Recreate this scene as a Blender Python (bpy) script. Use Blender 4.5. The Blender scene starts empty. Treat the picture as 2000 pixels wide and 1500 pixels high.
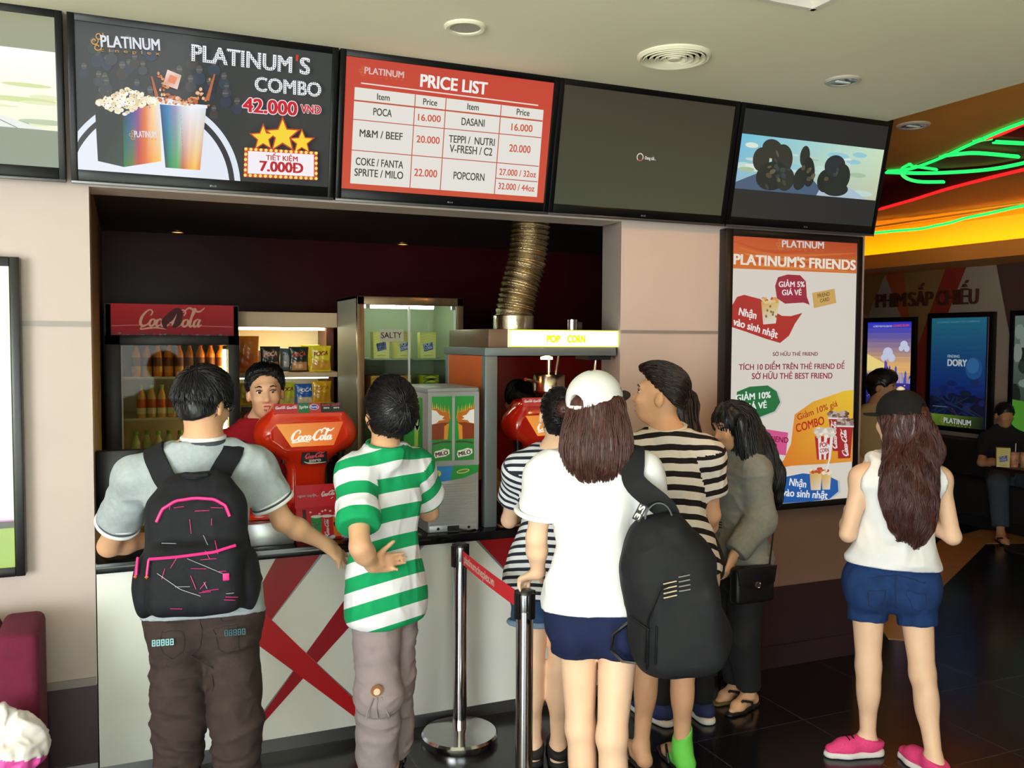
import bpy, bmesh, math, random
import numpy as np
from mathutils import Vector, Matrix

SC = bpy.context.scene
COL = SC.collection

# ---------------------------------------------------------------- camera, sky, daylight, exposure
cam_d = bpy.data.cameras.new('camera')
cam_d.sensor_fit = 'HORIZONTAL'
cam_d.sensor_width = 36.0
cam_d.lens = 31.603
cam_d.clip_start = 0.05
cam = bpy.data.objects.new('camera', cam_d)
COL.objects.link(cam)
def look(o, loc, yaw, pitch, roll):
    cy, sy, cp, sp, cr, sr = math.cos(yaw), math.sin(yaw), math.cos(pitch), math.sin(pitch), math.cos(roll), math.sin(roll)
    f = Vector((sy*cp, cy*cp, sp)); r = Vector((cy, -sy, 0)); u = r.cross(f)
    r2 = r*cr + u*sr; u2 = u*cr - r*sr
    m = Matrix((r2, u2, -f)).transposed().to_4x4(); m.translation = loc
    o.matrix_world = m
look(cam, Vector((0.121, -3.833, 1.759)), math.radians(23.257), math.radians(-2.790), math.radians(0.310))
SC.camera = cam

world = bpy.data.worlds.new('sky'); SC.world = world; world.use_nodes = True
bg = world.node_tree.nodes['Background']
bg.inputs[0].default_value = (0.80, 0.90, 1.0, 1); bg.inputs[1].default_value = 0.5

def area(name, loc, target, sx, sy, watts, color):
    d = bpy.data.lights.new(name, 'AREA'); d.shape = 'RECTANGLE'; d.size = sx; d.size_y = sy; d.energy = watts; d.color = color
    o = bpy.data.objects.new(name, d); COL.objects.link(o); o.location = loc
    o.rotation_euler = (Vector(target) - Vector(loc)).to_track_quat('-Z', 'Y').to_euler()
    return o
area('daylight_through_shopfront', (-3.7, -6.1, 1.55), (0.5, 0.0, 1.10), 2.6, 2.3, 375, (0.93, 0.97, 1.0))
area('daylight_through_entrance', (-.3, -6.3, 1.25), (1.2, 0.0, .6), 2.2, 2.2, 85, (0.95, 0.98, 1.0))
sun_d = bpy.data.lights.new('sun_through_shopfront', 'SUN'); sun_d.energy = 55.0; sun_d.angle = math.radians(1.5); sun_d.color = (1.0, .96, .88)
sun = bpy.data.objects.new('sun_through_shopfront', sun_d); COL.objects.link(sun); sun.rotation_euler = Vector((.10, .70, -.72)).to_track_quat('-Z', 'Y').to_euler()

def spot(name, loc, target, watts, color, deg, blend=.8, r=.06):
    d = bpy.data.lights.new(name, 'SPOT'); d.energy = watts; d.color = color; d.spot_size = math.radians(deg); d.spot_blend = blend; d.shadow_soft_size = r
    o = bpy.data.objects.new(name, d); COL.objects.link(o); o.location = loc; o.rotation_euler = (Vector(target)-Vector(loc)).to_track_quat('-Z', 'Y').to_euler()
spot('added_warm_spot', (2.75, -1.75, 2.90), (2.75, 0.1, 1.45), 52, (1.0, .45, .13), 75)  # added spot without a fixture, tints the column orange
spot('added_warm_spot', (4.6, -2.6, 2.95), (3.4, -.9, .9), 24, (1.0, .62, .32), 80)  # added spot without a fixture, warm fill from the right

SC.view_settings.view_transform = 'Standard'
SC.view_settings.look = 'None'
SC.view_settings.exposure = 0.0
SC.view_settings.gamma = 1.0
SC.view_settings.use_curve_mapping = False
SC.cycles.use_denoising = True
SC.cycles.max_bounces = 8
SC.cycles.sample_clamp_indirect = 30.0
SC.cycles.caustics_reflective = False
SC.cycles.caustics_refractive = False

# ---------------------------------------------------------------- materials
def lin(c):
    return tuple(((v/255)/12.92 if v/255 <= 0.04045 else ((v/255+0.055)/1.055)**2.4) for v in c)
MATS = {}
def _new(name):
    m = bpy.data.materials.new(name); m.use_nodes = True
    return m, m.node_tree, m.node_tree.nodes['Principled BSDF']
def mat(name, rgb, rough=0.6, metal=0.0, noise=0.0, scale=8.0, bump=0.0, bscale=60.0, coat=0.0, spec=0.5, sss=0.0, sheen=0.0, trans=0.0, stretch=None):
    """principled material; noise = brightness mottling, bump = fine surface relief"""
    if name in MATS: return MATS[name]
    m, nt, p = _new(name); L = nt.links
    c = lin(rgb) + (1,)
    p.inputs['Base Color'].default_value = c
    p.inputs['Roughness'].default_value = rough
    p.inputs['Metallic'].default_value = metal
    p.inputs['Specular IOR Level'].default_value = spec
    p.inputs['Coat Weight'].default_value = coat
    p.inputs['Coat Roughness'].default_value = 0.06
    if sheen: p.inputs['Sheen Weight'].default_value = sheen
    if sss:
        p.inputs['Subsurface Weight'].default_value = sss
        p.inputs['Subsurface Radius'].default_value = (0.012, 0.005, 0.003)
    if trans: p.inputs['Transmission Weight'].default_value = trans
    tc = nt.nodes.new('ShaderNodeTexCoord'); src = tc.outputs['Object']
    if stretch:
        mp = nt.nodes.new('ShaderNodeMapping'); mp.inputs['Scale'].default_value = stretch
        L.new(src, mp.inputs[0]); src = mp.outputs[0]
    if noise:
        n = nt.nodes.new('ShaderNodeTexNoise'); n.inputs['Scale'].default_value = scale; n.inputs['Detail'].default_value = 4
        L.new(src, n.inputs['Vector'])
        r = nt.nodes.new('ShaderNodeMapRange'); r.inputs[1].default_value = 0.3; r.inputs[2].default_value = 0.7
        r.inputs[3].default_value = 1-noise; r.inputs[4].default_value = 1+noise
        L.new(n.outputs[0], r.inputs[0])
        mx = nt.nodes.new('ShaderNodeVectorMath'); mx.operation = 'SCALE'; mx.inputs[0].default_value = c[:3]
        L.new(r.outputs[0], mx.inputs['Scale']); L.new(mx.outputs[0], p.inputs['Base Color'])
    if bump:
        n2 = nt.nodes.new('ShaderNodeTexNoise'); n2.inputs['Scale'].default_value = bscale; n2.inputs['Detail'].default_value = 3
        L.new(src, n2.inputs['Vector'])
        b = nt.nodes.new('ShaderNodeBump'); b.inputs['Strength'].default_value = bump; b.inputs['Distance'].default_value = 0.01
        L.new(n2.outputs[0], b.inputs['Height']); L.new(b.outputs[0], p.inputs['Normal'])
    MATS[name] = m
    return m
def emit(name, rgb, strength):
    if name in MATS: return MATS[name]
    m, nt, p = _new(name)
    p.inputs['Base Color'].default_value = (0.02, 0.02, 0.02, 1)
    p.inputs['Emission Color'].default_value = lin(rgb) + (1,)
    p.inputs['Emission Strength'].default_value = strength
    MATS[name] = m
    return m
def printed(name, rough=0.5, glow=0.0, coat=0.0, spec=0.5):
    """a printed sheet or a lit display: the ink colours are stored per vertex in 'ink'"""
    if name in MATS: return MATS[name]
    m, nt, p = _new(name)
    a = nt.nodes.new('ShaderNodeAttribute'); a.attribute_name = 'ink'
    p.inputs['Roughness'].default_value = rough; p.inputs['Coat Weight'].default_value = coat; p.inputs['Specular IOR Level'].default_value = spec
    if glow:
        p.inputs['Base Color'].default_value = (0.03, 0.03, 0.03, 1)
        nt.links.new(a.outputs['Color'], p.inputs['Emission Color']); p.inputs['Emission Strength'].default_value = glow
    else:
        nt.links.new(a.outputs['Color'], p.inputs['Base Color'])
    MATS[name] = m
    return m
def striped(name, rgb1, rgb2, duty=0.5, rough=0.85):
    """two-colour knit: attribute 'stripe' counts stripes along the cloth"""
    if name in MATS: return MATS[name]
    m, nt, p = _new(name); L = nt.links
    a = nt.nodes.new('ShaderNodeAttribute'); a.attribute_name = 'stripe'
    fr = nt.nodes.new('ShaderNodeMath'); fr.operation = 'FRACT'; L.new(a.outputs['Fac'], fr.inputs[0])
    lt = nt.nodes.new('ShaderNodeMath'); lt.operation = 'LESS_THAN'; lt.inputs[1].default_value = duty; L.new(fr.outputs[0], lt.inputs[0])
    mx = nt.nodes.new('ShaderNodeMix'); mx.data_type = 'RGBA'
    mx.inputs[6].default_value = lin(rgb2) + (1,); mx.inputs[7].default_value = lin(rgb1) + (1,)
    L.new(lt.outputs[0], mx.inputs[0]); L.new(mx.outputs[2], p.inputs['Base Color'])
    p.inputs['Roughness'].default_value = rough; p.inputs['Specular IOR Level'].default_value = 0.25
    MATS[name] = m
    return m
def glass(name, tint=(235, 245, 240), alpha=0.12, rough=0.03):
    """thin pane: mostly clear with a mirror-like sheen"""
    if name in MATS: return MATS[name]
    m, nt, p = _new(name); L = nt.links
    p.inputs['Base Color'].default_value = lin(tint) + (1,); p.inputs['Roughness'].default_value = rough
    t = nt.nodes.new('ShaderNodeBsdfTransparent'); t.inputs[0].default_value = lin(tint) + (1,)
    gl = nt.nodes.new('ShaderNodeBsdfGlossy'); gl.inputs['Roughness'].default_value = rough
    fr = nt.nodes.new('ShaderNodeFresnel'); fr.inputs[0].default_value = 1.45
    ad = nt.nodes.new('ShaderNodeMath'); ad.operation = 'MULTIPLY'; ad.inputs[1].default_value = 0.35; ad.use_clamp = True
    L.new(fr.outputs[0], ad.inputs[0])
    mx = nt.nodes.new('ShaderNodeMixShader')
    L.new(ad.outputs[0], mx.inputs[0]); L.new(t.outputs[0], mx.inputs[1]); L.new(gl.outputs[0], mx.inputs[2])
    L.new(mx.outputs[0], nt.nodes['Material Output'].inputs[0])
    MATS[name] = m
    return m

# ---------------------------------------------------------------- object helpers
def link(name, me, parent=None):
    o = bpy.data.objects.new(name, me); COL.objects.link(o)
    if parent is not None: o.parent = parent
    return o
def tag(o, label=None, cat=None, group=None, kind=None):
    if label: o['label'] = label
    if cat: o['category'] = cat
    if group: o['group'] = group
    if kind: o['kind'] = kind
    return o
def thing(name, label, cat, loc=(0, 0, 0), rz=0.0, group=None):
    o = bpy.data.objects.new(name, None); COL.objects.link(o)
    o.empty_display_size = 0.1; o.location = loc; o.rotation_euler = (0, 0, rz)
    return tag(o, label, cat, group)
def dup(root, loc, rz=0.0, label=None, scale=None):
    r = root.copy(); COL.objects.link(r); r.location = loc; r.rotation_euler = (0, 0, rz)
    if scale: r.scale = scale
    if label: r['label'] = label
    for ch in list(root.children):
        c = ch.copy(); COL.objects.link(c); c.parent = r
        for g in list(ch.children):
            d = g.copy(); COL.objects.link(d); d.parent = c
    return r

class MB:
    """collects solids and links them as ONE mesh object"""
    def __init__(self): self.v = []; self.f = []; self.mi = []; self.mats = []; self.sm = []
    def _m(self, m):
        if m not in self.mats: self.mats.append(m)
        return self.mats.index(m)
    def add(self, vs, fs, m, smooth=False):
        b = len(self.v); k = self._m(m)
        self.v += [tuple(x) for x in vs]
        for f in fs: self.f.append(tuple(b+i for i in f)); self.mi.append(k); self.sm.append(smooth)
        return self
    def bm(self, bm, m, smooth=False):
        bm.verts.index_update()
        self.add([v.co[:] for v in bm.verts], [[v.index for v in f.verts] for f in bm.faces], m, smooth); bm.free()
        return self
    def box(self, a, b, m, bev=0.0, seg=2, rz=0.0, rx=0.0, ry=0.0):
        a = Vector(a); b = Vector(b); c = (a+b)/2; s = b-a
        bm = bmesh.new(); bmesh.ops.create_cube(bm, size=1)
        for v in bm.verts: v.co = Vector((v.co.x*s.x, v.co.y*s.y, v.co.z*s.z))
        if bev: bmesh.ops.bevel(bm, geom=bm.edges[:], offset=min(bev, 0.49*min(abs(s.x), abs(s.y), abs(s.z))), segments=seg, profile=0.5, affect='EDGES')
        R = Matrix.Rotation(rz, 3, 'Z') @ Matrix.Rotation(rx, 3, 'X') @ Matrix.Rotation(ry, 3, 'Y')
        for v in bm.verts: v.co = R @ v.co + c
        return self.bm(bm, m, bool(bev))
    def prism(self, pts, z0, z1, m, axis='Z', bev=0.0):
        """polygon pts (2D) extruded along an axis"""
        def P(p, h): return {'Z': (p[0], p[1], h), 'Y': (p[0], h, p[1]), 'X': (h, p[0], p[1])}[axis]
        n = len(pts)
        bm = bmesh.new()
        lo = [bm.verts.new(P(p, z0)) for p in pts]; hi = [bm.verts.new(P(p, z1)) for p in pts]
        bm.faces.new(lo); bm.faces.new(hi[::-1])
        for i in range(n): bm.faces.new((lo[i], hi[i], hi[(i+1) % n], lo[(i+1) % n]))
        bmesh.ops.recalc_face_normals(bm, faces=bm.faces[:])
        if bev: bmesh.ops.bevel(bm, geom=bm.edges[:], offset=bev, segments=2, profile=0.5, affect='EDGES')
        return self.bm(bm, m, bool(bev))
    def tube(self, pts, r, m, seg=10, closed=False, cap=True):
        pts = [Vector(p) for p in pts]; n = len(pts)
        rs = r if isinstance(r, (list, tuple)) else [r]*n
        vs = []; fs = []; up = None
        for i, p in enumerate(pts):
            if closed: t = pts[(i+1) % n]-pts[i-1]
            else: t = pts[min(i+1, n-1)]-pts[max(i-1, 0)]
            if t.length < 1e-9: t = Vector((0, 0, 1))
            t.normalize()
            if up is None: up = t.orthogonal().normalized()
            else:
                up = up - t*up.dot(t)
                up = up.normalized() if up.length > 1e-6 else t.orthogonal().normalized()
            w = t.cross(up)
            for k in range(seg):
                a = 2*math.pi*k/seg; vs.append(p+(up*math.cos(a)+w*math.sin(a))*rs[i])
        for i in range(n if closed else n-1):
            for k in range(seg):
                a = i*seg+k; b = i*seg+(k+1) % seg; c = ((i+1) % n)*seg+(k+1) % seg; d = ((i+1) % n)*seg+k
                fs.append((a, b, c, d))
        if cap and not closed:
            fs.append(tuple(range(seg))[::-1]); fs.append(tuple((n-1)*seg+k for k in range(seg)))
        return self.add(vs, fs, m, True)
    def lathe(self, prof, c, m, seg=32, axis='Z'):
        """profile (radius, height) turned about an axis through c"""
        vs = []; fs = []; n = len(prof)
        for r, h in prof:
            for k in range(seg):
                a = 2*math.pi*k/seg; x, y = r*math.cos(a), r*math.sin(a)
                vs.append((c[0]+x, c[1]+y, c[2]+h) if axis == 'Z' else ((c[0]+x, c[1]-h, c[2]+y) if axis == 'Y' else (c[0]+h, c[1]+x, c[2]+y)))
        for i in range(n-1):
            for k in range(seg):
                fs.append((i*seg+k, i*seg+(k+1) % seg, (i+1)*seg+(k+1) % seg, (i+1)*seg+k))
        if prof[0][0] > 1e-5: fs.append(tuple(range(seg))[::-1])
        if prof[-1][0] > 1e-5: fs.append(tuple((n-1)*seg+k for k in range(seg)))
        return self.add(vs, fs, m, True)
    def build(self, name, parent=None, sharp=35):
        me = bpy.data.meshes.new(name)
        me.from_pydata([tuple(v) for v in self.v], [], self.f)
        for m in self.mats: me.materials.append(m)
        me.polygons.foreach_set('material_index', self.mi); me.polygons.foreach_set('use_smooth', self.sm)
        me.validate(); me.update()
        if any(self.sm): me.set_sharp_from_angle(angle=math.radians(sharp))
        return link(name, me, parent)

# ---------------------------------------------------------------- lettering and printed pictures
_TXT = {}
def _glyphs(s, bold=0.0, space=1.0, shear=0.0):
    """outline of a line of text as 2D triangles, 1 unit = cap height"""
    key = (s, bold, space, shear)
    if key in _TXT: return _TXT[key]
    cu = bpy.data.curves.new('t', 'FONT'); cu.body = s; cu.size = 1.0; cu.offset = bold; cu.space_character = space; cu.shear = shear
    cu.fill_mode = 'FRONT'; cu.resolution_u = 4
    o = bpy.data.objects.new('t', cu); COL.objects.link(o)
    bpy.context.view_layer.update()
    me = bpy.data.meshes.new_from_object(o.evaluated_get(bpy.context.evaluated_depsgraph_get()))
    bpy.data.objects.remove(o); bpy.data.curves.remove(cu)
    me.calc_loop_triangles()
    v = np.array([x.co[:2] for x in me.vertices], float).reshape(-1, 2); t = [tuple(x.vertices) for x in me.loop_triangles]
    bpy.data.meshes.remove(me)
    v = v/0.68
    _TXT[key] = (v, t)
    return _TXT[key]
_BASE = {'Đ': 'D', 'đ': 'd', 'Ở': 'O', 'Ơ': 'O', 'ở': 'o', 'ơ': 'o'}
def glyphs(s, bold=0.0, space=1.0, shear=0.0):
    """outline text; barred D and horned O are put together from the plain letter and added strokes"""
    key = ('*', s, bold, space, shear)
    if key in _TXT: return _TXT[key]
    plain = ''.join(_BASE.get(ch, ch) for ch in s)
    bb, bold = bold, 0.0
    v, t = _glyphs(plain, bold, space, shear)
    if plain != s:
        V = [tuple(p) for p in v]; t = list(t); th = .075+bold*1.2
        def quad(pts):
            b = len(V); V.extend(pts); t.extend([(b, b+1, b+2), (b, b+2, b+3)])
        def line(pts):
            for (x0, y0), (x1, y1) in zip(pts[:-1], pts[1:]):
                L = math.hypot(x1-x0, y1-y0); nx, ny = -(y1-y0)/L*th/2, (x1-x0)/L*th/2
                quad([(x0+nx, y0+ny), (x0-nx, y0-ny), (x1-nx, y1-ny), (x1+nx, y1+ny)])
        for i, ch in enumerate(s):
            if ch not in _BASE: continue
            xr = _glyphs(plain[:i+1], bold, space, shear)[0][:, 0].max(); w = np.ptp(_glyphs(plain[i], bold, space, shear)[0][:, 0]); xl = xr-w
            if ch == 'Đ': line([(xl-.10, .50), (xl+.36, .50)])
            elif ch == 'đ': line([(xr-.34, .90), (xr+.10, .90)])
            else:
                top = 1.0 if ch in 'ỞƠ' else .78
                line([(xr-.16, top-.10), (xr+.02, top-.04), (xr+.05, top+.12)])
                if ch in 'Ởở':
                    xm = (xl+xr)/2; line([(xm-.08, top+.20), (xm, top+.30), (xm+.08, top+.24), (xm, top+.10)])
        v = np.array(V)
    if bb and len(v):
        b2 = bb*.95; n = len(v); v0 = v; t0 = list(t); sh = [(0, 0), (b2, b2*.5), (-b2, b2*.5), (b2, -b2*.5), (-b2, -b2*.5)]
        v = np.concatenate([v0+np.array(o) for o in sh]); t = [tuple(i+n*k for i in q) for k in range(len(sh)) for q in t0]
    _TXT[key] = (v, t)
    return _TXT[key]

class Canvas:
    """a flat print or display face: coloured shapes laid in thin layers on one real plane.
    quad = its four corners (TL, TR, BR, BL) in the layout's own drawing units; W, H = its real size"""
    def __init__(self, quad, W, H):
        self.W, self.H = W, H
        A = []; B = []
        for (x, y), (u, v) in zip(quad, ((0, H), (W, H), (W, 0), (0, 0))):
            A += [[x, y, 1, 0, 0, 0, -u*x, -u*y], [0, 0, 0, x, y, 1, -v*x, -v*y]]; B += [u, v]
        self.h = np.append(np.linalg.solve(np.array(A, float), np.array(B, float)), 1).reshape(3, 3)
        self.v = []; self.f = []; self.c = []; self.layer = 0
    def m(self, p):
        q = self.h @ np.array([p[0], p[1], 1.0]); return q[:2]/q[2]
    def _put(self, uv, faces, cols):
        b = len(self.v); self.layer += 1; z = self.layer*0.00006
        self.v += [(min(max(p[0], 0), self.W), min(max(p[1], 0), self.H), z) for p in uv]
        self.f += [tuple(b+i for i in f) for f in faces]
        self.c += cols
    def poly(self, pts, rgb):
        uv = [self.m(p) for p in pts]
        cols = [lin(c) for c in rgb] if isinstance(rgb[0], (tuple, list)) else [lin(rgb)]*len(uv)
        a = sum(uv[i][0]*uv[(i+1) % len(uv)][1]-uv[(i+1) % len(uv)][0]*uv[i][1] for i in range(len(uv)))
        idx = list(range(len(uv)))
        if a < 0: idx = idx[::-1]
        self._put(uv, [tuple(idx)], cols)
    def fill(self, rgb, rgb2=None):
        z = self.layer; self.layer += 1
        b = len(self.v); W, H = self.W, self.H
        self.v += [(0, 0, z*0.00006), (W, 0, z*0.00006), (W, H, z*0.00006), (0, H, z*0.00006)]
        self.f.append((b, b+1, b+2, b+3)); lo = lin(rgb2 or rgb); hi = lin(rgb); self.c += [lo, lo, hi, hi]
    def ell(self, c, rx, ry, rgb, n=20, rot=0.0, a0=0.0, a1=360.0):
        pts = []
        for k in range(n if a1-a0 >= 360 else n+1):
            a = math.radians(a0+(a1-a0)*k/n); x, y = rx*math.cos(a), ry*math.sin(a)
            pts.append((c[0]+x*math.cos(rot)-y*math.sin(rot), c[1]+x*math.sin(rot)+y*math.cos(rot)))
        self.poly(pts, rgb)
    def ring(self, c, r0, r1, rgb, n=48, a0=0.0, a1=360.0):
        for k in range(n):
            a, b = math.radians(a0+(a1-a0)*k/n), math.radians(a0+(a1-a0)*(k+1)/n)
            self.poly([(c[0]+r*math.cos(t), c[1]+r*math.sin(t)) for r, t in ((r0, a), (r1, a), (r1, b), (r0, b))], rgb)
            self.layer -= 1
        self.layer += 1
    def stroke(self, pts, w, rgb, smooth=6):
        """brush stroke through pts; w = one width or one per point (drawing units)"""
        P = np.array(pts, float); n = len(P); Wd = np.full(n, w, float) if np.isscalar(w) else np.array(w, float)
        if smooth and n > 2:
            t = np.linspace(0, n-1, (n-1)*smooth+1); Q = []
            for x in t:
                i = min(int(x), n-2); u = x-i
                p0, p1, p2, p3 = P[max(i-1, 0)], P[i], P[i+1], P[min(i+2, n-1)]
                Q.append(0.5*((2*p1)+(-p0+p2)*u+(2*p0-5*p1+4*p2-p3)*u*u+(-p0+3*p1-3*p2+p3)*u**3))
            Wd = np.interp(t, np.arange(n), Wd); P = np.array(Q)
        T = np.gradient(P, axis=0); T /= np.linalg.norm(T, axis=1)[:, None]+1e-9
        N = np.stack([-T[:, 1], T[:, 0]], 1)
        L, R = P+N*Wd[:, None]/2, P-N*Wd[:, None]/2; k = len(P)
        uv = [self.m(p) for p in L]+[self.m(p) for p in R]
        self._put(uv, [(i, k+i, k+i+1, i+1) for i in range(k-1)], [lin(rgb)]*(2*k))
    def text(self, s, p0, p1, h, rgb, bold=0.0, shear=0.0, space=1.0, dots=None, outline=None):
        """line of text whose baseline runs from p0 to p1 with cap height h (drawing units)"""
        v, t = glyphs(s, bold, space, shear)
        if not len(v): return
        a, b = self.m(p0), self.m(p1)
        d = b-a; L = np.linalg.norm(d); d = d/L; n = np.array([-d[1], d[0]])
        H = abs((self.m((p0[0], p0[1]-h))-a) @ n)
        x0, x1 = v[:, 0].min(), v[:, 0].max(); sx = L/(x1-x0)
        if outline:
            for q in range(8):
                o2 = (d*math.cos(q*math.pi/4)+n*math.sin(q*math.pi/4))*outline[1]*H*1.3
                self._put([a+o2+d*(p[0]-x0)*sx+n*p[1]*H for p in v], t, [lin(outline[0])]*len(v)); self.layer -= 1
            self.layer += 1
        uv = [a+d*(p[0]-x0)*sx+n*p[1]*H for p in v]
        self._put(uv, t, [lin(rgb)]*len(uv))
        if dots:
            U = np.array(uv); T = np.array(t); A, B, Cc = U[T[:, 0]], U[T[:, 1]], U[T[:, 2]]
            st = dots[1]*H; r = dots[2]*H; lay = self.layer
            for i in np.arange(0, L, st):
                for j in np.arange(0.5*st, H, st):
                    q = a+d*i+n*j
                    def cr(P, Q): return (Q[:, 0]-P[:, 0])*(q[1]-P[:, 1])-(Q[:, 1]-P[:, 1])*(q[0]-P[:, 0])
                    s1, s2, s3 = cr(A, B), cr(B, Cc), cr(Cc, A)
                    if (((s1 >= 0) & (s2 >= 0) & (s3 >= 0)) | ((s1 <= 0) & (s2 <= 0) & (s3 <= 0))).any():
                        self._put([q+r*np.array([math.cos(x), math.sin(x)]) for x in np.linspace(0, 6.283, 7)[:-1]], [(0, 1, 2, 3, 4, 5)], [lin(dots[0])]*6)
                        self.layer = lay
            self.layer = lay+1
    def build(self, name, m, o, ex, ey, parent=None, thick=0.0):
        """o = world/local position of the lower left corner, ex / ey = unit directions of width and height"""
        o, ex, ey = Vector(o), Vector(ex), Vector(ey); nz = ex.cross(ey)
        vs = [o+ex*p[0]+ey*p[1]+nz*p[2] for p in self.v]; f = list(self.f); c = list(self.c)
        if thick:
            b = len(vs); W, H = self.W, self.H
            vs += [o+ex*x+ey*y-nz*z for x, y, z in ((0, 0, 0), (W, 0, 0), (W, H, 0), (0, H, 0), (0, 0, thick), (W, 0, thick), (W, H, thick), (0, H, thick))]
            f += [(b+4, b+7, b+6, b+5), (b, b+4, b+5, b+1), (b+1, b+5, b+6, b+2), (b+2, b+6, b+7, b+3), (b+3, b+7, b+4, b)]
            c += [c[0]]*8
        me = bpy.data.meshes.new(name); me.from_pydata([tuple(v) for v in vs], [], f)
        at = me.color_attributes.new('ink', 'FLOAT_COLOR', 'POINT')
        at.data.foreach_set('color', np.array([tuple(x)+(1.0,) for x in c], np.float32).ravel())
        me.materials.append(m); me.update()
        return link(name, me, parent)

def script_logo(cv, p0, p1, h, rgb, wt=1.0):
    """flowing soft-drink script: 'Coca-Cola' written with brush strokes from p0 to p1"""
    p0 = np.array(p0, float); p1 = np.array(p1, float); ex = (p1-p0)/3.55; up = np.array([ex[1], -ex[0]]); up = up/np.linalg.norm(up)*h
    def T(pts, sl=0.25): return [tuple(p0+ex*(x+sl*y)+up*y) for x, y in pts]
    w = h*0.13*wt
    def S(pts, ws): cv.stroke(T(pts), [w*q for q in ws], rgb, 5); cv.layer -= 1
    def bigC(x):
        S([(x+.60, .62), (x+.66, .80), (x+.52, .95), (x+.30, .84), (x+.12, .52), (x+.12, .18), (x+.30, .02), (x+.52, .12), (x+.68, .34)], [.5, .9, .6, .9, 1.5, 1.7, 1.2, .7, .4])
    def oo(x): S([(x+.22, .42), (x+.06, .36), (x+.03, .14), (x+.14, .02), (x+.28, .12), (x+.29, .34), (x+.20, .43), (x+.30, .36), (x+.42, .40)], [.6, 1.1, 1.4, .8, 1.1, 1.1, .6, .4, .4])
    def cc(x): S([(x+.26, .34), (x+.20, .44), (x+.06, .32), (x+.04, .12), (x+.14, .02), (x+.28, .12), (x+.34, .22)], [.9, .6, 1.2, 1.4, .8, .5, .4])
    def aa(x):
        S([(x+.28, .36), (x+.16, .44), (x+.04, .28), (x+.05, .08), (x+.15, .03), (x+.27, .20)], [.5, .6, 1.3, 1.3, .7, .5])
        S([(x+.31, .44), (x+.27, .18), (x+.31, .03), (x+.46, .16)], [1.1, 1.3, .9, .4])
    bigC(0); oo(.62); cc(1.00); aa(1.30)
    S([(1.74, .24), (1.90, .26)], [.9, .9])
    bigC(1.84); oo(2.46)
    S([(2.84, .30), (2.96, .72), (3.02, .95), (2.92, 1.0), (2.88, .6), (2.88, .14), (2.96, .02), (3.06, .14)], [.5, .7, .7, .9, 1.3, 1.4, .8, .4])
    aa(3.06)
    S([(2.36, .80), (2.62, 1.06), (2.92, .94), (3.22, .86), (3.46, 1.08)], [.4, .9, 1.3, .9, .4])
    S([(.30, .02), (.20, -.16), (.62, -.10), (1.1, -.06), (1.66, -.14)], [.5, .7, .9, .8, .3])
    cv.layer += 1

def film_logo(cv, p0, p1, h, rgb=(225, 228, 235), gold=(205, 150, 60), sub=True, icon=True):
    """cinema wordmark with gold film-reel curls at its left"""
    p0 = np.array(p0, float); p1 = np.array(p1, float); d = (p1-p0)/np.linalg.norm(p1-p0); n = np.array([d[1], -d[0]])
    if icon:
        for ox, oy, s in ((-.25, .95, .42), (-.62, .45, .38), (-.30, -.05, .40)):
            c = p0+d*ox*h+n*oy*h
            pts = [tuple(c+(d*math.cos(a)+n*math.sin(a))*h*s*(.25+a/9.5)) for a in np.linspace(0, 7.0, 14)]
            cv.stroke(pts, h*.10, gold, 2)
    cv.text('PLATINUM', tuple(p0), tuple(p1), h, rgb, bold=.045)
    if sub:
        q = -n*h*.42
        cv.text('cineplex', tuple(p0+q), tuple(p1+q), h*.30, gold, bold=.01, space=1.9)

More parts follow.
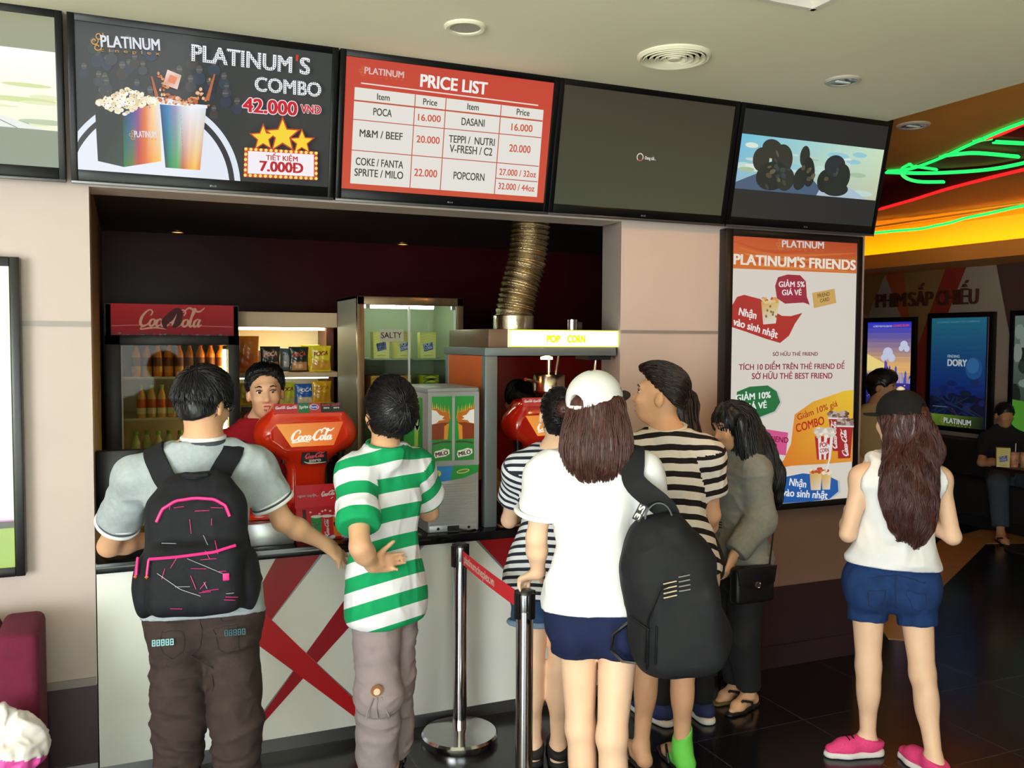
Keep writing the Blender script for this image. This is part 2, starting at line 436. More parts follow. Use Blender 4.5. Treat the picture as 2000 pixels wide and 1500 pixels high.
# ---------------------------------------------------------------- soft bodies grown from one smooth distance field
def _caps(P, a, b, ra, rb, fl, ax):
    a = np.asarray(a, np.float32); b = np.asarray(b, np.float32); ab = b-a; L2 = float(ab @ ab)
    d = P-a
    if fl != 1.0:
        axn = np.asarray(ax, np.float32); axn = axn/np.linalg.norm(axn)
        ab2 = ab+axn*(float(ab @ axn)*(1/fl-1)); d = d+(d @ axn)[..., None]*axn*(1/fl-1); ab = ab2; L2 = float(ab @ ab)
    t = np.clip((d @ ab)/L2, 0, 1) if L2 > 1e-10 else np.zeros(d.shape[:-1], np.float32)
    q = d-t[..., None]*ab
    return (np.sqrt((q*q).sum(-1))-(ra+(rb-ra)*t))*(min(1.0, fl) if fl < 1 else 1.0)
class Field:
    """list of blended solids: caps (tapered, optionally flattened) and ellipsoids; cut planes trim a solid before blending"""
    def __init__(self): self.p = []
    def cap(self, a, b, ra, rb=None, k=0.02, flat=1.0, ax=(0, 1, 0), cut=None, sub=False):
        rb = ra if rb is None else rb
        self.p.append(dict(t='c', a=np.array(a, float), b=np.array(b, float), ra=ra, rb=rb, k=k, fl=flat, ax=np.array(ax, float), cut=cut or [], sub=sub)); return self
    def ball(self, c, r, k=0.02, cut=None, sub=False, R=None):
        r = (r, r, r) if np.isscalar(r) else r
        self.p.append(dict(t='e', c=np.array(c, float), r=np.array(r, float), k=k, cut=cut or [], sub=sub, R=R)); return self
    def box(self, c, hs, rad, k=0.02, R=None, cut=None, sub=False):
        self.p.append(dict(t='b', c=np.array(c, float), r=np.array(hs, float), rad=rad, k=k, cut=cut or [], sub=sub, R=R)); return self
    def grow(self, d, only=None):
        g = Field()
        for p in (only or self.p):
            q = dict(p)
            if q['t'] == 'c': q['ra'] = q['ra']+d; q['rb'] = q['rb']+d
            else: q['r'] = q['r']+d
            g.p.append(q)
        return g
    def bounds(self, p):
        if p['t'] == 'c':
            m = max(p['ra'], p['rb'])
            return np.minimum(p['a'], p['b'])-m, np.maximum(p['a'], p['b'])+m
        m = max(p['r'])*1.0 if p['t'] == 'e' else float(np.linalg.norm(p['r']))+p['rad']
        return p['c']-m, p['c']+m
    def mesh(self, res, cuts=(), smooth=1):
        lo = np.min([self.bounds(p)[0] for p in self.p if not p['sub']], 0)-3*res; hi = np.max([self.bounds(p)[1] for p in self.p if not p['sub']], 0)+3*res
        n = np.ceil((hi-lo)/res).astype(int)+1
        F = np.full(n, 0.6, np.float32)
        X = [(lo[i]+res*np.arange(n[i])).astype(np.float32) for i in range(3)]
        for p in self.p:
            a, b = self.bounds(p); mg = p['k']+2.5*res
            i0 = np.clip(np.floor((a-mg-lo)/res).astype(int), 0, n-1); i1 = np.clip(np.ceil((b+mg-lo)/res).astype(int)+1, 1, n)
            if (i1 <= i0).any(): continue
            sl = tuple(slice(i0[i], i1[i]) for i in range(3))
            P = np.stack(np.meshgrid(*[X[i][sl[i]] for i in range(3)], indexing='ij'), -1)
            if p['t'] == 'c': D = _caps(P, p['a'], p['b'], p['ra'], p['rb'], p['fl'], p['ax'])
            else:
                q = P-p['c'].astype(np.float32)
                if p['R'] is not None: q = q @ np.asarray(p['R'], np.float32)
                if p['t'] == 'e':
                    r = p['r'].astype(np.float32); k0 = np.sqrt(((q/r)**2).sum(-1)); k1 = np.sqrt(((q/r**2)**2).sum(-1))+1e-6
                    D = k0*(k0-1)/k1
                else:
                    e = np.abs(q)-p['r'].astype(np.float32)+p['rad']; D = np.sqrt((np.maximum(e, 0)**2).sum(-1))+np.minimum(e.max(-1), 0)-p['rad']
            for (c, nn) in p['cut']:
                nn = np.asarray(nn, np.float32); nn = nn/np.linalg.norm(nn); D = np.maximum(D, (P-np.asarray(c, np.float32)) @ nn)
            k = p['k']; G = F[sl]
            if p['sub']:
                D = -D; h = np.maximum(k-np.abs(G-D), 0)/k; F[sl] = np.maximum(G, D)+h*h*k*0.25
            else:
                h = np.maximum(k-np.abs(G-D), 0)/k; F[sl] = np.minimum(G, D)-h*h*k*0.25
        if cuts:
            P = np.stack(np.meshgrid(*X, indexing='ij'), -1)
            for (c, nn) in cuts:
                nn = np.asarray(nn, np.float32); nn = nn/np.linalg.norm(nn); F = np.maximum(F, (P-np.asarray(c, np.float32)) @ nn)
        return nets(F, lo, res, smooth)
def nets(F, lo, res, smooth=1):
    S = F < 0; n = np.array(F.shape)
    c = np.zeros(n-1, np.int8)
    for i in (0, 1):
        for j in (0, 1):
            for k in (0, 1): c += S[i:n[0]-1+i, j:n[1]-1+j, k:n[2]-1+k]
    act = (c > 0) & (c < 8); idx = np.argwhere(act); N = len(idx)
    ids = np.full(n-1, -1, np.int32); ids[act] = np.arange(N)
    acc = np.zeros((N, 3)); cnt = np.zeros(N)
    corners = [(i, j, k) for i in (0, 1) for j in (0, 1) for k in (0, 1)]
    val = {q: F[idx[:, 0]+q[0], idx[:, 1]+q[1], idx[:, 2]+q[2]] for q in corners}
    for q in corners:
        for ax in range(3):
            if q[ax]: continue
            r = list(q); r[ax] = 1; r = tuple(r); a, b = val[q], val[r]; m = (a < 0) != (b < 0)
            t = np.where(m, a/np.where(m, a-b, 1), 0)
            p = np.tile(np.array(q, float), (N, 1)); p[:, ax] = t
            acc[m] += p[m]; cnt[m] += 1
    V = lo+res*(idx+acc/np.maximum(cnt, 1)[:, None])
    faces = []
    for ax in range(3):
        a = [slice(None)]*3; b = [slice(None)]*3; a[ax] = slice(0, -1); b[ax] = slice(1, None)
        m = S[tuple(a)] != S[tuple(b)]; e = np.argwhere(m)
        o1, o2 = [(1, 2), (2, 0), (0, 1)][ax]
        ok = (e[:, o1] > 0) & (e[:, o2] > 0) & (e[:, o1] < n[o1]-1) & (e[:, o2] < n[o2]-1); e = e[ok]
        ins = S[tuple(a)][e[:, 0], e[:, 1], e[:, 2]]
        def g(d1, d2):
            q = e.copy(); q[:, o1] -= d1; q[:, o2] -= d2; return ids[q[:, 0], q[:, 1], q[:, 2]]
        Q = np.stack([g(1, 1), g(0, 1), g(0, 0), g(1, 0)], 1)
        Q[~ins] = Q[~ins][:, ::-1]
        faces.append(Q)
    Q = np.concatenate(faces)
    for _ in range(smooth):
        s = np.zeros_like(V); w = np.zeros(N)
        for i in range(4):
            np.add.at(s, Q[:, i], V[Q[:, (i+1) % 4]]); np.add.at(s, Q[:, i], V[Q[:, (i+3) % 4]]); np.add.at(w, Q[:, i], 2)
        V = 0.5*V+0.5*s/np.maximum(w, 1)[:, None]
    return V, Q
def normals(V, Q):
    f = np.cross(V[Q[:, 2]]-V[Q[:, 0]], V[Q[:, 3]]-V[Q[:, 1]]); N = np.zeros_like(V)
    for i in range(4): np.add.at(N, Q[:, i], f)
    return N/(np.linalg.norm(N, axis=1)[:, None]+1e-12)
def _hash(i, j, k, seed):
    h = (i.astype(np.int64)*374761393+j.astype(np.int64)*668265263+k.astype(np.int64)*2147483647+seed*974711) & 0x7fffffff
    h = ((h ^ (h >> 13))*1274126177) & 0x7fffffff
    return ((h ^ (h >> 16)) & 0xffff)/65535.0
def vnoise(P, seed=0):
    I = np.floor(P).astype(int); f = P-I; f = f*f*(3-2*f); r = 0
    for a in (0, 1):
        for b in (0, 1):
            for c in (0, 1):
                w = (f[:, 0] if a else 1-f[:, 0])*(f[:, 1] if b else 1-f[:, 1])*(f[:, 2] if c else 1-f[:, 2])
                r = r+w*_hash(I[:, 0]+a, I[:, 1]+b, I[:, 2]+c, seed)
    return r*2-1
def folds(V, Q, amp, freq, seed=0, mask=None):
    """cloth creases: ridged noise pushed along the normals; freq = per-axis frequency"""
    N = normals(V, Q); w = V+0.04*np.stack([vnoise(V*7+3.1, seed), vnoise(V*7+9.7, seed+1), vnoise(V*7+5.3, seed+2)], 1)
    fq = np.array(freq, float); d = (1-2*np.abs(vnoise(w*fq, seed+5)))*0.55+(.6-1.6*np.abs(vnoise(w*fq*2.3+4.7, seed+6)))*0.38+vnoise(w*fq*.5, seed+7)*.3
    if mask is not None: d = d*mask
    return V+N*(d*amp)[:, None]
def mesh_obj(name, V, Q, mats, parent=None, attr=None, mi=None, base=(0, 0, 0)):
    me = bpy.data.meshes.new(name); n, q = len(V), len(Q); k = Q.shape[1]
    V = V-np.array(base)
    me.vertices.add(n); me.vertices.foreach_set('co', V.astype(np.float32).ravel())
    me.loops.add(q*k); me.loops.foreach_set('vertex_index', Q.astype(np.int32).ravel())
    me.polygons.add(q); me.polygons.foreach_set('loop_start', np.arange(0, q*k, k, dtype=np.int32)); me.polygons.foreach_set('loop_total', np.full(q, k, np.int32))
    me.polygons.foreach_set('use_smooth', np.ones(q, bool))
    for m in (mats if isinstance(mats, (list, tuple)) else [mats]): me.materials.append(m)
    if mi is not None: me.polygons.foreach_set('material_index', np.asarray(mi, np.int32))
    me.update(); me.validate()
    for nm, val in (attr or {}).items():
        a = me.attributes.new(nm, 'FLOAT', 'CORNER' if np.ndim(val) == 2 else 'POINT'); val = np.asarray(val).ravel(); a.data.foreach_set('value', np.asarray(val, np.float32))
    return link(name, me, parent)
# ================================================================ THE SETTING
PINK = mat('wall_paint', (196, 180, 171), 0.55, noise=0.03, scale=3)
DADO = mat('dark_dado', (54, 36, 40), 0.35, noise=0.1, scale=5)
STEEL = mat('brushed_steel', (150, 150, 152), 0.32, metal=0.9, noise=0.08, scale=30, stretch=(1, 1, 40))
CHROME = mat('polished_steel', (205, 205, 208), 0.12, metal=1.0)
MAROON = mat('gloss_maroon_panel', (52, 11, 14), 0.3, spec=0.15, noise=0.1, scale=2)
BLACK = mat('black_plastic', (14, 14, 16), 0.32)
BLACKM = mat('matt_black', (12, 12, 13), 0.7)
CEIL = mat('ceiling_paint', (238, 233, 206), 0.8, noise=0.02, scale=2)
ORANGE_P = mat('orange_paint', (228, 152, 62), 0.7, noise=0.05, scale=3)
RED_P = mat('red_recess_paint', (110, 26, 18), 0.6)
TAN = mat('tan_tile', (196, 150, 88), 0.25, noise=0.06, scale=6)
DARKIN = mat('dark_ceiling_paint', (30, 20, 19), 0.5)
WHITE_T = mat('white_trim', (225, 220, 208), 0.5)

def floor_mat():
    m, nt, p = _new('black_granite_tile'); L = nt.links
    tc = nt.nodes.new('ShaderNodeTexCoord')
    br = nt.nodes.new('ShaderNodeTexBrick'); br.offset = 0.0
    br.inputs['Scale'].default_value = 1.0; br.inputs['Brick Width'].default_value = 0.6; br.inputs['Row Height'].default_value = 0.6
    br.inputs['Mortar Size'].default_value = 0.004; br.inputs['Color1'].default_value = lin((23, 24, 27))+(1,); br.inputs['Color2'].default_value = lin((19, 20, 23))+(1,)
    br.inputs['Mortar'].default_value = lin((58, 56, 54))+(1,)
    L.new(tc.outputs['Object'], br.inputs[0])
    n = nt.nodes.new('ShaderNodeTexNoise'); n.inputs['Scale'].default_value = 160; L.new(tc.outputs['Object'], n.inputs['Vector'])
    mr = nt.nodes.new('ShaderNodeMapRange'); mr.inputs[1].default_value = .3; mr.inputs[2].default_value = .7; mr.inputs[3].default_value = .6; mr.inputs[4].default_value = 1.5
    L.new(n.outputs[0], mr.inputs[0])
    v = nt.nodes.new('ShaderNodeVectorMath'); v.operation = 'SCALE'; L.new(br.outputs[0], v.inputs[0]); L.new(mr.outputs[0], v.inputs['Scale'])
    L.new(v.outputs[0], p.inputs['Base Color']); p.inputs['Roughness'].default_value = 0.2
    return m
FLOOR = floor_mat()

b = MB(); b.box((-5, -9, -0.1), (9, 6, 0), FLOOR); tag(b.build('floor'), kind='structure')
b = MB(); b.box((-4.8, -6.6, 0), (1.2, -4.05, .004), mat('pale_bounce_slab', (226, 222, 206), .6)); tag(b.build('floor_bounce'), kind='structure')  # unseen pale slab added to bounce sunlight up to the ceiling
b = MB()
b.prism([(4.255, 0.11), (4.40, -0.02), (5.542, 0.837), (7.024, 1.689), (7.273, 1.589), (7.95, 1.45), (7.95, 2.0), (7.699, 1.916), (7.485, 2.123), (6.742, 1.933), (4.522, 0.517)], 0.0005, 0.004, TAN)
tag(b.build('floor_inlay'), kind='structure')

# main wall: left of the opening, over it, right of it
def wall_piece(b, x0, x1, z0, z1, zd=None):
    if zd:
        b.box((x0, 0, z0), (x1, 0.2, zd), DADO); b.box((x0, 0, zd), (x1, 0.2, z1), PINK)
    else: b.box((x0, 0, z0), (x1, 0.2, z1), PINK)
b = MB(); wall_piece(b, -4.0, 0.0, 0, 2.923, 0.40); tag(b.build('wall_front_left'), kind='structure')
b = MB(); wall_piece(b, 0.0, 2.343, 2.338, 2.923); tag(b.build('wall_front_over_opening'), kind='structure')
b = MB()
b.prism([(2.343, 0), (3.89, 0), (3.89, 0.5), (2.505, 0.48)], 0.886, 2.923, PINK)
b.box((2.968, 0, 0.44), (3.89, 0.5, 0.886), mat('darker_lower_wall', (132, 106, 90), .55))  # lower part coloured darker than the wall above it
b.box((2.968, 0, 0.0), (3.89, 0.5, 0.44), DADO)
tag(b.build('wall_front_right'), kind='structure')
b = MB(); b.box((3.69, 0.5, 0), (3.89, 4.6, 2.923), PINK); tag(b.build('wall_lobby_side'), kind='structure')
b = MB(); b.box((-4, -0.012, 0), (-0.002, 0, 0.09), STEEL); tag(b.build('baseboard_left'), kind='structure')
b = MB(); b.box((2.97, -0.012, 0), (3.89, 0, 0.12), DADO); tag(b.build('baseboard_right'), kind='structure')
STRIP = mat('satin_trim', (150, 142, 136), .5, metal=.2)
b = MB(); b.box((-4.0, -0.004, 1.802), (-0.003, 0.0, 1.822), STRIP); tag(b.build('trim_1'), kind='structure')
b = MB(); b.box((2.345, -0.004, 1.796), (2.955, 0.0, 1.812), STRIP); tag(b.build('trim_2'), kind='structure')
b = MB(); b.box((-4.0, -0.006, 0.398), (-0.003, 0.0, 0.43), STRIP); tag(b.build('trim_3'), kind='structure')
# kiosk alcove behind the opening
b = MB(); b.box((-0.2, 0.2, 0), (0.0, 2.2, 2.5), mat('alcove_side_paint', (150, 118, 80), 0.6)); tag(b.build('wall_alcove_left'), kind='structure')
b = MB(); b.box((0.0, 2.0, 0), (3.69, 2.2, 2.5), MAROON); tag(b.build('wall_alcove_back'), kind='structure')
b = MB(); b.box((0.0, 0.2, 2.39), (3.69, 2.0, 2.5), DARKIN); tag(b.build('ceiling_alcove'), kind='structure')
# ceilings
HX0, HX1, HY0, HY1 = 1.30, 2.350, -2.60, -1.30
b = MB()
for (x0, x1, y0, y1) in ((-5, HX0, -6.7, 0), (HX1, 3.83, -6.7, 0), (HX0, HX1, HY1, 0), (HX0, HX1, -6.7, HY0)):
    b.box((x0, y0, 2.923), (x1, y1, 3.3), CEIL)
tag(b.build('ceiling'), kind='structure')
b = MB()
b.box((HX0-.1, HY0-.1, 3.02), (HX1+.1, HY1+.1, 3.3), RED_P)
for (x0, x1, y0, y1) in ((HX0, HX1, HY1-.018, HY1), (HX1-.018, HX1, HY0, HY1), (HX0, HX0+.018, HY0, HY1), (HX0, HX1, HY0, HY0+.018)):
    b.box((x0, y0, 2.915), (x1, y1, 3.02), WHITE_T)
tag(b.build('ceiling_tray'), kind='structure')
b = MB()
b.prism([(3.83, -9), (4.45, -9), (4.60, -1.2), (4.726, -0.303), (4.931, 0.196), (5.115, 0.584), (5.239, 0.952), (5.2, 1.6), (4.9, 2.6), (4.6, 4.6), (3.83, 4.6)], 3.0, 3.2, ORANGE_P)
tag(b.build('ceiling_orange'), kind='structure')
b = MB(); b.box((3.83, -9, 3.2), (9, 6, 3.3), RED_P); tag(b.build('ceiling_recess'), kind='structure')
ISLAND = [(4.95, 0.17), (5.07, 0.13), (5.33, 0.10), (5.70, 0.30), (5.834, 0.536), (5.823, 0.807), (5.658, 1.014), (5.473, 1.123), (5.24, 1.187), (5.20, 0.95), (5.10, 0.62)]
b = MB(); b.prism(ISLAND, 3.03, 3.08, RED_P); tag(b.build('ceiling_island'), kind='structure')
b = MB()
redl = [(7.0, 3.8), (6.595, 2.585), (6.428, 2.055), (6.226, 1.508), (6.105, 1.035), (6.035, 0.688), (5.95, 0.0), (5.85, -1.5), (5.7, -9)]
for (x0, y0), (x1, y1) in zip(redl[:-1], redl[1:]):
    X = 7.22
    b.add([(x0, y0, 3.01), (x1, y1, 3.01), (X, y1, 2.948), (X, y0, 2.948)], [(0, 1, 2, 3)], ORANGE_P)
    b.add([(x0, y0, 3.01), (x1, y1, 3.01), (x1, y1, 3.2), (x0, y0, 3.2)], [(0, 3, 2, 1)], RED_P)
tag(b.build('ceiling_slope'), kind='structure')
b = MB(); b.box((7.22, -9, 2.935), (7.30, 4.4, 2.99), ORANGE_P); b.box((7.30, -9, 2.93), (9, 4.4, 2.99), ORANGE_P); tag(b.build('ceiling_cove'), kind='structure')
b = MB(); b.box((7.3, -9, 2.525), (8.0, 4.4, 2.56), ORANGE_P); b.box((7.3, -9, 2.56), (7.34, 4.4, 2.67), ORANGE_P); tag(b.build('trim_4'), kind='structure')
b = MB()
b.box((8.0, -9, 0), (8.2, 5, 3.3), mat('lobby_wall_paint', (168, 150, 132), 0.7, noise=0.05, scale=4))
tag(b.build('wall_right'), kind='structure')
b = MB(); b.box((3.89, 4.4, 0), (8.2, 4.6, 3.3), mat('lobby_end_paint', (60, 36, 34), 0.7)); tag(b.build('wall_lobby_end'), kind='structure')
zz = MB(); ZO = mat('zigzag_orange', (176, 84, 32), 0.7); ZR = mat('zigzag_red', (150, 44, 26), 0.7); ZB = mat('zigzag_brown', (84, 56, 44), 0.7); ZT = mat('zigzag_ochre', (150, 112, 60), 0.7)
for i, (pts, m) in enumerate((([(3.86, 2.525), (3.60, 2.525), (3.20, 1.62), (3.42, 1.62)], ZO), ([(3.05, 2.525), (2.80, 2.525), (3.20, 1.62), (3.42, 1.62)], ZR),
        ([(3.42, 1.62), (3.20, 1.62), (3.12, 0.7), (3.36, 0.7)], ZR), ([(2.45, 2.525), (1.95, 2.525), (1.9, 1.3), (2.15, 1.3)], ZB),
        ([(3.60, 2.525), (3.05, 2.525), (3.42, 1.62)], ZT), ([(4.4, 2.525), (3.86, 2.525), (4.1, 2.05), (4.4, 2.2)], ZT), ([(1.95, 2.525), (1.2, 2.525), (1.9, 1.3)], ZO))):
    zz.prism(pts, 7.996-.0004*i, 8.0, m, axis='X')
tag(zz.build('wall_right_zigzag'), kind='structure')
# shopfront behind the camera and the wall to the left: the daylight comes in through the glass
FR = mat('shopfront_frame', (70, 70, 72), 0.4, metal=0.6)
b = MB()
b.box((-5, -9, 0), (-4.8, 0.2, 3.3), PINK)
tag(b.build('wall_left'), kind='structure')
b = MB()
b.box((-5, -6.7, 2.7), (9, -6.5, 3.3), PINK); b.box((1.2, -6.7, 0), (9, -6.5, 2.7), PINK)
tag(b.build('wall_shopfront'), kind='structure')
b = MB()
for x in (-4.8, -2.8, -0.8, 1.16): b.box((x-.04, -6.65, 0), (x+.04, -6.55, 2.7), FR)
b.box((-4.8, -6.65, 0), (1.2, -6.55, 0.08), FR); b.box((-4.8, -6.65, 2.62), (1.2, -6.55, 2.7), FR)
tag(b.build('window_1'), kind='structure')
b = MB(); b.box((-4.8, -6.605, 0.08), (1.2, -6.595, 2.62), glass('pane_glass')); tag(b.build('window_1_glass'), kind='structure')

# ================================================================ COUNTER
CW = mat('counter_white', (236, 238, 230), 0.28, coat=0.2, noise=0.02, scale=3)
CR = mat('counter_red', (196, 30, 36), 0.3, coat=0.2)
CR2 = mat('counter_dark_red', (160, 24, 34), 0.3, coat=0.2)
CG = mat('counter_grey_edge', (150, 150, 152), 0.4, metal=0.5)
ct = thing('service_counter', 'long white kiosk counter with crossing red bands and a black stone top', 'counter', (1.48, 0.3, 0))
def at(o): return Vector(o.location)
def P(x, y, z, o): return (x-o.location.x, y-o.location.y, z-o.location.z)
b = MB(); b.box(P(0.004, 0.0, 0.062, ct), P(2.962, 0.40, 0.842, ct), CW); b.build('body', ct)
b = MB(); b.box(P(0.004, 0.012, 0.0, ct), P(2.962, 0.38, 0.062, ct), STEEL); b.build('plinth', ct)
b = MB(); b.box(P(0.002, -0.035, 0.842, ct), P(2.966, 0.42, 0.883, ct), mat('black_stone', (16, 17, 19), 0.14, noise=0.3, scale=120), bev=.004); b.build('worktop', ct)
# bands on the counter front: red wedges with grey metal edges
def band(pts, m, y):
    b = MB(); c = np.mean(np.array(pts), 0); o = ct.location
    big = []
    n = len(pts)
    for i, p in enumerate(pts):
        q = np.array(p)-c; big.append(tuple(c+q*(1+0.012/np.linalg.norm(q))+0.006*np.sign(q)*np.array([1, 0])))
    big = [(x, min(max(z, 0.064), 0.841)) for x, z in big]
    f = lambda L: [(x-o.x, z-o.z) for x, z in L]
    b.prism(f(big), y-0.0016-o.y, 0.0-o.y, CG, axis='Y'); b.prism(f([(x, min(max(z, 0.066), 0.840)) for x, z in pts]), y-0.003-o.y, y-0.0016-o.y, m, axis='Y')
    b.build('band', ct)
band([(0.691, .84), (0.879, .84), (0.26, .066), (0.255, .066)], CR2, 0.0)
band([(1.145, .84), (1.335, .84), (.56, .066), (.545, .066)], CR2, 0.0)
band([(0.22, .84), (0.437, .84), (1.12, .068), (1.06, .068)], CR, -0.003)
band([(1.60, .84), (1.95, .84), (2.36, .068), (2.30, .068)], CR2, 0.0)
band([(2.46, .84), (2.66, .84), (1.89, .068), (1.875, .068)], CR, -0.003)

# ================================================================ SCREENS OVER THE KIOSK
T_TILT = 0.1966
SW, SH = 0.93, 0.523
def tv(x, label, cv, glow, logo=True, light=None):
    t = thing('wall_screen', label, 'television', (x, -0.134, 2.643), group='row of screens over the kiosk')
    t.rotation_euler = (math.pi/2+T_TILT, 0, 0)
    b = MB()
    w, top, bot = 0.489, SH/2+0.036, -SH/2-0.052
    b.box((-w, bot, -0.045), (w, top, -0.012), BLACKM, bev=.006)
    b.build('back_case', t)
    b = MB()
    for (x0, x1, y0, y1) in ((-w, -SW/2, bot, top), (SW/2, w, bot, top), (-SW/2, SW/2, SH/2, top), (-SW/2, SW/2, bot+.012, -SH/2)):
        b.box((x0, y0, -0.014), (x1, y1, 0.008), mat('piano_black_bezel', (10, 11, 13), 0.28, spec=.25), bev=.002)
    b.box((-w, bot, -0.014), (w, bot+.012, 0.009), mat('bezel_silver_strip', (96, 96, 98), 0.3, metal=.7), bev=.002)
    b.build('bezel', t)
    cv.build('screen', printed('screen_glow_%g' % glow, 0.07, glow, spec=0.12), (-SW/2, -SH/2, 0.0), (1, 0, 0), (0, 1, 0), t, thick=0.006)
    lg = Canvas(((0, 0), (100, 0), (100, 14), (0, 14)), 0.05, 0.007)
    lg.ell((10, 7), 7, 7, (190, 190, 195), 14); lg.ell((10, 7), 4.5, 4.5, (40, 40, 42), 14); lg.text('LG', (24, 13), (52, 13), 12, (200, 200, 205), bold=.03)
    lg.build('maker_badge', printed('badge_ink', 0.3), (-0.0, -SH/2-.03, 0.0084), (1, 0, 0), (0, 1, 0), t)
    return t

# leftmost screen: pale landscape letterboxed in olive grey
c = Canvas(((0, 0), (1000, 0), (1000, 560), (0, 560)), SW, SH)
c.fill((150, 152, 118), (140, 152, 132))
c.poly([(0, 126), (1000, 126), (1000, 420), (0, 420)], [(255, 255, 252)]*2+[(246, 250, 214)]*2)
rg = random.Random(3)
for i in range(26):
    x = rg.uniform(0, 1000); y = rg.uniform(255, 405); c.ell((x, y), rg.uniform(40, 150), rg.uniform(4, 13), rg.choice([(214, 226, 160), (190, 204, 170), (232, 238, 190), (170, 186, 150), (250, 250, 226)]), 14)
c.poly([(500, 420), (640, 330), (960, 420)], (236, 240, 232)); c.stroke([(690, 345), (860, 420)], 3, (120, 126, 116), 0)
TV1 = tv(-0.561, 'leftmost wall screen showing a bright landscape scene, cut by the photo edge', c, 0.95)

# combo advert
c = Canvas(((413, 107), (1855, 305), (1830, 1050), (435, 935)), SW, SH)
c.fill((44, 47, 48), (36, 38, 40))
rg = random.Random(8)
for i in range(34):   # dim cinema audience behind the offer
    x = rg.uniform(440, 1340); y = 150+0.12*(x-413)+rg.uniform(20, 400); s = rg.uniform(16, 24)
    c.ell((x, y+s*2.1), s*1.5, s*1.5, rg.choice([(44, 56, 74), (60, 62, 66), (48, 60, 50), (58, 52, 48), (40, 48, 70)]), 12)
    c.ell((x, y), s*.8, s, rg.choice([(74, 70, 66), (66, 66, 70), (80, 76, 74)]), 12)
    c.poly([(x-s*.7, y-3), (x+s*.7, y-3), (x+s*.7, y+3), (x-s*.7, y+3)], (104, 104, 108))
def clipdisc(r, rgb):
    pts = []
    for k in range(61):
        a = math.radians(180+180*k/60*1.0); x, y = 830+r*math.cos(a), 1045+r*math.sin(a)
        x = max(x, 433-.0*y); lim = 935+(x-435)*0.0824
        pts.append((x, min(y, lim)))
    pts.append((min(830+r, 1830), min(1045, 935+(830+r-435)*.0824))); pts.append((435, 935))
    c.poly(pts, rgb)
clipdisc(510, (226, 234, 246)); clipdisc(478, (40, 42, 46)); clipdisc(448, (232, 236, 248))
# popcorn box
c.poly([(527, 565), (683, 615), (690, 925), (545, 890)], [(26, 32, 30), (24, 34, 34), (30, 60, 40), (28, 36, 30)])
x0, x1 = 683, 890
cols = [(24, 44, 52), (26, 78, 150), (120, 70, 150), (226, 120, 60), (250, 214, 160), (226, 232, 240)]
cols2 = [(40, 120, 50), (90, 120, 40), (196, 60, 40), (230, 110, 40), (246, 170, 60), (250, 200, 80)]
for i in range(5):
    f = lambda k: (x0+(x1-x0)*k/5, 615-45*k/5); g = lambda k: (690+(897-690)*k/5, 925-30*k/5)
    c.poly([f(i), f(i+1), g(i+1), g(i)], [cols[i], cols[i+1], cols2[i+1], cols2[i]])
rg = random.Random(5)
for i in range(190):
    u = rg.random(); top = 485+abs(u-.5)*150; x = 545+u*335; y = rg.uniform(top, 575+max(0, 70-abs(u-.42)*190))
    c.ell((x, y), rg.uniform(10, 16), rg.uniform(9, 14), rg.choice([(250, 240, 214), (240, 226, 190), (252, 246, 232), (226, 206, 160)]), 9)
for i in range(40): c.ell((rg.uniform(570, 850), rg.uniform(500, 600)), 4, 3, (120, 100, 70), 6)
film_logo(c, (748, 760), (870, 762), 34, sub=True)
# drinking cup
n = 6
colt = [(10, 70, 130), (40, 130, 190), (150, 140, 190), (214, 220, 230), (240, 244, 250), (232, 240, 250), (214, 224, 236)]
colb = [(24, 60, 40), (20, 150, 70), (60, 170, 70), (190, 90, 40), (240, 160, 50), (250, 200, 70), (240, 130, 60)]
for i in range(n):
    f = lambda k: (888+(1146-888)*k/n, 572+25*k/n); g = lambda k: (920+(1112-920)*k/n, 930+16*k/n)
    c.poly([f(i), f(i+1), g(i+1), g(i)], [colt[i], colt[i+1], colb[i+1], colb[i]])
c.poly([(882, 560), (1152, 586), (1152, 604), (882, 578)], (238, 242, 250))
c.text('PLATINUM', (1004, 640), (1016, 850), 44, (120, 124, 140), bold=.02)
for i in range(90):
    u = rg.random(); x = 880+u*285; h = (abs(u-.5)*2)**1.6*150+24; y = 572+18*u-rg.uniform(0, h)
    c.ell((x, y), rg.uniform(5, 13), rg.uniform(5, 12), rg.choice([(190, 96, 40), (150, 62, 26), (216, 140, 80), (236, 190, 150)]), 8)
c.stroke([(872, 540), (842, 425)], [20, 8], (180, 90, 40)); c.stroke([(1150, 560), (1192, 415)], [22, 8], (190, 100, 50))
c.poly([(930, 388), (1008, 420), (985, 498), (905, 470)], [(246, 226, 220), (226, 180, 160), (240, 214, 206), (214, 150, 120)])
c.poly([(945, 415), (985, 432), (970, 470), (930, 455)], (230, 130, 80))
film_logo(c, (562, 258), (890, 282), 62)
c.text("PLATINUM", (1062, 338), (1622, 410), 88, (240, 240, 244), bold=.05, dots=((52, 54, 60), .135, .042))
c.text("'", (1636, 395), (1650, 398), 80, (206, 50, 40), bold=.06)
c.text("S", (1664, 414), (1722, 422), 88, (240, 240, 244), bold=.05, dots=((52, 54, 60), .135, .042))
c.text('COMBO', (1415, 508), (1785, 545), 76, (240, 240, 244), bold=.05, dots=((52, 54, 60), .15, .045))
c.text('42.000', (1348, 622), (1652, 648), 74, (200, 36, 48), bold=.05, outline=((250, 224, 228), .05))
c.text('VNĐ', (1672, 632), (1784, 640), 44, (200, 36, 48), bold=.04, outline=((250, 224, 228), .05))
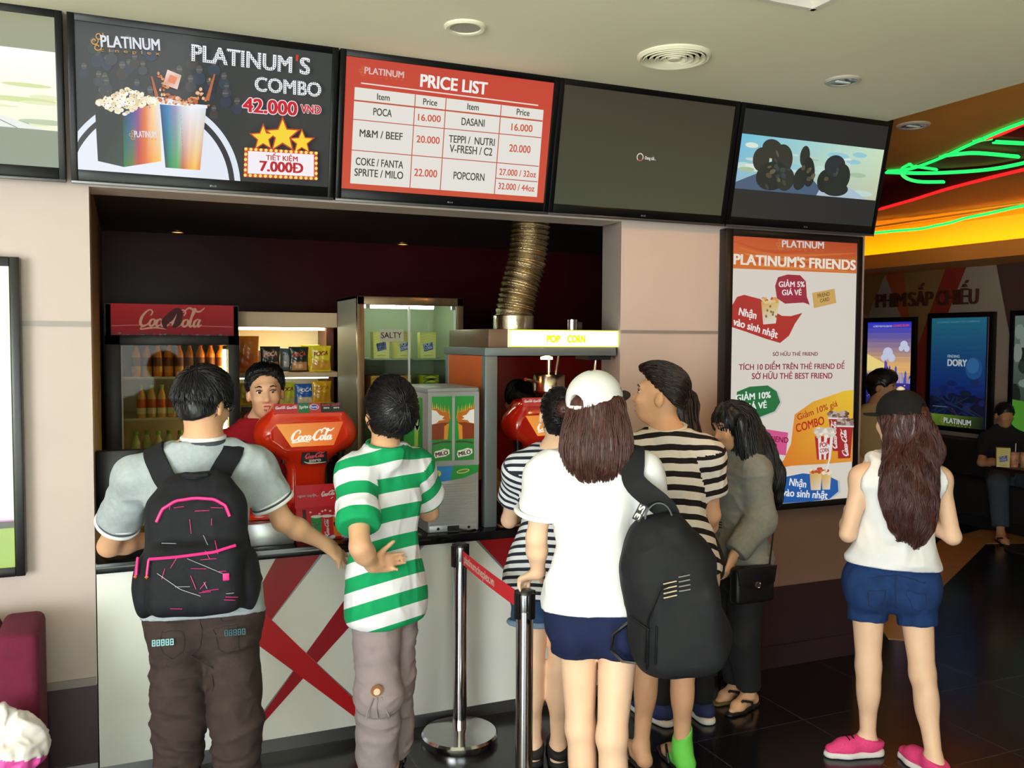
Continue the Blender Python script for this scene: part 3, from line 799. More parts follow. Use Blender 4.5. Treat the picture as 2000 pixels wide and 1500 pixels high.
def star(cx, cy, R, rgb, s=0.0):
    c.poly([(cx+(R if k % 2 == 0 else R*.44)*math.sin(math.pi*k/5)*(1+s), cy-(R if k % 2 == 0 else R*.44)*math.cos(math.pi*k/5)*(1+s)) for k in range(10)], rgb)
for q in ((1462, 770, 68), (1678, 796, 64), (1570, 758, 88)): star(*q, (196, 60, 24), .22)
for q in ((1462, 770, 66), (1678, 796, 62), (1570, 758, 88)): star(*q, (250, 214, 40))
c.poly([(1358, 822), (1765, 850), (1765, 1008), (1354, 986)], (206, 72, 28)); c.poly([(1378, 842), (1745, 866), (1745, 988), (1376, 966)], (246, 240, 246))
for i in range(15):
    for a, bq in (((1366, 831), (1758, 858)), ((1362, 976), (1758, 999))):
        c.ell((a[0]+(bq[0]-a[0])*i/14, a[1]+(bq[1]-a[1])*i/14), 9, 9, (252, 226, 110), 10); c.layer -= 1
for i in range(1, 5):
    for a, bq in (((1366, 831), (1362, 976)), ((1758, 858), (1758, 999))):
        c.ell((a[0]+(bq[0]-a[0])*i/5, a[1]+(bq[1]-a[1])*i/5), 9, 9, (252, 226, 110), 10); c.layer -= 1
c.layer += 2
c.text('TIẾT KIỆM', (1478, 892), (1655, 903), 26, (190, 40, 44), bold=.04)
c.text('7.000Đ', (1442, 952), (1686, 968), 54, (190, 40, 44), bold=.06)
TV2 = tv(0.433, 'wall screen advertising a popcorn and drink combo on a black ground', c, 0.95)

# price list
c = Canvas(((217, 322), (1372, 472), (1308, 1140), (197, 1055)), SW, SH)
c.fill((206, 62, 40), (212, 76, 46))
film_logo(c, (318, 420), (536, 446), 36, rgb=(226, 196, 190), gold=(214, 110, 60))
c.text('PRICE LIST', (625, 492), (998, 538), 68, (252, 250, 246), bold=.055)
c.stroke([(300, 474), (1282, 598)], 7, (248, 232, 224), 0)
PAPER, LINE, DK, RD = (240, 236, 228), (198, 88, 56), (74, 78, 60), (214, 92, 66)
c.poly([(266, 496), (1312, 624), (1272, 1108), (246, 1028)], PAPER)
def ln(a, bq, w=5): c.stroke([a, bq], w, LINE, 0)
ln((262, 570), (1306, 686), 9)
ln((258, 675), (770, 728)); ln((764, 727), (1298, 779)); ln((252, 845), (752, 890)); ln((748, 890), (1282, 938)); ln((1042, 1003), (1276, 1024))
ln((600, 537), (572, 1054)); ln((770, 558), (738, 1068)); ln((1076, 596), (1036, 1094))
for s, a, bq, h, col in (('Item', (388, 566), (458, 573), 34, DK), ('Price', (642, 593), (720, 601), 34, DK), ('Item', (886, 620), (950, 627), 34, DK), ('Price', (1160, 650), (1232, 658), 34, DK),
        ('POCA', (368, 652), (470, 663), 40, DK), ('16.000', (614, 682), (740, 692), 36, RD), ('DASANI', (854, 707), (982, 718), 40, DK), ('16.000', (1130, 737), (1248, 747), 38, RD),
        ('M&M / BEEF', (294, 771), (530, 792), 40, DK), ('20.000', (606, 803), (734, 813), 38, RD), ('TEPPI /  NUTRI', (784, 803), (1038, 824), 40, DK), ('V-FRESH / C2', (788, 858), (1024, 879), 42, DK), ('20.000', (1118, 855), (1236, 865), 40, RD),
        ('COKE / FANTA', (274, 926), (534, 948), 40, DK), ('SPRITE / MILO', (268, 986), (534, 1006), 40, DK), ('22.000', (594, 988), (720, 998), 40, RD), ('POPCORN', (810, 1006), (980, 1018), 40, DK),
        ('27.000 / 32oz', (1062, 984), (1266, 1000), 34, RD), ('32.000 / 44oz', (1056, 1062), (1256, 1078), 34, RD)):
    c.text(s, a, bq, h, col, bold=.03)
TV3 = tv(1.419, 'wall screen with the red and white price list', c, 0.86)

# waiting screen
c = Canvas(((0, 0), (1000, 0), (1000, 560), (0, 560)), SW, SH)
c.fill((56, 48, 32), (62, 66, 44))
c.ring((462, 300), 15, 20, (226, 210, 200), 24); c.ring((462, 300), 15, 20, (196, 80, 70), 10, 30, 130)
c.text('Đang tải...', (490, 308), (556, 308), 15, (236, 232, 224), bold=.03)
TV4 = tv(2.399, 'dim wall screen with only a small loading circle in its middle', c, 0.95)

# film trailer letterboxed
c = Canvas(((0, 0), (1000, 0), (1000, 560), (0, 560)), SW, SH)
c.fill((26, 26, 24), (30, 30, 30))
c.poly([(0, 128), (1000, 128), (1000, 412), (0, 412)], [(110, 196, 226), (206, 232, 200), (196, 204, 170), (150, 190, 206)])
rg = random.Random(4)
for i in range(26): c.ell((rg.uniform(20, 980), rg.uniform(170, 390)), rg.uniform(30, 110), rg.uniform(6, 18), rg.choice([(196, 222, 214), (226, 236, 220), (150, 206, 220), (170, 196, 160), (214, 206, 170)]), 14)
c.poly([(0, 412), (0, 380), (150, 318), (520, 330), (640, 412)], (70, 92, 120)); c.poly([(560, 412), (600, 330), (760, 340), (930, 412)], (176, 196, 212))
DKC = [(30, 34, 28), (38, 42, 32), (26, 30, 26), (46, 46, 36), (34, 40, 44)]
for q in ((150, 250, 55, 70), (215, 190, 70, 55), (290, 240, 70, 90), (240, 330, 110, 85), (330, 340, 60, 70), (440, 210, 34, 62), (480, 290, 44, 90), (430, 330, 46, 70), (610, 330, 60, 70), (660, 245, 74, 66), (720, 300, 60, 80), (690, 370, 90, 42)):
    c.ell((q[0], min(q[1], 405-q[3]*.3)), q[2], q[3]*.9, rg.choice(DKC), 26, rg.uniform(-.3, .3))
for i in range(26):
    q = rg.choice(((230, 270), (300, 320), (470, 270), (660, 290), (200, 330))); c.ell((q[0]+rg.gauss(0, 34), q[1]+rg.gauss(0, 34)), rg.uniform(8, 22), rg.uniform(5, 14), rg.choice([(70, 74, 50), (84, 70, 48), (52, 60, 72), (60, 66, 48), (96, 92, 66)]), 12, rg.uniform(-1, 1))
c.poly([(0, 412), (1000, 412), (1000, 560), (0, 560)], (30, 30, 30)); c.poly([(0, 0), (1000, 0), (1000, 128), (0, 128)], (26, 26, 24))
TV5 = tv(3.385, 'rightmost wall screen showing a film trailer with blue sky between black bars', c, 0.9)

# ================================================================ POSTER CASES
def poster_case(name, label, x0, x1, z0, z1, ix0, ix1, iz0, iz1, cv, glow, group=None, y=0.0, cat='poster', dep=0.06):
    t = thing(name, label, cat, ((x0+x1)/2, y, z0), group=group)
    b = MB(); m = BLACK; o = t.location
    for (a0, a1, c0, c1) in ((x0, ix0, z0, z1), (ix1, x1, z0, z1), (ix0, ix1, z0, iz0), (ix0, ix1, iz1, z1)):
        b.box((a0-o.x, -dep, c0-o.z), (a1-o.x, -.0, c1-o.z), m, bev=.003)
    b.box((ix0-o.x, -dep*.5, iz0-o.z), (ix1-o.x, -.0, iz1-o.z), BLACKM)
    b.build('frame', t)
    cv.build('poster_sheet', printed('poster_glow_%g' % glow, 0.3, glow, coat=.2), (ix0-o.x, -dep+.006, iz0-o.z), (1, 0, 0), (0, 0, 1), t, thick=.01)
    return t
PX0, PX1, PZ0, PZ1 = 2.962, 3.783, 0.903, 2.294
c = Canvas(((378, 30), (1075, 70), (1039, 1497), (357, 1540)), PX1-PX0, PZ1-PZ0)
c.fill((236, 228, 216))
c.poly([(378, 30), (1075, 70), (1069, 240), (376, 212)], [(214, 84, 36), (190, 66, 30), (222, 110, 44), (226, 120, 40)])
for i in range(5): c.stroke([(380+i*30, 60+i*34), (620, 120+i*20), (1060, 90+i*36)], [6, 16, 4], rg.choice([(232, 140, 60), (206, 76, 34), (226, 116, 48)]), 5)
film_logo(c, (650, 92), (886, 100), 38, rgb=(226, 220, 216), gold=(206, 130, 60))
c.text("PLATINUM'S FRIENDS", (380, 188), (1066, 220), 56, (250, 240, 222), bold=.06)
# cherry and red bubbles
c.poly([(628, 262), (680, 246), (752, 250), (784, 285), (790, 372), (806, 416), (770, 404), (668, 410), (622, 380), (612, 310)], (168, 26, 58))
c.text('GIẢM 5%', (632, 316), (778, 316), 30, (250, 240, 240), bold=.04); c.text('GIÁ VÉ', (650, 362), (760, 362), 30, (250, 240, 240), bold=.04)
def shadowless(*a): pass
c.poly([(400, 372), (440, 360), (530, 384), (600, 450), (650, 478), (700, 480), (764, 462), (722, 524), (690, 590), (640, 630), (560, 606), (450, 566), (372, 540), (372, 420)], (188, 36, 32))
c.text('Nhận', (408, 472), (506, 496), 42, (252, 244, 240), bold=.05); c.text('vào sinh nhật', (376, 526), (624, 604), 42, (252, 244, 240), bold=.05)
c.poly([(534, 396), (634, 400), (616, 520), (546, 526)], [(226, 170, 60), (236, 200, 110), (240, 236, 226), (232, 226, 214)])
for i in range(16): c.ell((540+rg.random()*90, 378+rg.random()*26), 10, 9, rg.choice([(206, 90, 40), (232, 170, 90), (240, 210, 150)]), 8)
for i in range(8): c.ell((550+rg.random()*70, 420+rg.random()*70), 6, 8, (140, 110, 40), 7)
# ticket
c.poly([(818, 350), (944, 326), (954, 406), (828, 436)], (220, 176, 96)); c.text('FRIEND', (850, 378), (918, 364), 22, (110, 74, 40), bold=.02); c.text('CARD', (864, 404), (916, 393), 20, (110, 74, 40), bold=.02)
c.text('SỞ HỮU THẺ FRIEND', (598, 702), (850, 702), 20, (120, 34, 60), bold=.03)
c.text('TÍCH 10 ĐIỂM TRÊN THẺ FRIEND ĐỂ', (410, 778), (1000, 776), 30, (150, 36, 60), bold=.03); c.text('SỞ HỮU THẺ BEST FRIEND', (482, 830), (932, 830), 32, (150, 36, 60), bold=.03)
def bubble(pts, rgb, rim=(206, 206, 204)):
    q = np.mean(np.array(pts), 0); c.poly([tuple(q+(np.array(p)-q)*1.05+np.array([4, 4])) for p in pts], rim); c.poly(pts, rgb)
bubble([(400, 900), (470, 872), (570, 866), (620, 900), (640, 960), (610, 1010), (530, 1040), (440, 1040), (396, 990)], (10, 118, 60))
c.text('GIẢM 10%', (394, 952), (588, 934), 34, (244, 250, 244), bold=.05); c.text('GIÁ VÉ', (436, 1002), (566, 990), 34, (244, 250, 244), bold=.05)
c.poly([(450, 1090), (684, 1130), (672, 1256), (440, 1224)], (226, 90, 150)); c.text('BEST FRIEND', (470, 1160), (684, 1188), 30, (130, 30, 60), bold=.03); c.text('CARD', (540, 1212), (620, 1218), 30, (130, 30, 60), bold=.03)
c.poly([(720, 1030), (820, 960), (1000, 900), (1050, 896), (1044, 1296), (900, 1306), (700, 1314), (606, 1334), (660, 1280), (700, 1190)], [(240, 150, 40), (240, 176, 40), (250, 206, 50), (250, 210, 50), (240, 160, 50), (238, 146, 40), (236, 136, 40), (230, 120, 40), (236, 136, 40), (238, 144, 40)])
c.text('Giảm 10% giá', (738, 1062), (962, 984), 34, (180, 60, 40), bold=.02); c.text('COMBO', (730, 1130), (888, 1084), 46, (196, 50, 40), bold=.04)
def colacup(pts, tp, size):
    c.poly(pts, (176, 30, 36)); (x0, y0), (x1, y1) = pts[0], pts[1]
    for i in range(26): c.ell((x0+(x1-x0)*rg.random(), y0-rg.random()*34), 13, 10, rg.choice([(110, 80, 74), (150, 120, 110), (200, 180, 170), (90, 60, 56)]), 8)
    c.stroke([(x0-4, y0), (x1+4, y1)], 9, (240, 232, 228), 0); script_logo(c, tp[0], tp[1], size, (246, 238, 236), 1.3)
colacup([(910, 1052), (1014, 1056), (996, 1236), (934, 1236)], ((952, 1226), (950, 1070)), 26)
colacup([(956, 1096), (1046, 1100), (1030, 1276), (962, 1278)], ((1014, 1268), (1006, 1118)), 30)
for i in range(6):
    f = lambda k: (830+104*k/6, 1152+0*k); g = lambda k: (842+76*k/6, 1282)
    c.poly([f(i), f(i+1), g(i+1), g(i)], (190, 34, 38) if i % 2 == 0 else (246, 240, 236))
c.ell((882, 1218), 32, 36, (246, 240, 236)); c.text('POP', (858, 1214), (906, 1208), 24, (190, 34, 38), bold=.05); c.text('CORN', (858, 1244), (908, 1238), 22, (190, 34, 38), bold=.05)
for i in range(40): c.ell((832+rg.random()*104, 1110+rg.random()*44), 12, 10, rg.choice([(250, 246, 236), (236, 226, 206), (214, 206, 190)]), 8)
bubble([(630, 1380), (760, 1356), (900, 1372), (956, 1400), (960, 1460), (910, 1500), (800, 1526), (640, 1520), (612, 1450)], (24, 96, 178))
c.text('Nhận', (684, 1420), (778, 1436), 40, (244, 248, 252), bold=.04); c.text('vào sinh nhật', (646, 1478), (898, 1500), 40, (244, 248, 252), bold=.04)
for x0, y0, w, h in ((798, 1340, 70, 110), (862, 1350, 58, 98)):
    c.poly([(x0, y0), (x0+w, y0), (x0+w-8, y0+h), (x0+8, y0+h)], [(226, 160, 60), (240, 206, 110), (240, 230, 216), (226, 200, 170)])
    for i in range(10): c.ell((x0+8+rg.random()*(w-16), y0+rg.random()*20-8), 11, 9, rg.choice([(206, 80, 40), (240, 200, 120), (250, 240, 220)]), 8)
c.stroke([(890, 1348), (912, 1270)], 8, (246, 246, 240), 0)
poster_case('poster_case', 'tall lit poster case with red PLATINUM\'S FRIENDS header and coloured speech bubbles', 2.918, 3.820, 0.868, 2.330, PX0, PX1, PZ0, PZ1, c, 0.74)

c = Canvas(((0, 0), (100, 0), (100, 195), (0, 195)), 0.66, 1.13)
c.fill((150, 186, 50))
c.poly([(0, 0), (100, 0), (100, 168), (0, 168)], (255, 255, 255)); c.poly([(0, 165), (100, 165), (100, 169.5), (0, 169.5)], (30, 24, 28)); c.poly([(0, 164), (100, 164), (100, 165), (0, 165)], (214, 120, 200))
poster_case('poster_case', 'white glowing poster case with lime strip at the far left of the pink wall', -1.00, -0.235, 0.868, 2.055, -0.93, -0.267, 0.903, 2.02, c, 1.0)

# coming-soon posters on the lobby wall
def lobby_poster(label, y0, y1, z0, z1, cv, glow):
    t = thing('film_poster_case', label, 'poster', (8.0, (y0+y1)/2, z0), math.radians(-90), group='lit film posters in the lobby')
    w = abs(y1-y0); h = z1-z0; b = MB()
    for (a0, a1, c0, c1) in ((-w/2-.05, -w/2, -.05, h+.05), (w/2, w/2+.05, -.05, h+.05), (-w/2, w/2, -.05, 0), (-w/2, w/2, h, h+.05)):
        b.box((a0, -.05, c0), (a1, 0, c1), BLACK, bev=.004)
    b.build('frame', t)
    cv.build('poster_sheet', printed('poster_glow_%g' % glow, 0.3, glow, coat=.2), (-w/2, -.04, 0), (1, 0, 0), (0, 0, 1), t, thick=.02)
    return t
def pcanvas(): return Canvas(((0, 0), (100, 0), (100, 170), (0, 170)), 0.66, 1.12)
c = pcanvas(); c.fill((30, 40, 190))
for i in range(20):
    y = 8*i; k = i/19; a = np.array([40, 50, 200]); bq = np.array([246, 190, 110]); d = np.array([60, 60, 190])
    col = a+(bq-a)*min(1, k*2) if k < .5 else bq+(d-bq)*(k-.5)*2
    c.poly([(0, y), (100, y), (100, y+10), (0, y+10)], tuple(col)); c.layer -= 1
c.layer += 1
c.poly([(0, 88), (0, 60), (40, 76), (56, 96)], (250, 226, 140))
rg = random.Random(11)
for q in ((46, 58, 11), (38, 66, 7), (54, 66, 8), (80, 44, 8), (86, 50, 6), (74, 50, 5)): c.ell((q[0], q[1]), q[2], q[2]*.9, (206, 214, 240), 14)
for i in range(34):
    x = rg.uniform(-2, 96); h = rg.uniform(8, 42) if abs(x-52) < 28 else rg.uniform(6, 22); w = rg.uniform(2.5, 5)
    c.poly([(x, 112), (x, 112-h), (x+w/2, 108-h), (x+w, 112-h), (x+w, 112)], rg.choice([(70, 90, 200), (120, 140, 226), (170, 180, 240), (40, 40, 140), (96, 80, 180)]))
c.poly([(0, 108), (100, 108), (100, 170), (0, 170)], [(60, 50, 150), (60, 50, 150), (12, 14, 50), (12, 14, 50)])
for i in range(30): c.ell((rg.uniform(0, 100), rg.uniform(108, 150)), 2, 1.4, rg.choice([(130, 110, 200), (90, 80, 170), (190, 160, 210)]), 6)
c.text('A COMEDY FROM THE CREATORS', (12, 14), (54, 14), 3, (220, 226, 250)); c.text('COMING SOON', (56, 14), (90, 13), 3.4, (230, 70, 60), bold=.03)
lobby_poster('lit city skyline poster with orange and blue sky, first on the lobby wall', 4.06, 3.43, 0.90, 1.984, c, 0.8)
c = pcanvas(); c.fill((30, 120, 160), (8, 20, 66))
for i in range(16):
    y = 8*i; k = i/15; col = np.array([40, 130, 160])*(1-k)+np.array([12, 40, 130])*k
    c.poly([(0, y), (100, y), (100, y+9), (0, y+9)], tuple(col)); c.layer -= 1
c.layer += 1
c.poly([(0, 124), (100, 118), (100, 152), (0, 152)], (8, 16, 50))
for i in range(24): c.ell((rg.uniform(0, 100), rg.uniform(92, 148)), rg.uniform(4, 12), rg.uniform(3, 8), rg.choice([(10, 24, 70), (16, 40, 110), (14, 30, 60), (24, 50, 110)]), 10)
c.ell((80, 78), 15, 17, (40, 100, 170), 24); c.ell((78, 74), 11, 12, (60, 126, 190), 24)
for i in range(18): c.stroke([(rg.uniform(0, 100), 152), (rg.uniform(0, 100), rg.uniform(120, 138))], rg.uniform(1, 3), rg.choice([(10, 20, 60), (20, 50, 90), (60, 40, 70)]), 0)
c.text('FINDING', (32, 62), (54, 62), 4.2, (196, 220, 232), bold=.04); c.text('DORY', (32, 75), (68, 75), 10, (226, 238, 244), bold=.07)
c.text('COMING SOON TO CINEMAS', (10, 8), (88, 7), 2.4, (120, 186, 206)); c.stroke([(6, 140), (34, 140)], 1, (120, 140, 170), 0)
c.poly([(0, 152), (100, 152), (100, 170), (0, 170)], [(130, 170, 50), (30, 44, 20), (16, 20, 14), (100, 140, 40)])
film_logo(c, (28, 165), (78, 166), 8, gold=(170, 160, 60))
lobby_poster('lit deep blue undersea poster with a green strip under it, middle of lobby wall', 3.168, 2.475, 0.893, 2.016, c, 0.42)
c = pcanvas(); c.fill((120, 140, 130), (20, 40, 26))
for i in range(30): c.ell((rg.uniform(0, 100), rg.uniform(10, 150)), rg.uniform(4, 14), rg.uniform(5, 20), rg.choice([(70, 96, 80), (40, 60, 46), (150, 166, 156), (26, 36, 30)]), 10)
c.poly([(0, 122), (40, 126), (60, 168), (0, 170)], (90, 170, 50))
lobby_poster('lit green poster at the right edge of the photo, last on the lobby wall', 2.20, 1.52, 0.90, 2.018, c, 0.45)

# wall lettering in the lobby
sg = thing('wall_lettering', 'raised lettering on the lobby wall over the lit film posters', 'sign', (7.99, 3.29, 2.15), math.radians(-90))
def solid_text(s, x0, w, h, depth, m, parent, name='letter', z=0.0, lift=0.0):
    v, t = glyphs(s, 0, 1.0, 0)
    x = (v[:, 0]-v[:, 0].min())/(v[:, 0].max()-v[:, 0].min())*w+x0; y = v[:, 1]*h+z
    ed = {}
    for a, bq, cc in t:
        for e in ((a, bq), (bq, cc), (cc, a)): ed[tuple(sorted(e))] = ed.get(tuple(sorted(e)), [])+[e]
    n = len(v); vs = [(x[i], -depth-lift, y[i]) for i in range(n)]+[(x[i], -lift, y[i]) for i in range(n)]
    fs = [tuple(q) for q in t]+[tuple(n+i for i in q[::-1]) for q in t]
    for k, e in ed.items():
        if len(e) == 1: fs.append((e[0][0], n+e[0][0], n+e[0][1], e[0][1]))
    mb = MB(); mb.add(vs, fs, m); return mb.build(name, parent)
LM = mat('dark_bronze_letter', (104, 60, 40), 0.4, metal=.3)
for s, x0, w in (('P', -.667, .10), ('H', -.555, .11), ('I', -.428, .03), ('M', -.383, .13), ('S', -.21, .09), ('Ấ', -.105, .11), ('P', .02, .09), ('C', .165, .10), ('H', .28, .11), ('I', .41, .03), ('Ế', .46, .08), ('U', .56, .10)):
    solid_text(s, x0, w, .15, .03, LM, sg, 'letter')
# ================================================================ CEILING FITTINGS
def ceil_disc(name, label, cat, x, y, r, kind):
    t = thing(name, label, cat, (x, y, 2.923)); b = MB()
    if kind == 'diffuser':
        b.lathe([(r, 0), (r, -.006), (r*.93, -.016), (r*.86, -.010), (r*.86, 0)], (0, 0, 0), CEIL, 48); b.build('outer_ring', t)
        for i, q in enumerate((.80, .64, .48, .32)):
            b = MB(); b.lathe([(r*q, .0), (r*(q+.05), -.014), (r*(q+.035), -.018), (r*(q-.07), -.004), (r*(q-.07), 0)], (0, 0, 0), CEIL, 40); b.build('cone_ring', t)
        b = MB(); b.lathe([(0, -.02), (r*.16, -.018), (r*.2, -.008), (r*.2, 0)], (0, 0, 0), CEIL, 32); b.build('centre_disc', t)
        b = MB(); b.lathe([(0, -.0005), (r*.9, -.0005)], (0, 0, 0), mat('vent_dark', (96, 90, 74), .8), 32); b.build('throat', t)
    else:
        b.lathe([(r, 0), (r, -.006), (r*.9, -.012), (r*.74, -.010), (r*.72, 0)], (0, 0, 0), CEIL if kind != 'lamp' else mat('lamp_ring', (188, 184, 170), .4), 40); b.build('ring', t)
        b = MB()
        if kind == 'speaker': b.lathe([(0, -.006), (r*.73, -.005), (r*.73, 0)], (0, 0, 0), mat('speaker_mesh', (168, 164, 148), .7, noise=.35, scale=400), 32); b.build('mesh_cover', t)
        else:
            b.lathe([(0, -.002), (r*.4, -.003), (r*.73, -.008), (r*.73, 0)], (0, 0, 0), mat('lamp_reflector', (200, 206, 206), .15, metal=.8), 32); b.build('reflector', t)
            b = MB(); b.box((-r*.5, -r*.12, -.014), (r*.5, r*.12, -.006), mat('lamp_tube', (226, 232, 230), .3), bev=.004); b.build('lamp_tube', t)
    return t
ceil_disc('ceiling_speaker', 'small round meshed speaker set flush in the cream ceiling', 'speaker', 1.298, -.637, .079, 'speaker')
ceil_disc('air_diffuser', 'large round air vent of nested rings in the ceiling', 'vent', 2.197, -.662, .15, 'diffuser')
ceil_disc('recessed_downlight', 'unlit round downlight with mirror reflector in the cream ceiling', 'ceiling light', 3.07, -.68, .078, 'lamp')
d = ceil_disc('recessed_downlight', 'unlit round downlight in the orange ceiling by the rightmost screen', 'ceiling light', 4.27, .04, .09, 'lamp'); d.location.z = 3.0
st = MB(); st.lathe([(0, -.001), (.16, -.001)], (0, 0, 0), mat('ceiling_smudge', (196, 188, 164), .9), 24)
for i, (x, y, lab) in enumerate(((.412, 1.90, 'small lit downlight in the dark alcove ceiling over the drinks fridge'), (1.80, 1.96, 'small lit downlight in the dark alcove ceiling over the popcorn cabinet'))):
    t = thing('alcove_downlight', lab, 'ceiling light', (x, y-.06, 2.39)); b = MB()
    b.lathe([(.05, 0), (.05, -.006), (.034, -.010), (.034, 0)], (0, 0, 0), mat('bronze_ring', (90, 70, 40), .3, metal=.8), 24); b.build('ring', t)
    b = MB(); b.lathe([(0, -.008), (.033, -.006), (.033, 0)], (0, 0, 0), emit('warm_lamp_glow', (255, 200, 110), 2.0), 20); b.build('bulb', t)

# neon and cove in the lobby ceiling
def neon(label, pts, rgb, strength, r=.011, z=None, cat='neon tube'):
    P3 = [Vector((p[0], p[1], p[2] if len(p) > 2 else z)) for p in pts]
    Q = []
    n = len(P3)
    for i in range(n-1):
        a, bq, c2, d2 = P3[max(i-1, 0)], P3[i], P3[i+1], P3[min(i+2, n-1)]
        for k in range(6):
            u = k/6; Q.append(.5*((2*bq)+(c2-a)*u+(2*a-5*bq+4*c2-d2)*u*u+(3*bq-a-3*c2+d2)*u**3))
    Q.append(P3[-1])
    o = thing('neon_tube', label, cat, Q[0], group='neon tubes on the lobby ceiling'); b = MB()
    b.tube([q-Q[0] for q in Q], r, emit('neon_%d_%d' % (rgb[0], rgb[1]), rgb, strength), 8); b.build('glowing_tube', o)
    b = MB()
    for q in (Q[0], Q[-1]): b.tube([q-Q[0]-Vector((0, 0, .0)), q-Q[0]+Vector((0, 0, .012))], .013, BLACKM, 8)
    b.build('end_holder', o)
    return o
GREEN = (30, 235, 100); REDN = (255, 30, 34)
neon('long green neon tube along the edge of the orange ceiling', [(4.60, -.9), (4.726, -.303), (4.931, .196), (5.115, .584), (5.239, .952), (5.164, 1.113)], GREEN, 1.5, z=2.985)
neon('green neon tube under the front curve of the red ceiling island', [(5.24, 1.187), (5.473, 1.123), (5.658, 1.014), (5.823, .807), (5.834, .536), (5.72, .25)], GREEN, 1.5, .013, z=3.0)
neon('hook shaped green neon tube hanging lowest below the red ceiling island', [(5.15, .892), (5.228, 1.02), (5.411, 1.197), (5.622, 1.331), (5.798, 1.371), (5.957, 1.297)], GREEN, 1.5, .013, z=3.0)
neon('short green neon curl inside the hook shaped tube', [(5.124, .864), (5.24, .931), (5.494, .96)], GREEN, 1.5, .011, z=3.0)
neon('bowed green neon tube across the middle of the dark ceiling recess', [(5.127, .615), (5.179, .518), (5.272, .439), (5.616, .408)], GREEN, 1.5, .013, z=3.0)
neon('shortest straight green neon tube, high in the ceiling recess', [(4.931, .196), (4.977, .097)], GREEN, 1.5, .012, z=3.0)
neon('thick straight green neon tube running off the right edge of the photo', [(5.069, .164), (5.279, .115)], GREEN, 1.5, .013, z=3.0)
neon('red neon tube beside the long green one on the orange ceiling edge', [(4.80, -.4), (4.833, -.222), (4.929, 0), (4.972, .193)], REDN, 1.3, .010, z=3.0)
neon('long red neon tube along the fold of the lobby ceiling', [(6.595, 2.585), (6.428, 2.055), (6.226, 1.508), (6.105, 1.035), (6.035, .688), (5.95, 0)], REDN, 1.3, .012, z=2.995)
neon('lowest green neon tube, wavy above the yellow cove', [(7.17, 3.384, 2.876), (7.17, 3.022, 2.868), (7.17, 2.642, 2.852), (7.17, 2.463, 2.861), (7.17, 2.291, 2.870), (7.17, 2.126, 2.892), (7.17, 1.914, 2.903), (7.17, 1.567, 2.926), (7.17, 1.2, 2.930)], GREEN, 1.5, .014)
o = thing('cove_light_strip', 'amber light strip glowing inside the lobby ceiling cove', 'cove light', (7.42, 2.2, 2.60)); b = MB()
b.box((-.03, -2.2, -.035), (.03, 2.1, -.015), mat('strip_base', (120, 110, 90), .5)); b.build('strip_base', o)
b = MB(); b.box((-.02, -2.2, -.015), (.02, 2.1, .0), emit('amber_strip', (255, 170, 20), 26.0)); b.build('glowing_strip', o)
b = MB(); b.box((7.60, -2, 2.56), (7.64, 4.4, 2.93), mat('cove_back_paint', (250, 220, 60), .8)); tag(b.build('trim_5'), kind='structure')

# ================================================================ DRINKS FRIDGE
fr = thing('drinks_fridge', 'tall black glass-door drinks fridge with a red script-lettered header', 'fridge', (.36, 1.62, 0))
FB = mat('fridge_black', (16, 16, 18), .4); FI = mat('fridge_liner', (190, 180, 150), .5)
X0, X1, Y0, Y1 = -.338, .336, -.32, .30
b = MB()
b.box((X0, Y0+.03, .04), (X0+.045, Y1, 1.94), FB, bev=.004); b.box((X1-.045, Y0+.03, .04), (X1, Y1, 1.94), FB, bev=.004)
b.box((X0, Y1-.04, .04), (X1, Y1, 1.94), FB); b.box((X0, Y0+.03, .04), (X1, Y1, .34), FB); b.box((X0, Y0+.03, 1.725), (X1, Y1, 1.94), FB)
b.build('cabinet', fr)
b = MB(); b.box((X0+.045, Y1-.045, .34), (X1-.045, Y1-.041, 1.725), FI); b.box((X0+.045, Y0+.04, .34), (X0+.049, Y1-.041, 1.725), FI); b.box((X1-.049, Y0+.04, .34), (X1-.045, Y1-.041, 1.725), FI)
b.build('liner', fr)
for sz in (.75, 1.075, 1.33, 1.552):
    b = MB(); b.box((X0+.05, Y0+.06, sz-.012), (X1-.05, Y1-.05, sz), mat('fridge_shelf', (206, 200, 176), .4)); b.build('shelf', fr)
d = MB()
for (a0, a1, c0, c1) in ((X0, X0+.075, .34, 1.775), (X1-.06, X1, .34, 1.775), (X0, X1, 1.722, 1.775), (X0, X1, .34, .40)): d.box((a0, Y0, c0), (a1, Y0+.03, c1), FB, bev=.003)
dr = d.build('door', fr)
b = MB(); b.box((X0+.07, Y0+.012, .39), (X1-.06, Y0+.018, 1.725), glass('fridge_glass', (240, 240, 226), .1)); b.build('pane', dr)
b = MB(); b.box((X0+.076, Y0+.004, .40), (X0+.084, Y0+.012, 1.72), mat('door_seal', (196, 196, 186), .4)); b.build('seal', dr)
b = MB(); b.tube([(X1-.075, Y0+.05, .5), (X1-.075, Y0+.05, 1.70)], .012, emit('fridge_lamp', (255, 222, 160), 22.0), 10); b.build('lamp', fr)
c = Canvas(((105, 138), (1160, 158), (1160, 400), (105, 415)), .616, .165)
c.fill((196, 32, 40), (150, 22, 30))
for i in range(60): c.ell((110+rg.random()*1050, 395+rg.random()*20), 14, 9, rg.choice([(60, 52, 52), (120, 110, 108), (84, 70, 70), (150, 60, 60)]), 8)
c.stroke([(110, 335), (500, 322), (1150, 330)], 6, (220, 120, 110), 4)
script_logo(c, (350, 335), (900, 338), 150, (226, 170, 140), .8)
c.stroke([(600, 355), (590, 300), (640, 250), (690, 200), (720, 220), (700, 300), (660, 340)], [10, 60, 70, 40, 50, 60, 20], (78, 22, 26))
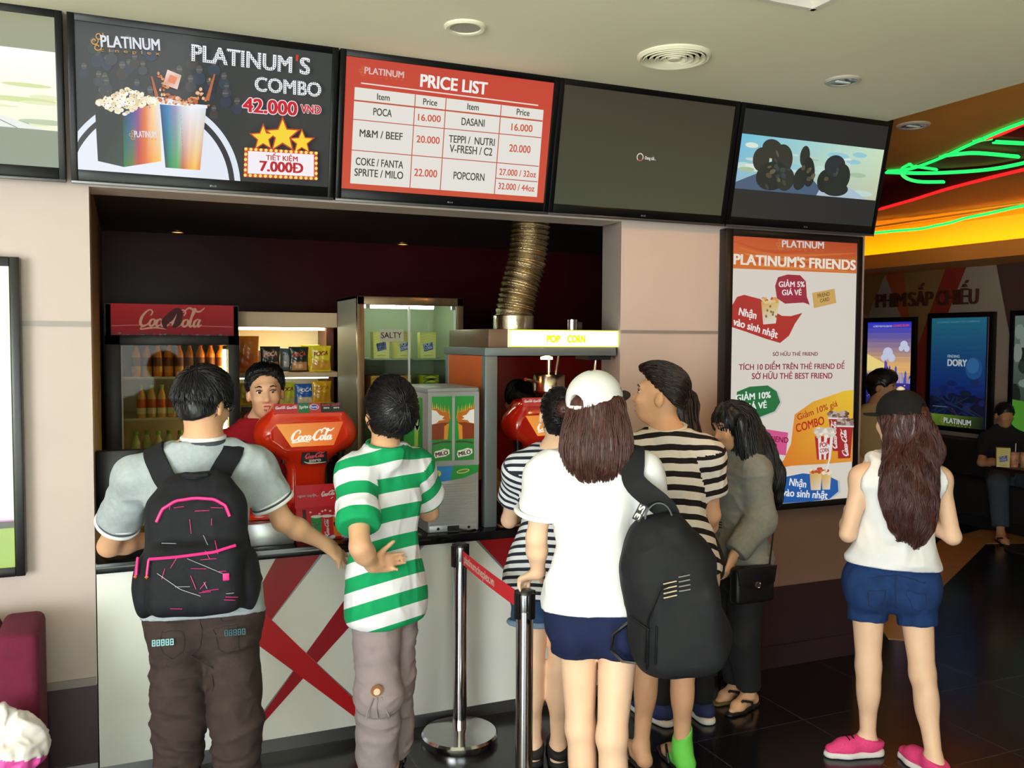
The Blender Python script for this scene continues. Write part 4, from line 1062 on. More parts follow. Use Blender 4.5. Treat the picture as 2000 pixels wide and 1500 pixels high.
c.build('header_sign', printed('fridge_header_glow', .35, .40, spec=.06), (X0+.03, Y0+.012, 1.775), (1, 0, 0), (0, 0, 1), fr, thick=.01)

CAPO = mat('orange_cap', (226, 90, 30), .4); CAPG = mat('green_cap', (120, 176, 50), .4)
JUICE = mat('orange_drink', (232, 132, 24), .2, spec=.6); TEA = mat('amber_drink', (214, 170, 96), .2); WATER = mat('pale_green_drink', (190, 206, 140), .15, spec=.6)
def bottle(name, label, liq, cap, lab_rgb, lab2, h=.19, group=''):
    t = thing(name, label, 'bottle', (0, 0, 0), group=group); r = .0245; b = MB()
    b.lathe([(0, 0), (r*.9, 0), (r, .008), (r, h*.30), (r*.93, h*.36), (r, h*.42), (r, h*.58), (r*.95, h*.66), (r*.55, h*.80), (r*.42, h*.86), (r*.42, h*.91)], (0, 0, 0), liq, 16); b.build('bottle_body', t)
    b = MB(); b.lathe([(r*.5, h*.895), (r*.52, h*.90), (r*.52, h*.985), (r*.46, h), (0, h)], (0, 0, 0), cap, 14); b.build('cap', t)
    b = MB(); b.lathe([(r*1.02, h*.12), (r*1.03, h*.3)], (0, 0, 0), mat(name+'_label_low', lab2, .5), 16); b.lathe([(r*1.03, h*.3), (r*1.03, h*.5), (r*1.01, h*.56)], (0, 0, 0), mat(name+'_label_top', lab_rgb, .5), 16); b.build('label', t)
    return t
ORD = ('first', 'second', 'third', 'fourth', 'fifth', 'sixth', 'seventh', 'eighth', 'ninth')
o1 = bottle('juice_bottle', '', JUICE, CAPO, (120, 60, 30), (226, 150, 60), .185, 'orange drinks on the top fridge shelf')
o2 = bottle('tea_bottle', '', TEA, CAPG, (206, 90, 40), (222, 214, 170), .178, 'labelled drinks on the middle fridge shelf')
o3 = bottle('lemonade_bottle', '', WATER, CAPG, (190, 206, 140), (206, 214, 160), .182, 'clear drinks on the low fridge shelf')
for k in range(9):
    lab = 'orange drink bottle on the top fridge shelf, %s from the left' % ORD[k]; p = (.172+.0545*k, 1.41+.006*(k % 2), 1.552)
    if k == 0: o1.location = p; o1['label'] = lab
    else: dup(o1, p, .4*k, lab)
for k in range(9):
    lab = 'green capped bottle with red label on the middle fridge shelf, %s from the left' % ORD[k]; p = (.196+.0515*k, 1.41, 1.33)
    if k == 0: o2.location = p; o2['label'] = lab
    else: dup(o2, p, .5*k, lab)
for k in range(8):
    lab = 'clear bottle with green cap on the low fridge shelf, %s from the left' % ORD[k]; p = (.165+.056*k, 1.38+.04*(k % 2), 1.075)
    if k == 0: o3.location = p; o3['label'] = lab
    else: dup(o3, p, .3*k, lab)

# ================================================================ SNACK SHELVES
sn = thing('snack_shelf', 'beige lit wall shelves of crisp bags beside the drinks fridge', 'shelf', (1.0, 1.72, 0)); SB = mat('shelf_beige', (206, 178, 140), .5); SWh = mat('shelf_back_white', (236, 226, 190), .6)
b = MB(); b.box((-.30, .24, .3), (.30, .26, 1.913), SWh); b.build('back_panel', sn)
b = MB(); b.box((-.30, -.27, 1.828), (.30, .24, 1.913), SB, bev=.003); b.build('canopy', sn)
b = MB(); b.box((.255, -.02, .3), (.30, .24, 1.828), mat('shelf_side_brown', (84, 44, 34), .4)); b.build('side_panel', sn)
b = MB(); b.box((-.298, -.02, .3), (-.285, .24, 1.828), SB); b.build('side_panel', sn)
for z, n in ((1.565, 'shelf_board'), (1.372, 'shelf_board'), (1.1, 'shelf_board')):
    b = MB(); b.box((-.30, -.27, z-.028), (.29, .24, z), SB, bev=.002)
    o = b.build(n, sn)
    if z == 1.372:
        c = Canvas(((0, 0), (600, 0), (600, 28), (0, 28)), .56, .028); c.fill((30, 26, 22))
        c.text('giá bán trên kệ    giá bán trên kệ    giá bán', (10, 20), (590, 20), 12, (200, 190, 160), bold=.02)
        c.build('price_rail', printed('rail_ink', .5), (-.28, -.2715, z-.028), (1, 0, 0), (0, 0, 1), sn)
b = MB(); b.box((-.27, -.05, 1.812), (.24, .02, 1.828), emit('shelf_lamp', (255, 240, 190), 13.0)); b.build('strip_lamp', sn)
b = MB(); b.box((-.28, -.10, 1.522), (.25, -.06, 1.535), emit('shelf_lamp_low', (240, 255, 235), 5.0)); b.build('strip_lamp', sn)

def crisp_bag(label, x, z, y, w, h, base, art, word=None, wc=(250, 230, 120), ang=0.0, lean=0.0, group='crisp bags on the lit shelves'):
    """puffed foil bag with crimped ends"""
    t = thing('crisp_bag', label, 'crisps', (x, y, z), ang, group); t.rotation_euler = (lean, 0, ang)
    nu, nv = 18, 24; d = w*.30
    def S(u, v, s):
        e = max(0.0, 1-(2*u-1)**2)**.6*max(0.0, 1-abs(2*v-1)**3.2)**.8
        cr = .0022*math.sin(v*90)*(1 if v < .07 or v > .93 else 0)
        wr = .004*math.sin(u*17+v*9)*math.sin(v*13-u*5)*e
        pinch = 1-.06*math.sin(math.pi*v)
        return Vector(((u-.5)*w*pinch, s*(d*.5*e+wr+.0015)+cr, v*h))
    vs = []; cols = []
    for s in (-1, 1):
        for j in range(nv+1):
            for i in range(nu+1):
                u, v = i/nu, j/nv; vs.append(S(u, v, s)); cols.append(lin(base))
                if s < 0:
                    for (a0, a1, b0, b1, rgb) in art:
                        if a0 <= u <= a1 and b0 <= v <= b1: cols[-1] = lin(rgb)
                if v < .05 or v > .95: cols[-1] = tuple(min(1, q*1.15) for q in lin(base))
    fs = []; K = (nu+1)*(nv+1)
    for s in (0, 1):
        for j in range(nv):
            for i in range(nu):
                a = s*K+j*(nu+1)+i; q = (a, a+1, a+nu+2, a+nu+1); fs.append(q if s == 0 else q[::-1])
    for j in range(nv):
        for i in (0, nu):
            a = j*(nu+1)+i; q = (a, a+nu+1, K+a+nu+1, K+a); fs.append(q if i == 0 else q[::-1])
    me = bpy.data.meshes.new('foil_bag'); me.from_pydata([tuple(v) for v in vs], [], fs)
    at_ = me.color_attributes.new('ink', 'FLOAT_COLOR', 'POINT'); at_.data.foreach_set('color', np.array([tuple(q)+(1,) for q in cols], np.float32).ravel())
    me.materials.append(printed('foil_ink', .28, coat=.3)); me.polygons.foreach_set('use_smooth', [True]*len(fs)); me.update(); link('foil_bag', me, t)
    if word:
        v, tr = glyphs(word, .06, 1.0, 0.2); x0, x1 = v[:, 0].min(), v[:, 0].max()
        mb = MB(); pts = []
        for p in v:
            u = .16+.68*(p[0]-x0)/(x1-x0); vv = .62+.16*p[1]+.10*(u-.5); q = S(min(u, 1), min(vv, 1), -1); pts.append((q.x, q.y-.002, q.z))
        mb.add(pts, tr, mat('bag_word_%d_%d' % (wc[0], wc[2]), wc, .5)); mb.build('lettering', t)
    return t
crisp_bag('big orange crisp bag at the left end of the upper snack shelf', .765, 1.565, 1.60, .15, .21, (222, 130, 30), [(.2, .8, .1, .5, (206, 100, 30))], None)
crisp_bag('dark green crisp bag with brown front, second on the upper snack shelf', .90, 1.565, 1.58, .115, .15, (30, 44, 32), [(.12, .9, .1, .4, (150, 90, 60)), (.1, .9, .55, .8, (110, 40, 36))], 'POCA', (226, 200, 180))
crisp_bag('pale crisp bag half hidden behind the second bag on the upper shelf', .845, 1.565, 1.68, .10, .13, (150, 160, 150), [], None)
crisp_bag('blue grey crisp bag half hidden behind the dark green crisp bag', 1.02, 1.565, 1.66, .11, .14, (60, 84, 96), [(.2, .8, .2, .7, (150, 160, 160))], None)
crisp_bag('dark green crisp bag with a potato picture, middle of the upper snack shelf', 1.062, 1.565, 1.56, .118, .148, (34, 48, 34), [(.15, .9, .08, .38, (190, 130, 80)), (.3, .7, .15, .3, (226, 180, 120))], 'POCA', (206, 70, 50), .05)
crisp_bag('bright yellow crisp bag at the right end of the upper snack shelf', 1.19, 1.565, 1.56, .13, .155, (226, 206, 40), [(.1, .9, .08, .42, (206, 150, 50))], 'POCA', (150, 50, 30), -.05)
crisp_bag('yellow crisp bag leaning behind the bright yellow one on the upper shelf', 1.15, 1.565, 1.67, .12, .16, (232, 214, 60), [], None, ang=.12)
crisp_bag('yellow crisp bag at the left end of the lower snack shelf', .775, 1.372, 1.58, .11, .13, (222, 196, 50), [(.2, .8, .1, .4, (196, 150, 60))], None)
crisp_bag('yellow green crisp bag tilted on the lower snack shelf beside the blue one', .99, 1.372, 1.57, .115, .13, (206, 204, 50), [(.1, .9, .08, .35, (190, 180, 90))], 'POCA', (130, 40, 30), .1)
crisp_bag('blue crisp bag on the lower snack shelf', 1.095, 1.372, 1.56, .118, .122, (36, 96, 176), [(.15, .85, .08, .35, (220, 200, 160))], 'POCA', (236, 236, 240))
crisp_bag('golden yellow crisp bag at the right end of the lower snack shelf', 1.195, 1.372, 1.55, .12, .138, (222, 170, 30), [(.15, .85, .1, .5, (206, 150, 30))], 'POCA', (190, 120, 20))

# ================================================================ POPCORN CABINET
pc = thing('popcorn_cabinet', 'tall steel display cabinet with glass doors and a lit tube, holding popcorn bags', 'cabinet', (1.56, 1.15, 0)); BR = mat('bronzed_steel', (126, 106, 80), .3, metal=.8, noise=.08, scale=20)
GP = mat('cabinet_grey_green', (150, 154, 134), .5)
w0, w1, d0, d1 = -.303, .297, -.25, .25
b = MB()
b.box((w0, d0, 0), (w0+.038, d0+.03, 1.99), BR, bev=.002); b.box((w1-.036, d0, 0), (w1, d0+.03, 1.99), BR, bev=.002); b.box((w0, d0, 1.945), (w1, d0+.03, 1.99), BR, bev=.002)
b.build('front_frame', pc)
b = MB(); b.box((w0, d0+.03, 0), (w0+.012, d1, 1.99), GP); b.box((w1-.012, d0+.03, 0), (w1, d1, 1.99), GP); b.box((w0, d0+.03, 1.978), (w1, d1, 1.99), GP); b.box((w0, d1-.012, 0), (w1, d1, 1.99), GP); b.build('carcass', pc)
for z in (1.655, 1.43, 1.1): b = MB(); b.box((w0+.014, d0+.05, z-.008), (w1-.014, d1-.014, z), mat('shelf_glass_edge', (150, 168, 150), .15, spec=.8)); b.build('shelf', pc)
for i in range(5): b = MB(); b.box((w0+.02, d1-.03, 1.45+i*.035), (w1-.02, d1-.014, 1.462+i*.035), GP); b.build('back_slat', pc)
for s, (xa, xb) in enumerate(((w0+.04, -.012), (-.004, w1-.038))):
    d = MB(); d.box((xa, d0+.008, .9), (xb, d0+.014, 1.94), glass('cabinet_glass', (236, 244, 236), .12)); do = d.build('door', pc)
    b = MB(); b.box((xb-.008 if s == 0 else xb-.012, d0+.004, .9), (xb+.002 if s == 0 else xb-.004, d0+.018, 1.94), mat('glass_edge_trim', (190, 194, 184), .3)); b.build('edge_strip', do)
    b = MB(); b.box(((xa+.01) if s == 0 else xb-.03, d0, 1.925), ((xa+.03) if s == 0 else xb-.01, d0+.02, 1.945), STEEL); b.build('hinge', do)
b = MB(); b.tube([(-.23, -.10, 1.945), (.17, -.10, 1.945)], .014, emit('cabinet_tube', (245, 255, 235), 26.0), 12); b.build('tube_lamp', pc)
YEL = (226, 206, 90)
def pop_bag(label, x, y, z, ang=0.0, s=1.0):
    t = thing('popcorn_box', label, 'popcorn box', (x, y, z), ang, 'popcorn boxes on the cabinet shelf'); b = MB(); W, H2, D = .095*s, .145*s, .06*s
    b.add([(-W/2*.92, -D/2, 0), (W/2*.92, -D/2, 0), (W/2*.92, D/2, 0), (-W/2*.92, D/2, 0), (-W/2, -D/2, H2), (W/2, -D/2, H2*1.01), (W/2, D/2, H2), (-W/2, D/2, H2)],
          [(3, 2, 1, 0), (0, 1, 5, 4), (1, 2, 6, 5), (2, 3, 7, 6), (3, 0, 4, 7), (4, 5, 6, 7)], mat('popcorn_card', (214, 200, 120), .6)); b.build('carton', t)
    c = Canvas(((0, 0), (100, 0), (100, 150), (0, 150)), W*.9, H2*.96); c.fill((222, 206, 110), (226, 214, 140))
    for k in range(9): c.stroke([(0, 20+k*16), (50, 8+k*16), (100, 18+k*16)], 3, (236, 226, 170), 4); c.layer -= 1
    c.layer += 1
    c.poly([(16, 68), (78, 54), (84, 98), (24, 112)], (66, 84, 176)); c.text('POP', (24, 84), (72, 74), 22, (236, 236, 246), bold=.06); c.text('CORN', (26, 104), (78, 92), 16, (236, 236, 246), bold=.06)
    c.stroke([(20, 136), (80, 134)], 3, (150, 130, 80), 0)
    c.build('printed_front', printed('carton_ink', .6), (-W*.45, -D/2-.0005, .002), (1, 0, 0), (0, 0, 1), t)
    return t
pop_bag('yellow popcorn box behind the SALTY card on the cabinet shelf', 1.412, 1.02, 1.655)
pop_bag('yellow popcorn box leaning in the middle of the cabinet shelf', 1.54, 1.04, 1.655, .25)
pop_bag('yellow popcorn box standing alone behind the right cabinet door', 1.682, 1.02, 1.655, -.05)
t = thing('salty_card', 'pink card reading SALTY taped inside the cabinet glass', 'sign', (1.452, .925, 1.748))
c = Canvas(((0, 0), (240, 0), (240, 120), (0, 120)), .134, .067); c.fill((232, 200, 200)); c.text('SALTY', (14, 88), (222, 84), 56, (176, 30, 60), bold=.02)
c.build('card', printed('card_ink', .6), (-.067, 0, 0), (1, 0, 0), (0, 0, 1), t, thick=.001)
def swirl_box(name, label, x, y, z, W, H2, D, rgb, rg2):
    t = thing(name, label, 'box', (x, y, z), group='patterned boxes on the lower cabinet shelf'); b = MB(); b.box((-W/2, -D/2, 0), (W/2, D/2, H2), mat(name+'_card_%d' % rgb[0], rgb, .5), bev=.002); b.build('carton', t)
    c = Canvas(((0, 0), (100*W/H2, 0), (100*W/H2, 100), (0, 100)), W*.98, H2*.98); c.fill(rgb)
    for cx, n in ((100*W/H2*.25, 6), (100*W/H2*.8, 6)):
        for k in range(n): c.ring((cx, 120), 20+k*20, 29+k*20, rg2, 20, 180, 360); c.layer -= 1
    c.build('printed_front', printed('carton_ink', .6), (-W*.49, -D/2-.0005, .002), (1, 0, 0), (0, 0, 1), t)
swirl_box('patterned_box', 'wide orange box with yellow swirls on the lower cabinet shelf', 1.465, 1.06, 1.43, .23, .13, .16, (214, 130, 40), (240, 190, 70))
swirl_box('patterned_box', 'small yellow box with green swirls on the lower cabinet shelf', 1.70, 1.06, 1.43, .095, .13, .12, (206, 200, 60), (120, 130, 30))

# ================================================================ POPCORN MACHINE WITH ITS DUCT
pm = thing('popcorn_machine', 'grey popcorn kiosk frame with a glowing POP CORN sign and steel kettle', 'popcorn machine', (2.0, .30, .883)); GY = mat('machine_grey', (120, 130, 132), .35, metal=.4)
def L(x, y, z): return (x-2.0, y-.30, z-.883)
b = MB(); b.box(L(1.668, .045, 1.724), L(2.338, .60, 1.811), mat('hood_brown', (112, 88, 68), .4, metal=.4), bev=.004); b.build('hood', pm)
b = MB(); b.box(L(1.645, .03, 1.686), L(2.338, .62, 1.724), GY, bev=.003); b.build('beam', pm)
for x0, y0 in ((1.650, .04), (1.650, .56)):
    b = MB(); b.box(L(x0, y0, .883), L(x0+.062 if x0 < 2 else x0+.05, y0+.05, 1.686), GY, bev=.004); b.build('post', pm)
RB = mat('machine_red_back', (150, 34, 26), .25, coat=.2)
b = MB(); b.box(L(1.652, .09, 1.10), L(1.660, .56, 1.684), mat('machine_orange_side', (206, 96, 40), .4)); b.build('side_panel', pm)
c = Canvas(((415, 990), (1360, 990), (1360, 1137), (415, 1137)), .588, .082); c.fill((255, 255, 250))
for a0 in ((415, 990, 1360, 998), (415, 1129, 1360, 1137), (415, 990, 424, 1137), (1351, 990, 1360, 1137)): c.poly([(a0[0], a0[1]), (a0[2], a0[1]), (a0[2], a0[3]), (a0[0], a0[3])], (214, 220, 40))
c.text('POP', (730, 1096), (846, 1096), 58, (206, 218, 0), bold=.09); c.text('CORN', (906, 1096), (1064, 1096), 60, (206, 218, 0), bold=.09)
c.build('lit_sign', printed('sign_glow', .4, 1.5), L(1.765, .034, 1.727), (1, 0, 0), (0, 0, 1), pm, thick=.012)
KM = mat('kettle_steel', (196, 180, 160), .18, metal=1.0)
b = MB(); b.lathe([(0, 0), (.075, 0), (.085, .01), (.085, .085), (.078, .095), (0, .105)], L(2.13, .36, 1.49), KM, 32); k = b.build('kettle', pm)
b = MB(); b.tube([L(2.13, .36, 1.59), L(2.13, .36, 1.686)], .012, KM); b.tube([L(2.16, .34, 1.59), L(2.165, .32, 1.686)], .008, KM); k2 = b.build('hanger_rod', pm)
b = MB(); b.tube([L(2.04, .36, 1.55), L(2.0, .34, 1.56), L(1.985, .33, 1.56)], .010, KM); b.build('tip_handle', pm)
b = MB(); b.tube([L(2.29, .15, 1.686), L(2.285, .15, 1.60), L(2.275, .15, 1.585)], .006, CHROME, 8); b.build('rod', pm)
b = MB(); b.box(L(2.20, .06, 1.665), L(2.325, .2, 1.686), BLACKM); b.build('lamp_box', pm)
b = MB(); b.lathe([(0, 0), (.03, 0), (.03, .012), (0, .02)], L(1.74, .30, 1.660), emit('machine_lamp', (255, 190, 110), 22.0), 16); b.lathe([(0, 0), (.03, 0), (.03, .012), (0, .02)], L(2.05, .22, 1.664), emit('machine_lamp', (255, 190, 110), 22.0), 16); b.build('warm_lamp', pm)
b = MB(); b.lathe([(0, 0), (.025, 0), (.025, .05), (.012, .055), (0, .055)], L(2.13, .10, 1.811), CHROME, 16); b.box(L(2.14, .09, 1.811), L(2.18, .11, 1.85), BLACKM); b.build('flue_knob', pm)
du = thing('exhaust_duct', 'crinkled silver foil duct rising from the popcorn machine to the ceiling', 'duct', (1.93, .36, 1.811)); DM = mat('foil_duct', (176, 160, 128), .24, metal=1.0, bump=.5, bscale=140)
pts = []; rs = []
key = [(0, 0, 0), (.005, 0, .08), (.03, .0, .2), (.07, .0, .34), (.088, .0, .46), (.095, .0, .579)]
for i in range(150):
    t_ = i/149*(len(key)-1); a = min(int(t_), len(key)-2); u = t_-a; p = Vector(key[a]).lerp(Vector(key[a+1]), u); pts.append(p)
    z = p.z; rs.append(.094+.0055*math.sin(z*2*math.pi/.026) if z > .075 else .098)
b = MB(); b.tube(pts, rs, DM, 40, cap=True); b.build('flexible_hose', du)
b = MB(); b.lathe([(.104, 0), (.104, .07), (.098, .075)], (0, 0, 0), mat('duct_collar', (190, 184, 160), .25, metal=1.0, bump=.2, bscale=40), 36); b.build('collar', du)

# ================================================================ SODA DISPENSERS
RG = mat('gloss_red_plastic', (226, 52, 22), .14, coat=.6); RGD = mat('gloss_red_plastic_deep', (176, 30, 18), .14, coat=.6)
def dispenser(label, cx, cy, m, full=True, tilt=0.0):
    t = thing('soda_dispenser', label, 'drink dispenser', (cx, cy, .883), tilt)
    f = Field()
    f.box((0, 0, .505), (.165, .080, .072), .035, k=.04)
    f.ball((-.170, .0, .448), (.062, .088, .078), k=.06); f.ball((.170, 0, .448), (.062, .088, .078), k=.06)
    f.box((0, -.004, .430), (.13, .078, .06), .03, k=.07)
    f.box((0, .012, .22), (.084, .058, .26), .035, k=.11)
    V, Q = f.mesh(.006, smooth=2)
    V[:, 2] = np.maximum(V[:, 2], .03)
    fl = (V[:, 2] > .385) & (np.abs(V[:, 0]) < .165); V[fl, 1] = np.maximum(V[fl, 1], -.092)
    mesh_obj('tower', V, Q, m, t)
    ST = mat('tray_steel', (186, 190, 190), .28, metal=.8)
    if full:
        b = MB(); b.box((-.30, -.245, 0), (-.095, .10, .10), ST, bev=.006); b.box((-.30, -.06, 0), (.13, .10, .10), ST, bev=.006); b.build('drip_base', t)
        b = MB(); b.box((-.285, -.20, .10), (-.10, .09, .135), m, bev=.015); b.box((-.285, -.055, .10), (.12, .09, .135), m, bev=.015); b.build('drip_tray', t)
    else:
        b = MB(); b.box((-.20, -.16, 0), (.13, .10, .10), ST, bev=.006); b.build('drip_base', t)
        b = MB(); b.box((-.19, -.15, .10), (.12, .09, .135), m, bev=.015); b.build('drip_tray', t)
    for x in (-.155, -.10, .10, .155):
        b = MB(); b.lathe([(.016, -.05), (.018, -.02), (.024, 0), (.024, .03)], (x, -.02, .37), BLACK, 14); b.build('nozzle', t)
    c = Canvas(((270, 110), (910, 110), (910, 430), (270, 430)), .305, .152)
    c.poly([(280, 212), (905, 205), (815, 425), (420, 428)], [(240, 150, 50), (226, 100, 40), (236, 110, 40), (246, 160, 60)])
    script_logo(c, (410, 372), (800, 372), 104, (255, 246, 226), 1.15)
    c.build('lit_panel', printed('dispenser_glow', .3, .9), (-.152, -.0925, .398), (1, 0, 0), (0, 0, 1), t)
    c = Canvas(((270, 110), (910, 110), (910, 210), (270, 210)), .305, .046); c.fill((206, 40, 40))
    c.poly([(490, 110), (595, 110), (595, 210), (490, 210)], (20, 120, 60)); c.text('Sprite', (502, 165), (585, 158), 30, (246, 250, 246), bold=.04, shear=.2)
    c.poly([(700, 110), (910, 110), (910, 210), (700, 210)], (26, 22, 24)); c.ell((640, 150), 44, 30, (246, 240, 240)); c.ell((640, 150), 38, 25, (40, 60, 150)); c.text('Fanta', (608, 160), (672, 158), 22, (250, 250, 250), bold=.04)
    script_logo(c, (284, 160), (375, 160), 26, (250, 236, 236), 1.6); script_logo(c, (386, 160), (480, 160), 26, (250, 236, 236), 1.6)
    for x in (712, 806): script_logo(c, (x, 138), (x+80, 138), 20, (200, 40, 44), 1.6); c.text('zero', (x+14, 170), (x+70, 170), 20, (240, 240, 240), bold=.05)
    c.build('brand_strip', printed('strip_glow', .3, .55), (-.152, -.0845, .548), (1, 0, 0), (0, .45, .893), t, thick=.01)
    if full:
        c = Canvas(((525, 447), (755, 447), (755, 615), (525, 615)), .112, .080); c.fill((26, 24, 26))
        c.text('bắt đầu mỗi ngày', (552, 470), (712, 466), 14, (220, 220, 220)); c.text('không đường vẫn tuyệt vời', (545, 488), (738, 484), 10, (190, 190, 190))
        script_logo(c, (552, 556), (726, 550), 46, (226, 90, 100), 1.4); c.text('zero', (588, 594), (700, 590), 32, (248, 248, 248), bold=.07); c.stroke([(545, 588), (600, 606), (745, 600)], [4, 12, 4], (240, 240, 240))
        c.build('zero_plate', printed('plate_ink', .3), (-.034, -.0860, .318), (1, 0, 0), (0, -.06, .998), t, thick=.035)
    return t
dispenser('glossy red soda dispenser with a lit script panel beside the cashier', .868, .275, RG)
dispenser('second red soda dispenser half hidden under the popcorn machine canopy', 2.085, .315, RGD, False)

bx = thing('cup_display_box', 'red cardboard counter display with pictures of soda cups', 'display box', (.985, .06, .883))
b = MB(); b.box((-.20, 0, 0), (.20, .14, .15), mat('display_red', (214, 22, 40), .4), bev=.002); b.build('tray', bx)
c = Canvas(((430, 845), (1300, 815), (1300, 1060), (440, 1075)), .41, .098); c.fill((222, 26, 46))
c.text('ngon tuyệt...', (458, 965), (645, 958), 26, (252, 236, 236), bold=.04); script_logo(c, (665, 958), (785, 950), 46, (252, 240, 240), 1.3); c.text('nữa vời', (805, 950), (900, 946), 24, (252, 236, 236), bold=.04)
c.stroke([(750, 990), (770, 975)], 8, (252, 240, 240), 0)
c.build('header_board', printed('display_ink', .35), (-.205, -.006, .148), (1, 0, 0), (0, .10, .995), bx, thick=.004)
c = Canvas(((440, 1075), (1300, 1060), (1300, 1370), (440, 1380)), .40, .148); c.fill((214, 24, 44))
c.poly([(495, 1095), (528, 1095), (536, 1200), (505, 1200)], (60, 10, 16))
for i in range(16): c.ell((560+rg.random()*600, 1100+rg.random()*40), 12, 9, (250, 210, 214), 8)
for x0, col, rim, wd in ((575, (30, 150, 70), (240, 246, 240), 'Sprite'), (670, (214, 30, 46), (250, 236, 236), None), (775, (238, 130, 30), (252, 240, 226), 'Fanta'), (890, (40, 40, 46), (240, 240, 240), 'zero')):
    c.poly([(x0, 1160), (x0+104, 1158), (x0+90, 1350), (x0+14, 1352)], col); c.ell((x0+52, 1160), 54, 14, rim)
    if wd: c.text(wd, (x0+14, 1256), (x0+92, 1236), 34, (250, 250, 250), bold=.05, shear=.2, outline=((30, 60, 140), .04) if wd == 'Fanta' else None)
    else: script_logo(c, (x0+66, 1340), (x0+66, 1190), 36, (252, 236, 236), 1.5)
for i in range(40): c.ell((560+rg.random()*700, 1335+rg.random()*50), 22, 15, rg.choice([(196, 214, 240), (226, 236, 250), (150, 180, 226)]), 8)
c.build('front_print', printed('display_ink', .35), (-.20, -.0015, .001), (1, 0, 0), (0, 0, 1), bx)

# ================================================================ CHOCOLATE DRINK MACHINE
mm = thing('malt_drink_machine', 'tall grey and green malt drink machine on the counter', 'drink machine', (1.485, .22, .883)); MG = mat('machine_silver', (168, 172, 172), .35, metal=.3)
b = MB(); b.prism([(-.122, -.205), (.118, -.222), (.135, -.18), (.128, .18), (-.122, .18)], 0, .635, MG, bev=.008); b.build('casing', mm)
b = MB(); b.prism([(-.124, -.203), (.120, -.220), (.137, -.18), (.13, .182), (-.124, .182)], .632, .660, mat('machine_top_grey', (140, 144, 146), .4), bev=.012); b.build('top', mm)
ang = math.atan2(-.017, .24); ex = (math.cos(ang), math.sin(ang), 0)
c = Canvas(((375, 75), (820, 75), (820, 740), (375, 740)), .240, .335); c.fill((150, 156, 158))
for x0, x1, fl in ((408, 582, 1), (607, 775, -1)):
    c.poly([(x0, 112), (x1, 112), (x1, 692), (x0, 692)], (40, 150, 66))
    w = x1-x0; X = lambda u: x0+u*w if fl > 0 else x1-u*w
    for k in range(9):
        u = k/9; c.poly([(X(u*.9), 250+u*60), (X(u*.9+.03), 160+u*40+(k % 2)*20), (X(u*.9+.12), 262+u*60)], rg.choice([(226, 160, 40), (214, 120, 30), (240, 196, 80)]))
    c.poly([(X(0), 235), (X(.2), 215), (X(.5), 250), (X(.85), 262), (X(.9), 330), (X(.75), 360), (X(0), 380)], (196, 110, 36))
    c.poly([(X(0), 360), (X(.85), 352), (X(.78), 500), (X(0), 500)], (134, 58, 26)); c.poly([(X(.62), 380), (X(.85), 352), (X(.78), 500), (X(.6), 500)], (226, 150, 50))
    c.poly([(X(0), 232), (X(.22), 240), (X(.4), 280), (X(.62), 292), (X(.5), 312), (X(.66), 322), (X(.34), 330), (X(.24), 352), (X(0), 362)], (236, 238, 240))
    c.stroke([(X(.0), 384), (X(.4), 356), (X(.85), 352)], [4, 10, 4], (120, 50, 24))
    c.poly([(x0, 512), (x0+w*.5, 500), (x1, 506), (x1, 692), (x0, 692)], (46, 140, 64)); c.stroke([(X(.05), 540), (X(.45), 524), (X(.95), 522)], 16, (70, 74, 50), 4)
    bl = [(x0+18, 640), (x0+26, 604), (x0+70, 596), (x0+110, 582), (x0+150, 592), (x0+154, 630), (x0+120, 652), (x0+60, 660), (x0+30, 668)]
    c.poly(bl, (240, 242, 236)); c.text('MILO', (x0+34, 652), (x0+142, 634), 34, (70, 30, 20), bold=.07); c.text('nestlé', (x0+84, 606), (x0+140, 598), 12, (170, 110, 60))
c.poly([(585, 130), (604, 130), (604, 690), (585, 690)], (170, 176, 178))
c.build('door_panel', printed('machine_print', .3, coat=.2), (-.1215, -.2085, .305), ex, (0, 0, 1), mm, thick=.002)
c = Canvas(((380, 750), (798, 750), (798, 900), (420, 915)), .236, .078)
c.poly([(380, 750), (600, 750), (590, 885), (420, 912), (390, 905)], (36, 130, 206)); c.poly([(600, 750), (798, 750), (798, 815), (690, 866), (590, 885)], (40, 150, 66))
c.ell((468, 825), 40, 34, (214, 214, 60)); c.ell((468, 820), 26, 22, (180, 200, 90)); c.ell((450, 858), 12, 10, (244, 248, 250)); c.ell((484, 858), 12, 10, (244, 248, 250)); c.ell((682, 804), 50, 20, (220, 214, 140), 20, -.2); c.ell((682, 804), 42, 12, (80, 140, 60), 20, -.2)
c.build('brand_band', printed('machine_print', .3, coat=.2), (-.1205, -.2088, .226), ex, (0, 0, 1), mm)
b = MB()
for i in range(17): b.box((-.108, -.214-.006*0, .038+i*.0112), (.108, -.206, .0435+i*.0112), mat('grille_grey', (150, 150, 144), .4), rz=ang)
b.build('grille_slat', mm)
b = MB(); b.box((-.112, -.211, .03), (.112, -.205, .235), mat('grille_dark', (46, 48, 46), .5), rz=ang); b.build('grille_back', mm)
b = MB(); b.box((-.115, -.216, .004), (.112, -.208, .034), MG, rz=ang, bev=.002); b.box((-.03, -.218, .006), (.025, -.212, .03), BLACKM, rz=ang); b.lathe([(0, -.006), (.006, -.004), (.006, 0)], (-.075, -.219, .02), BLACK, 10, 'Y'); b.lathe([(0, -.006), (.006, -.004), (.006, 0)], (.07, -.226, .02), BLACK, 10, 'Y'); b.build('foot_panel', mm)
b = MB(); b.tube([(.0, -.222, .018), (.03, -.24, .012), (.06, -.245, .006), (.14, -.20, .005)], .004, BLACK, 8); b.build('power_cord', mm)
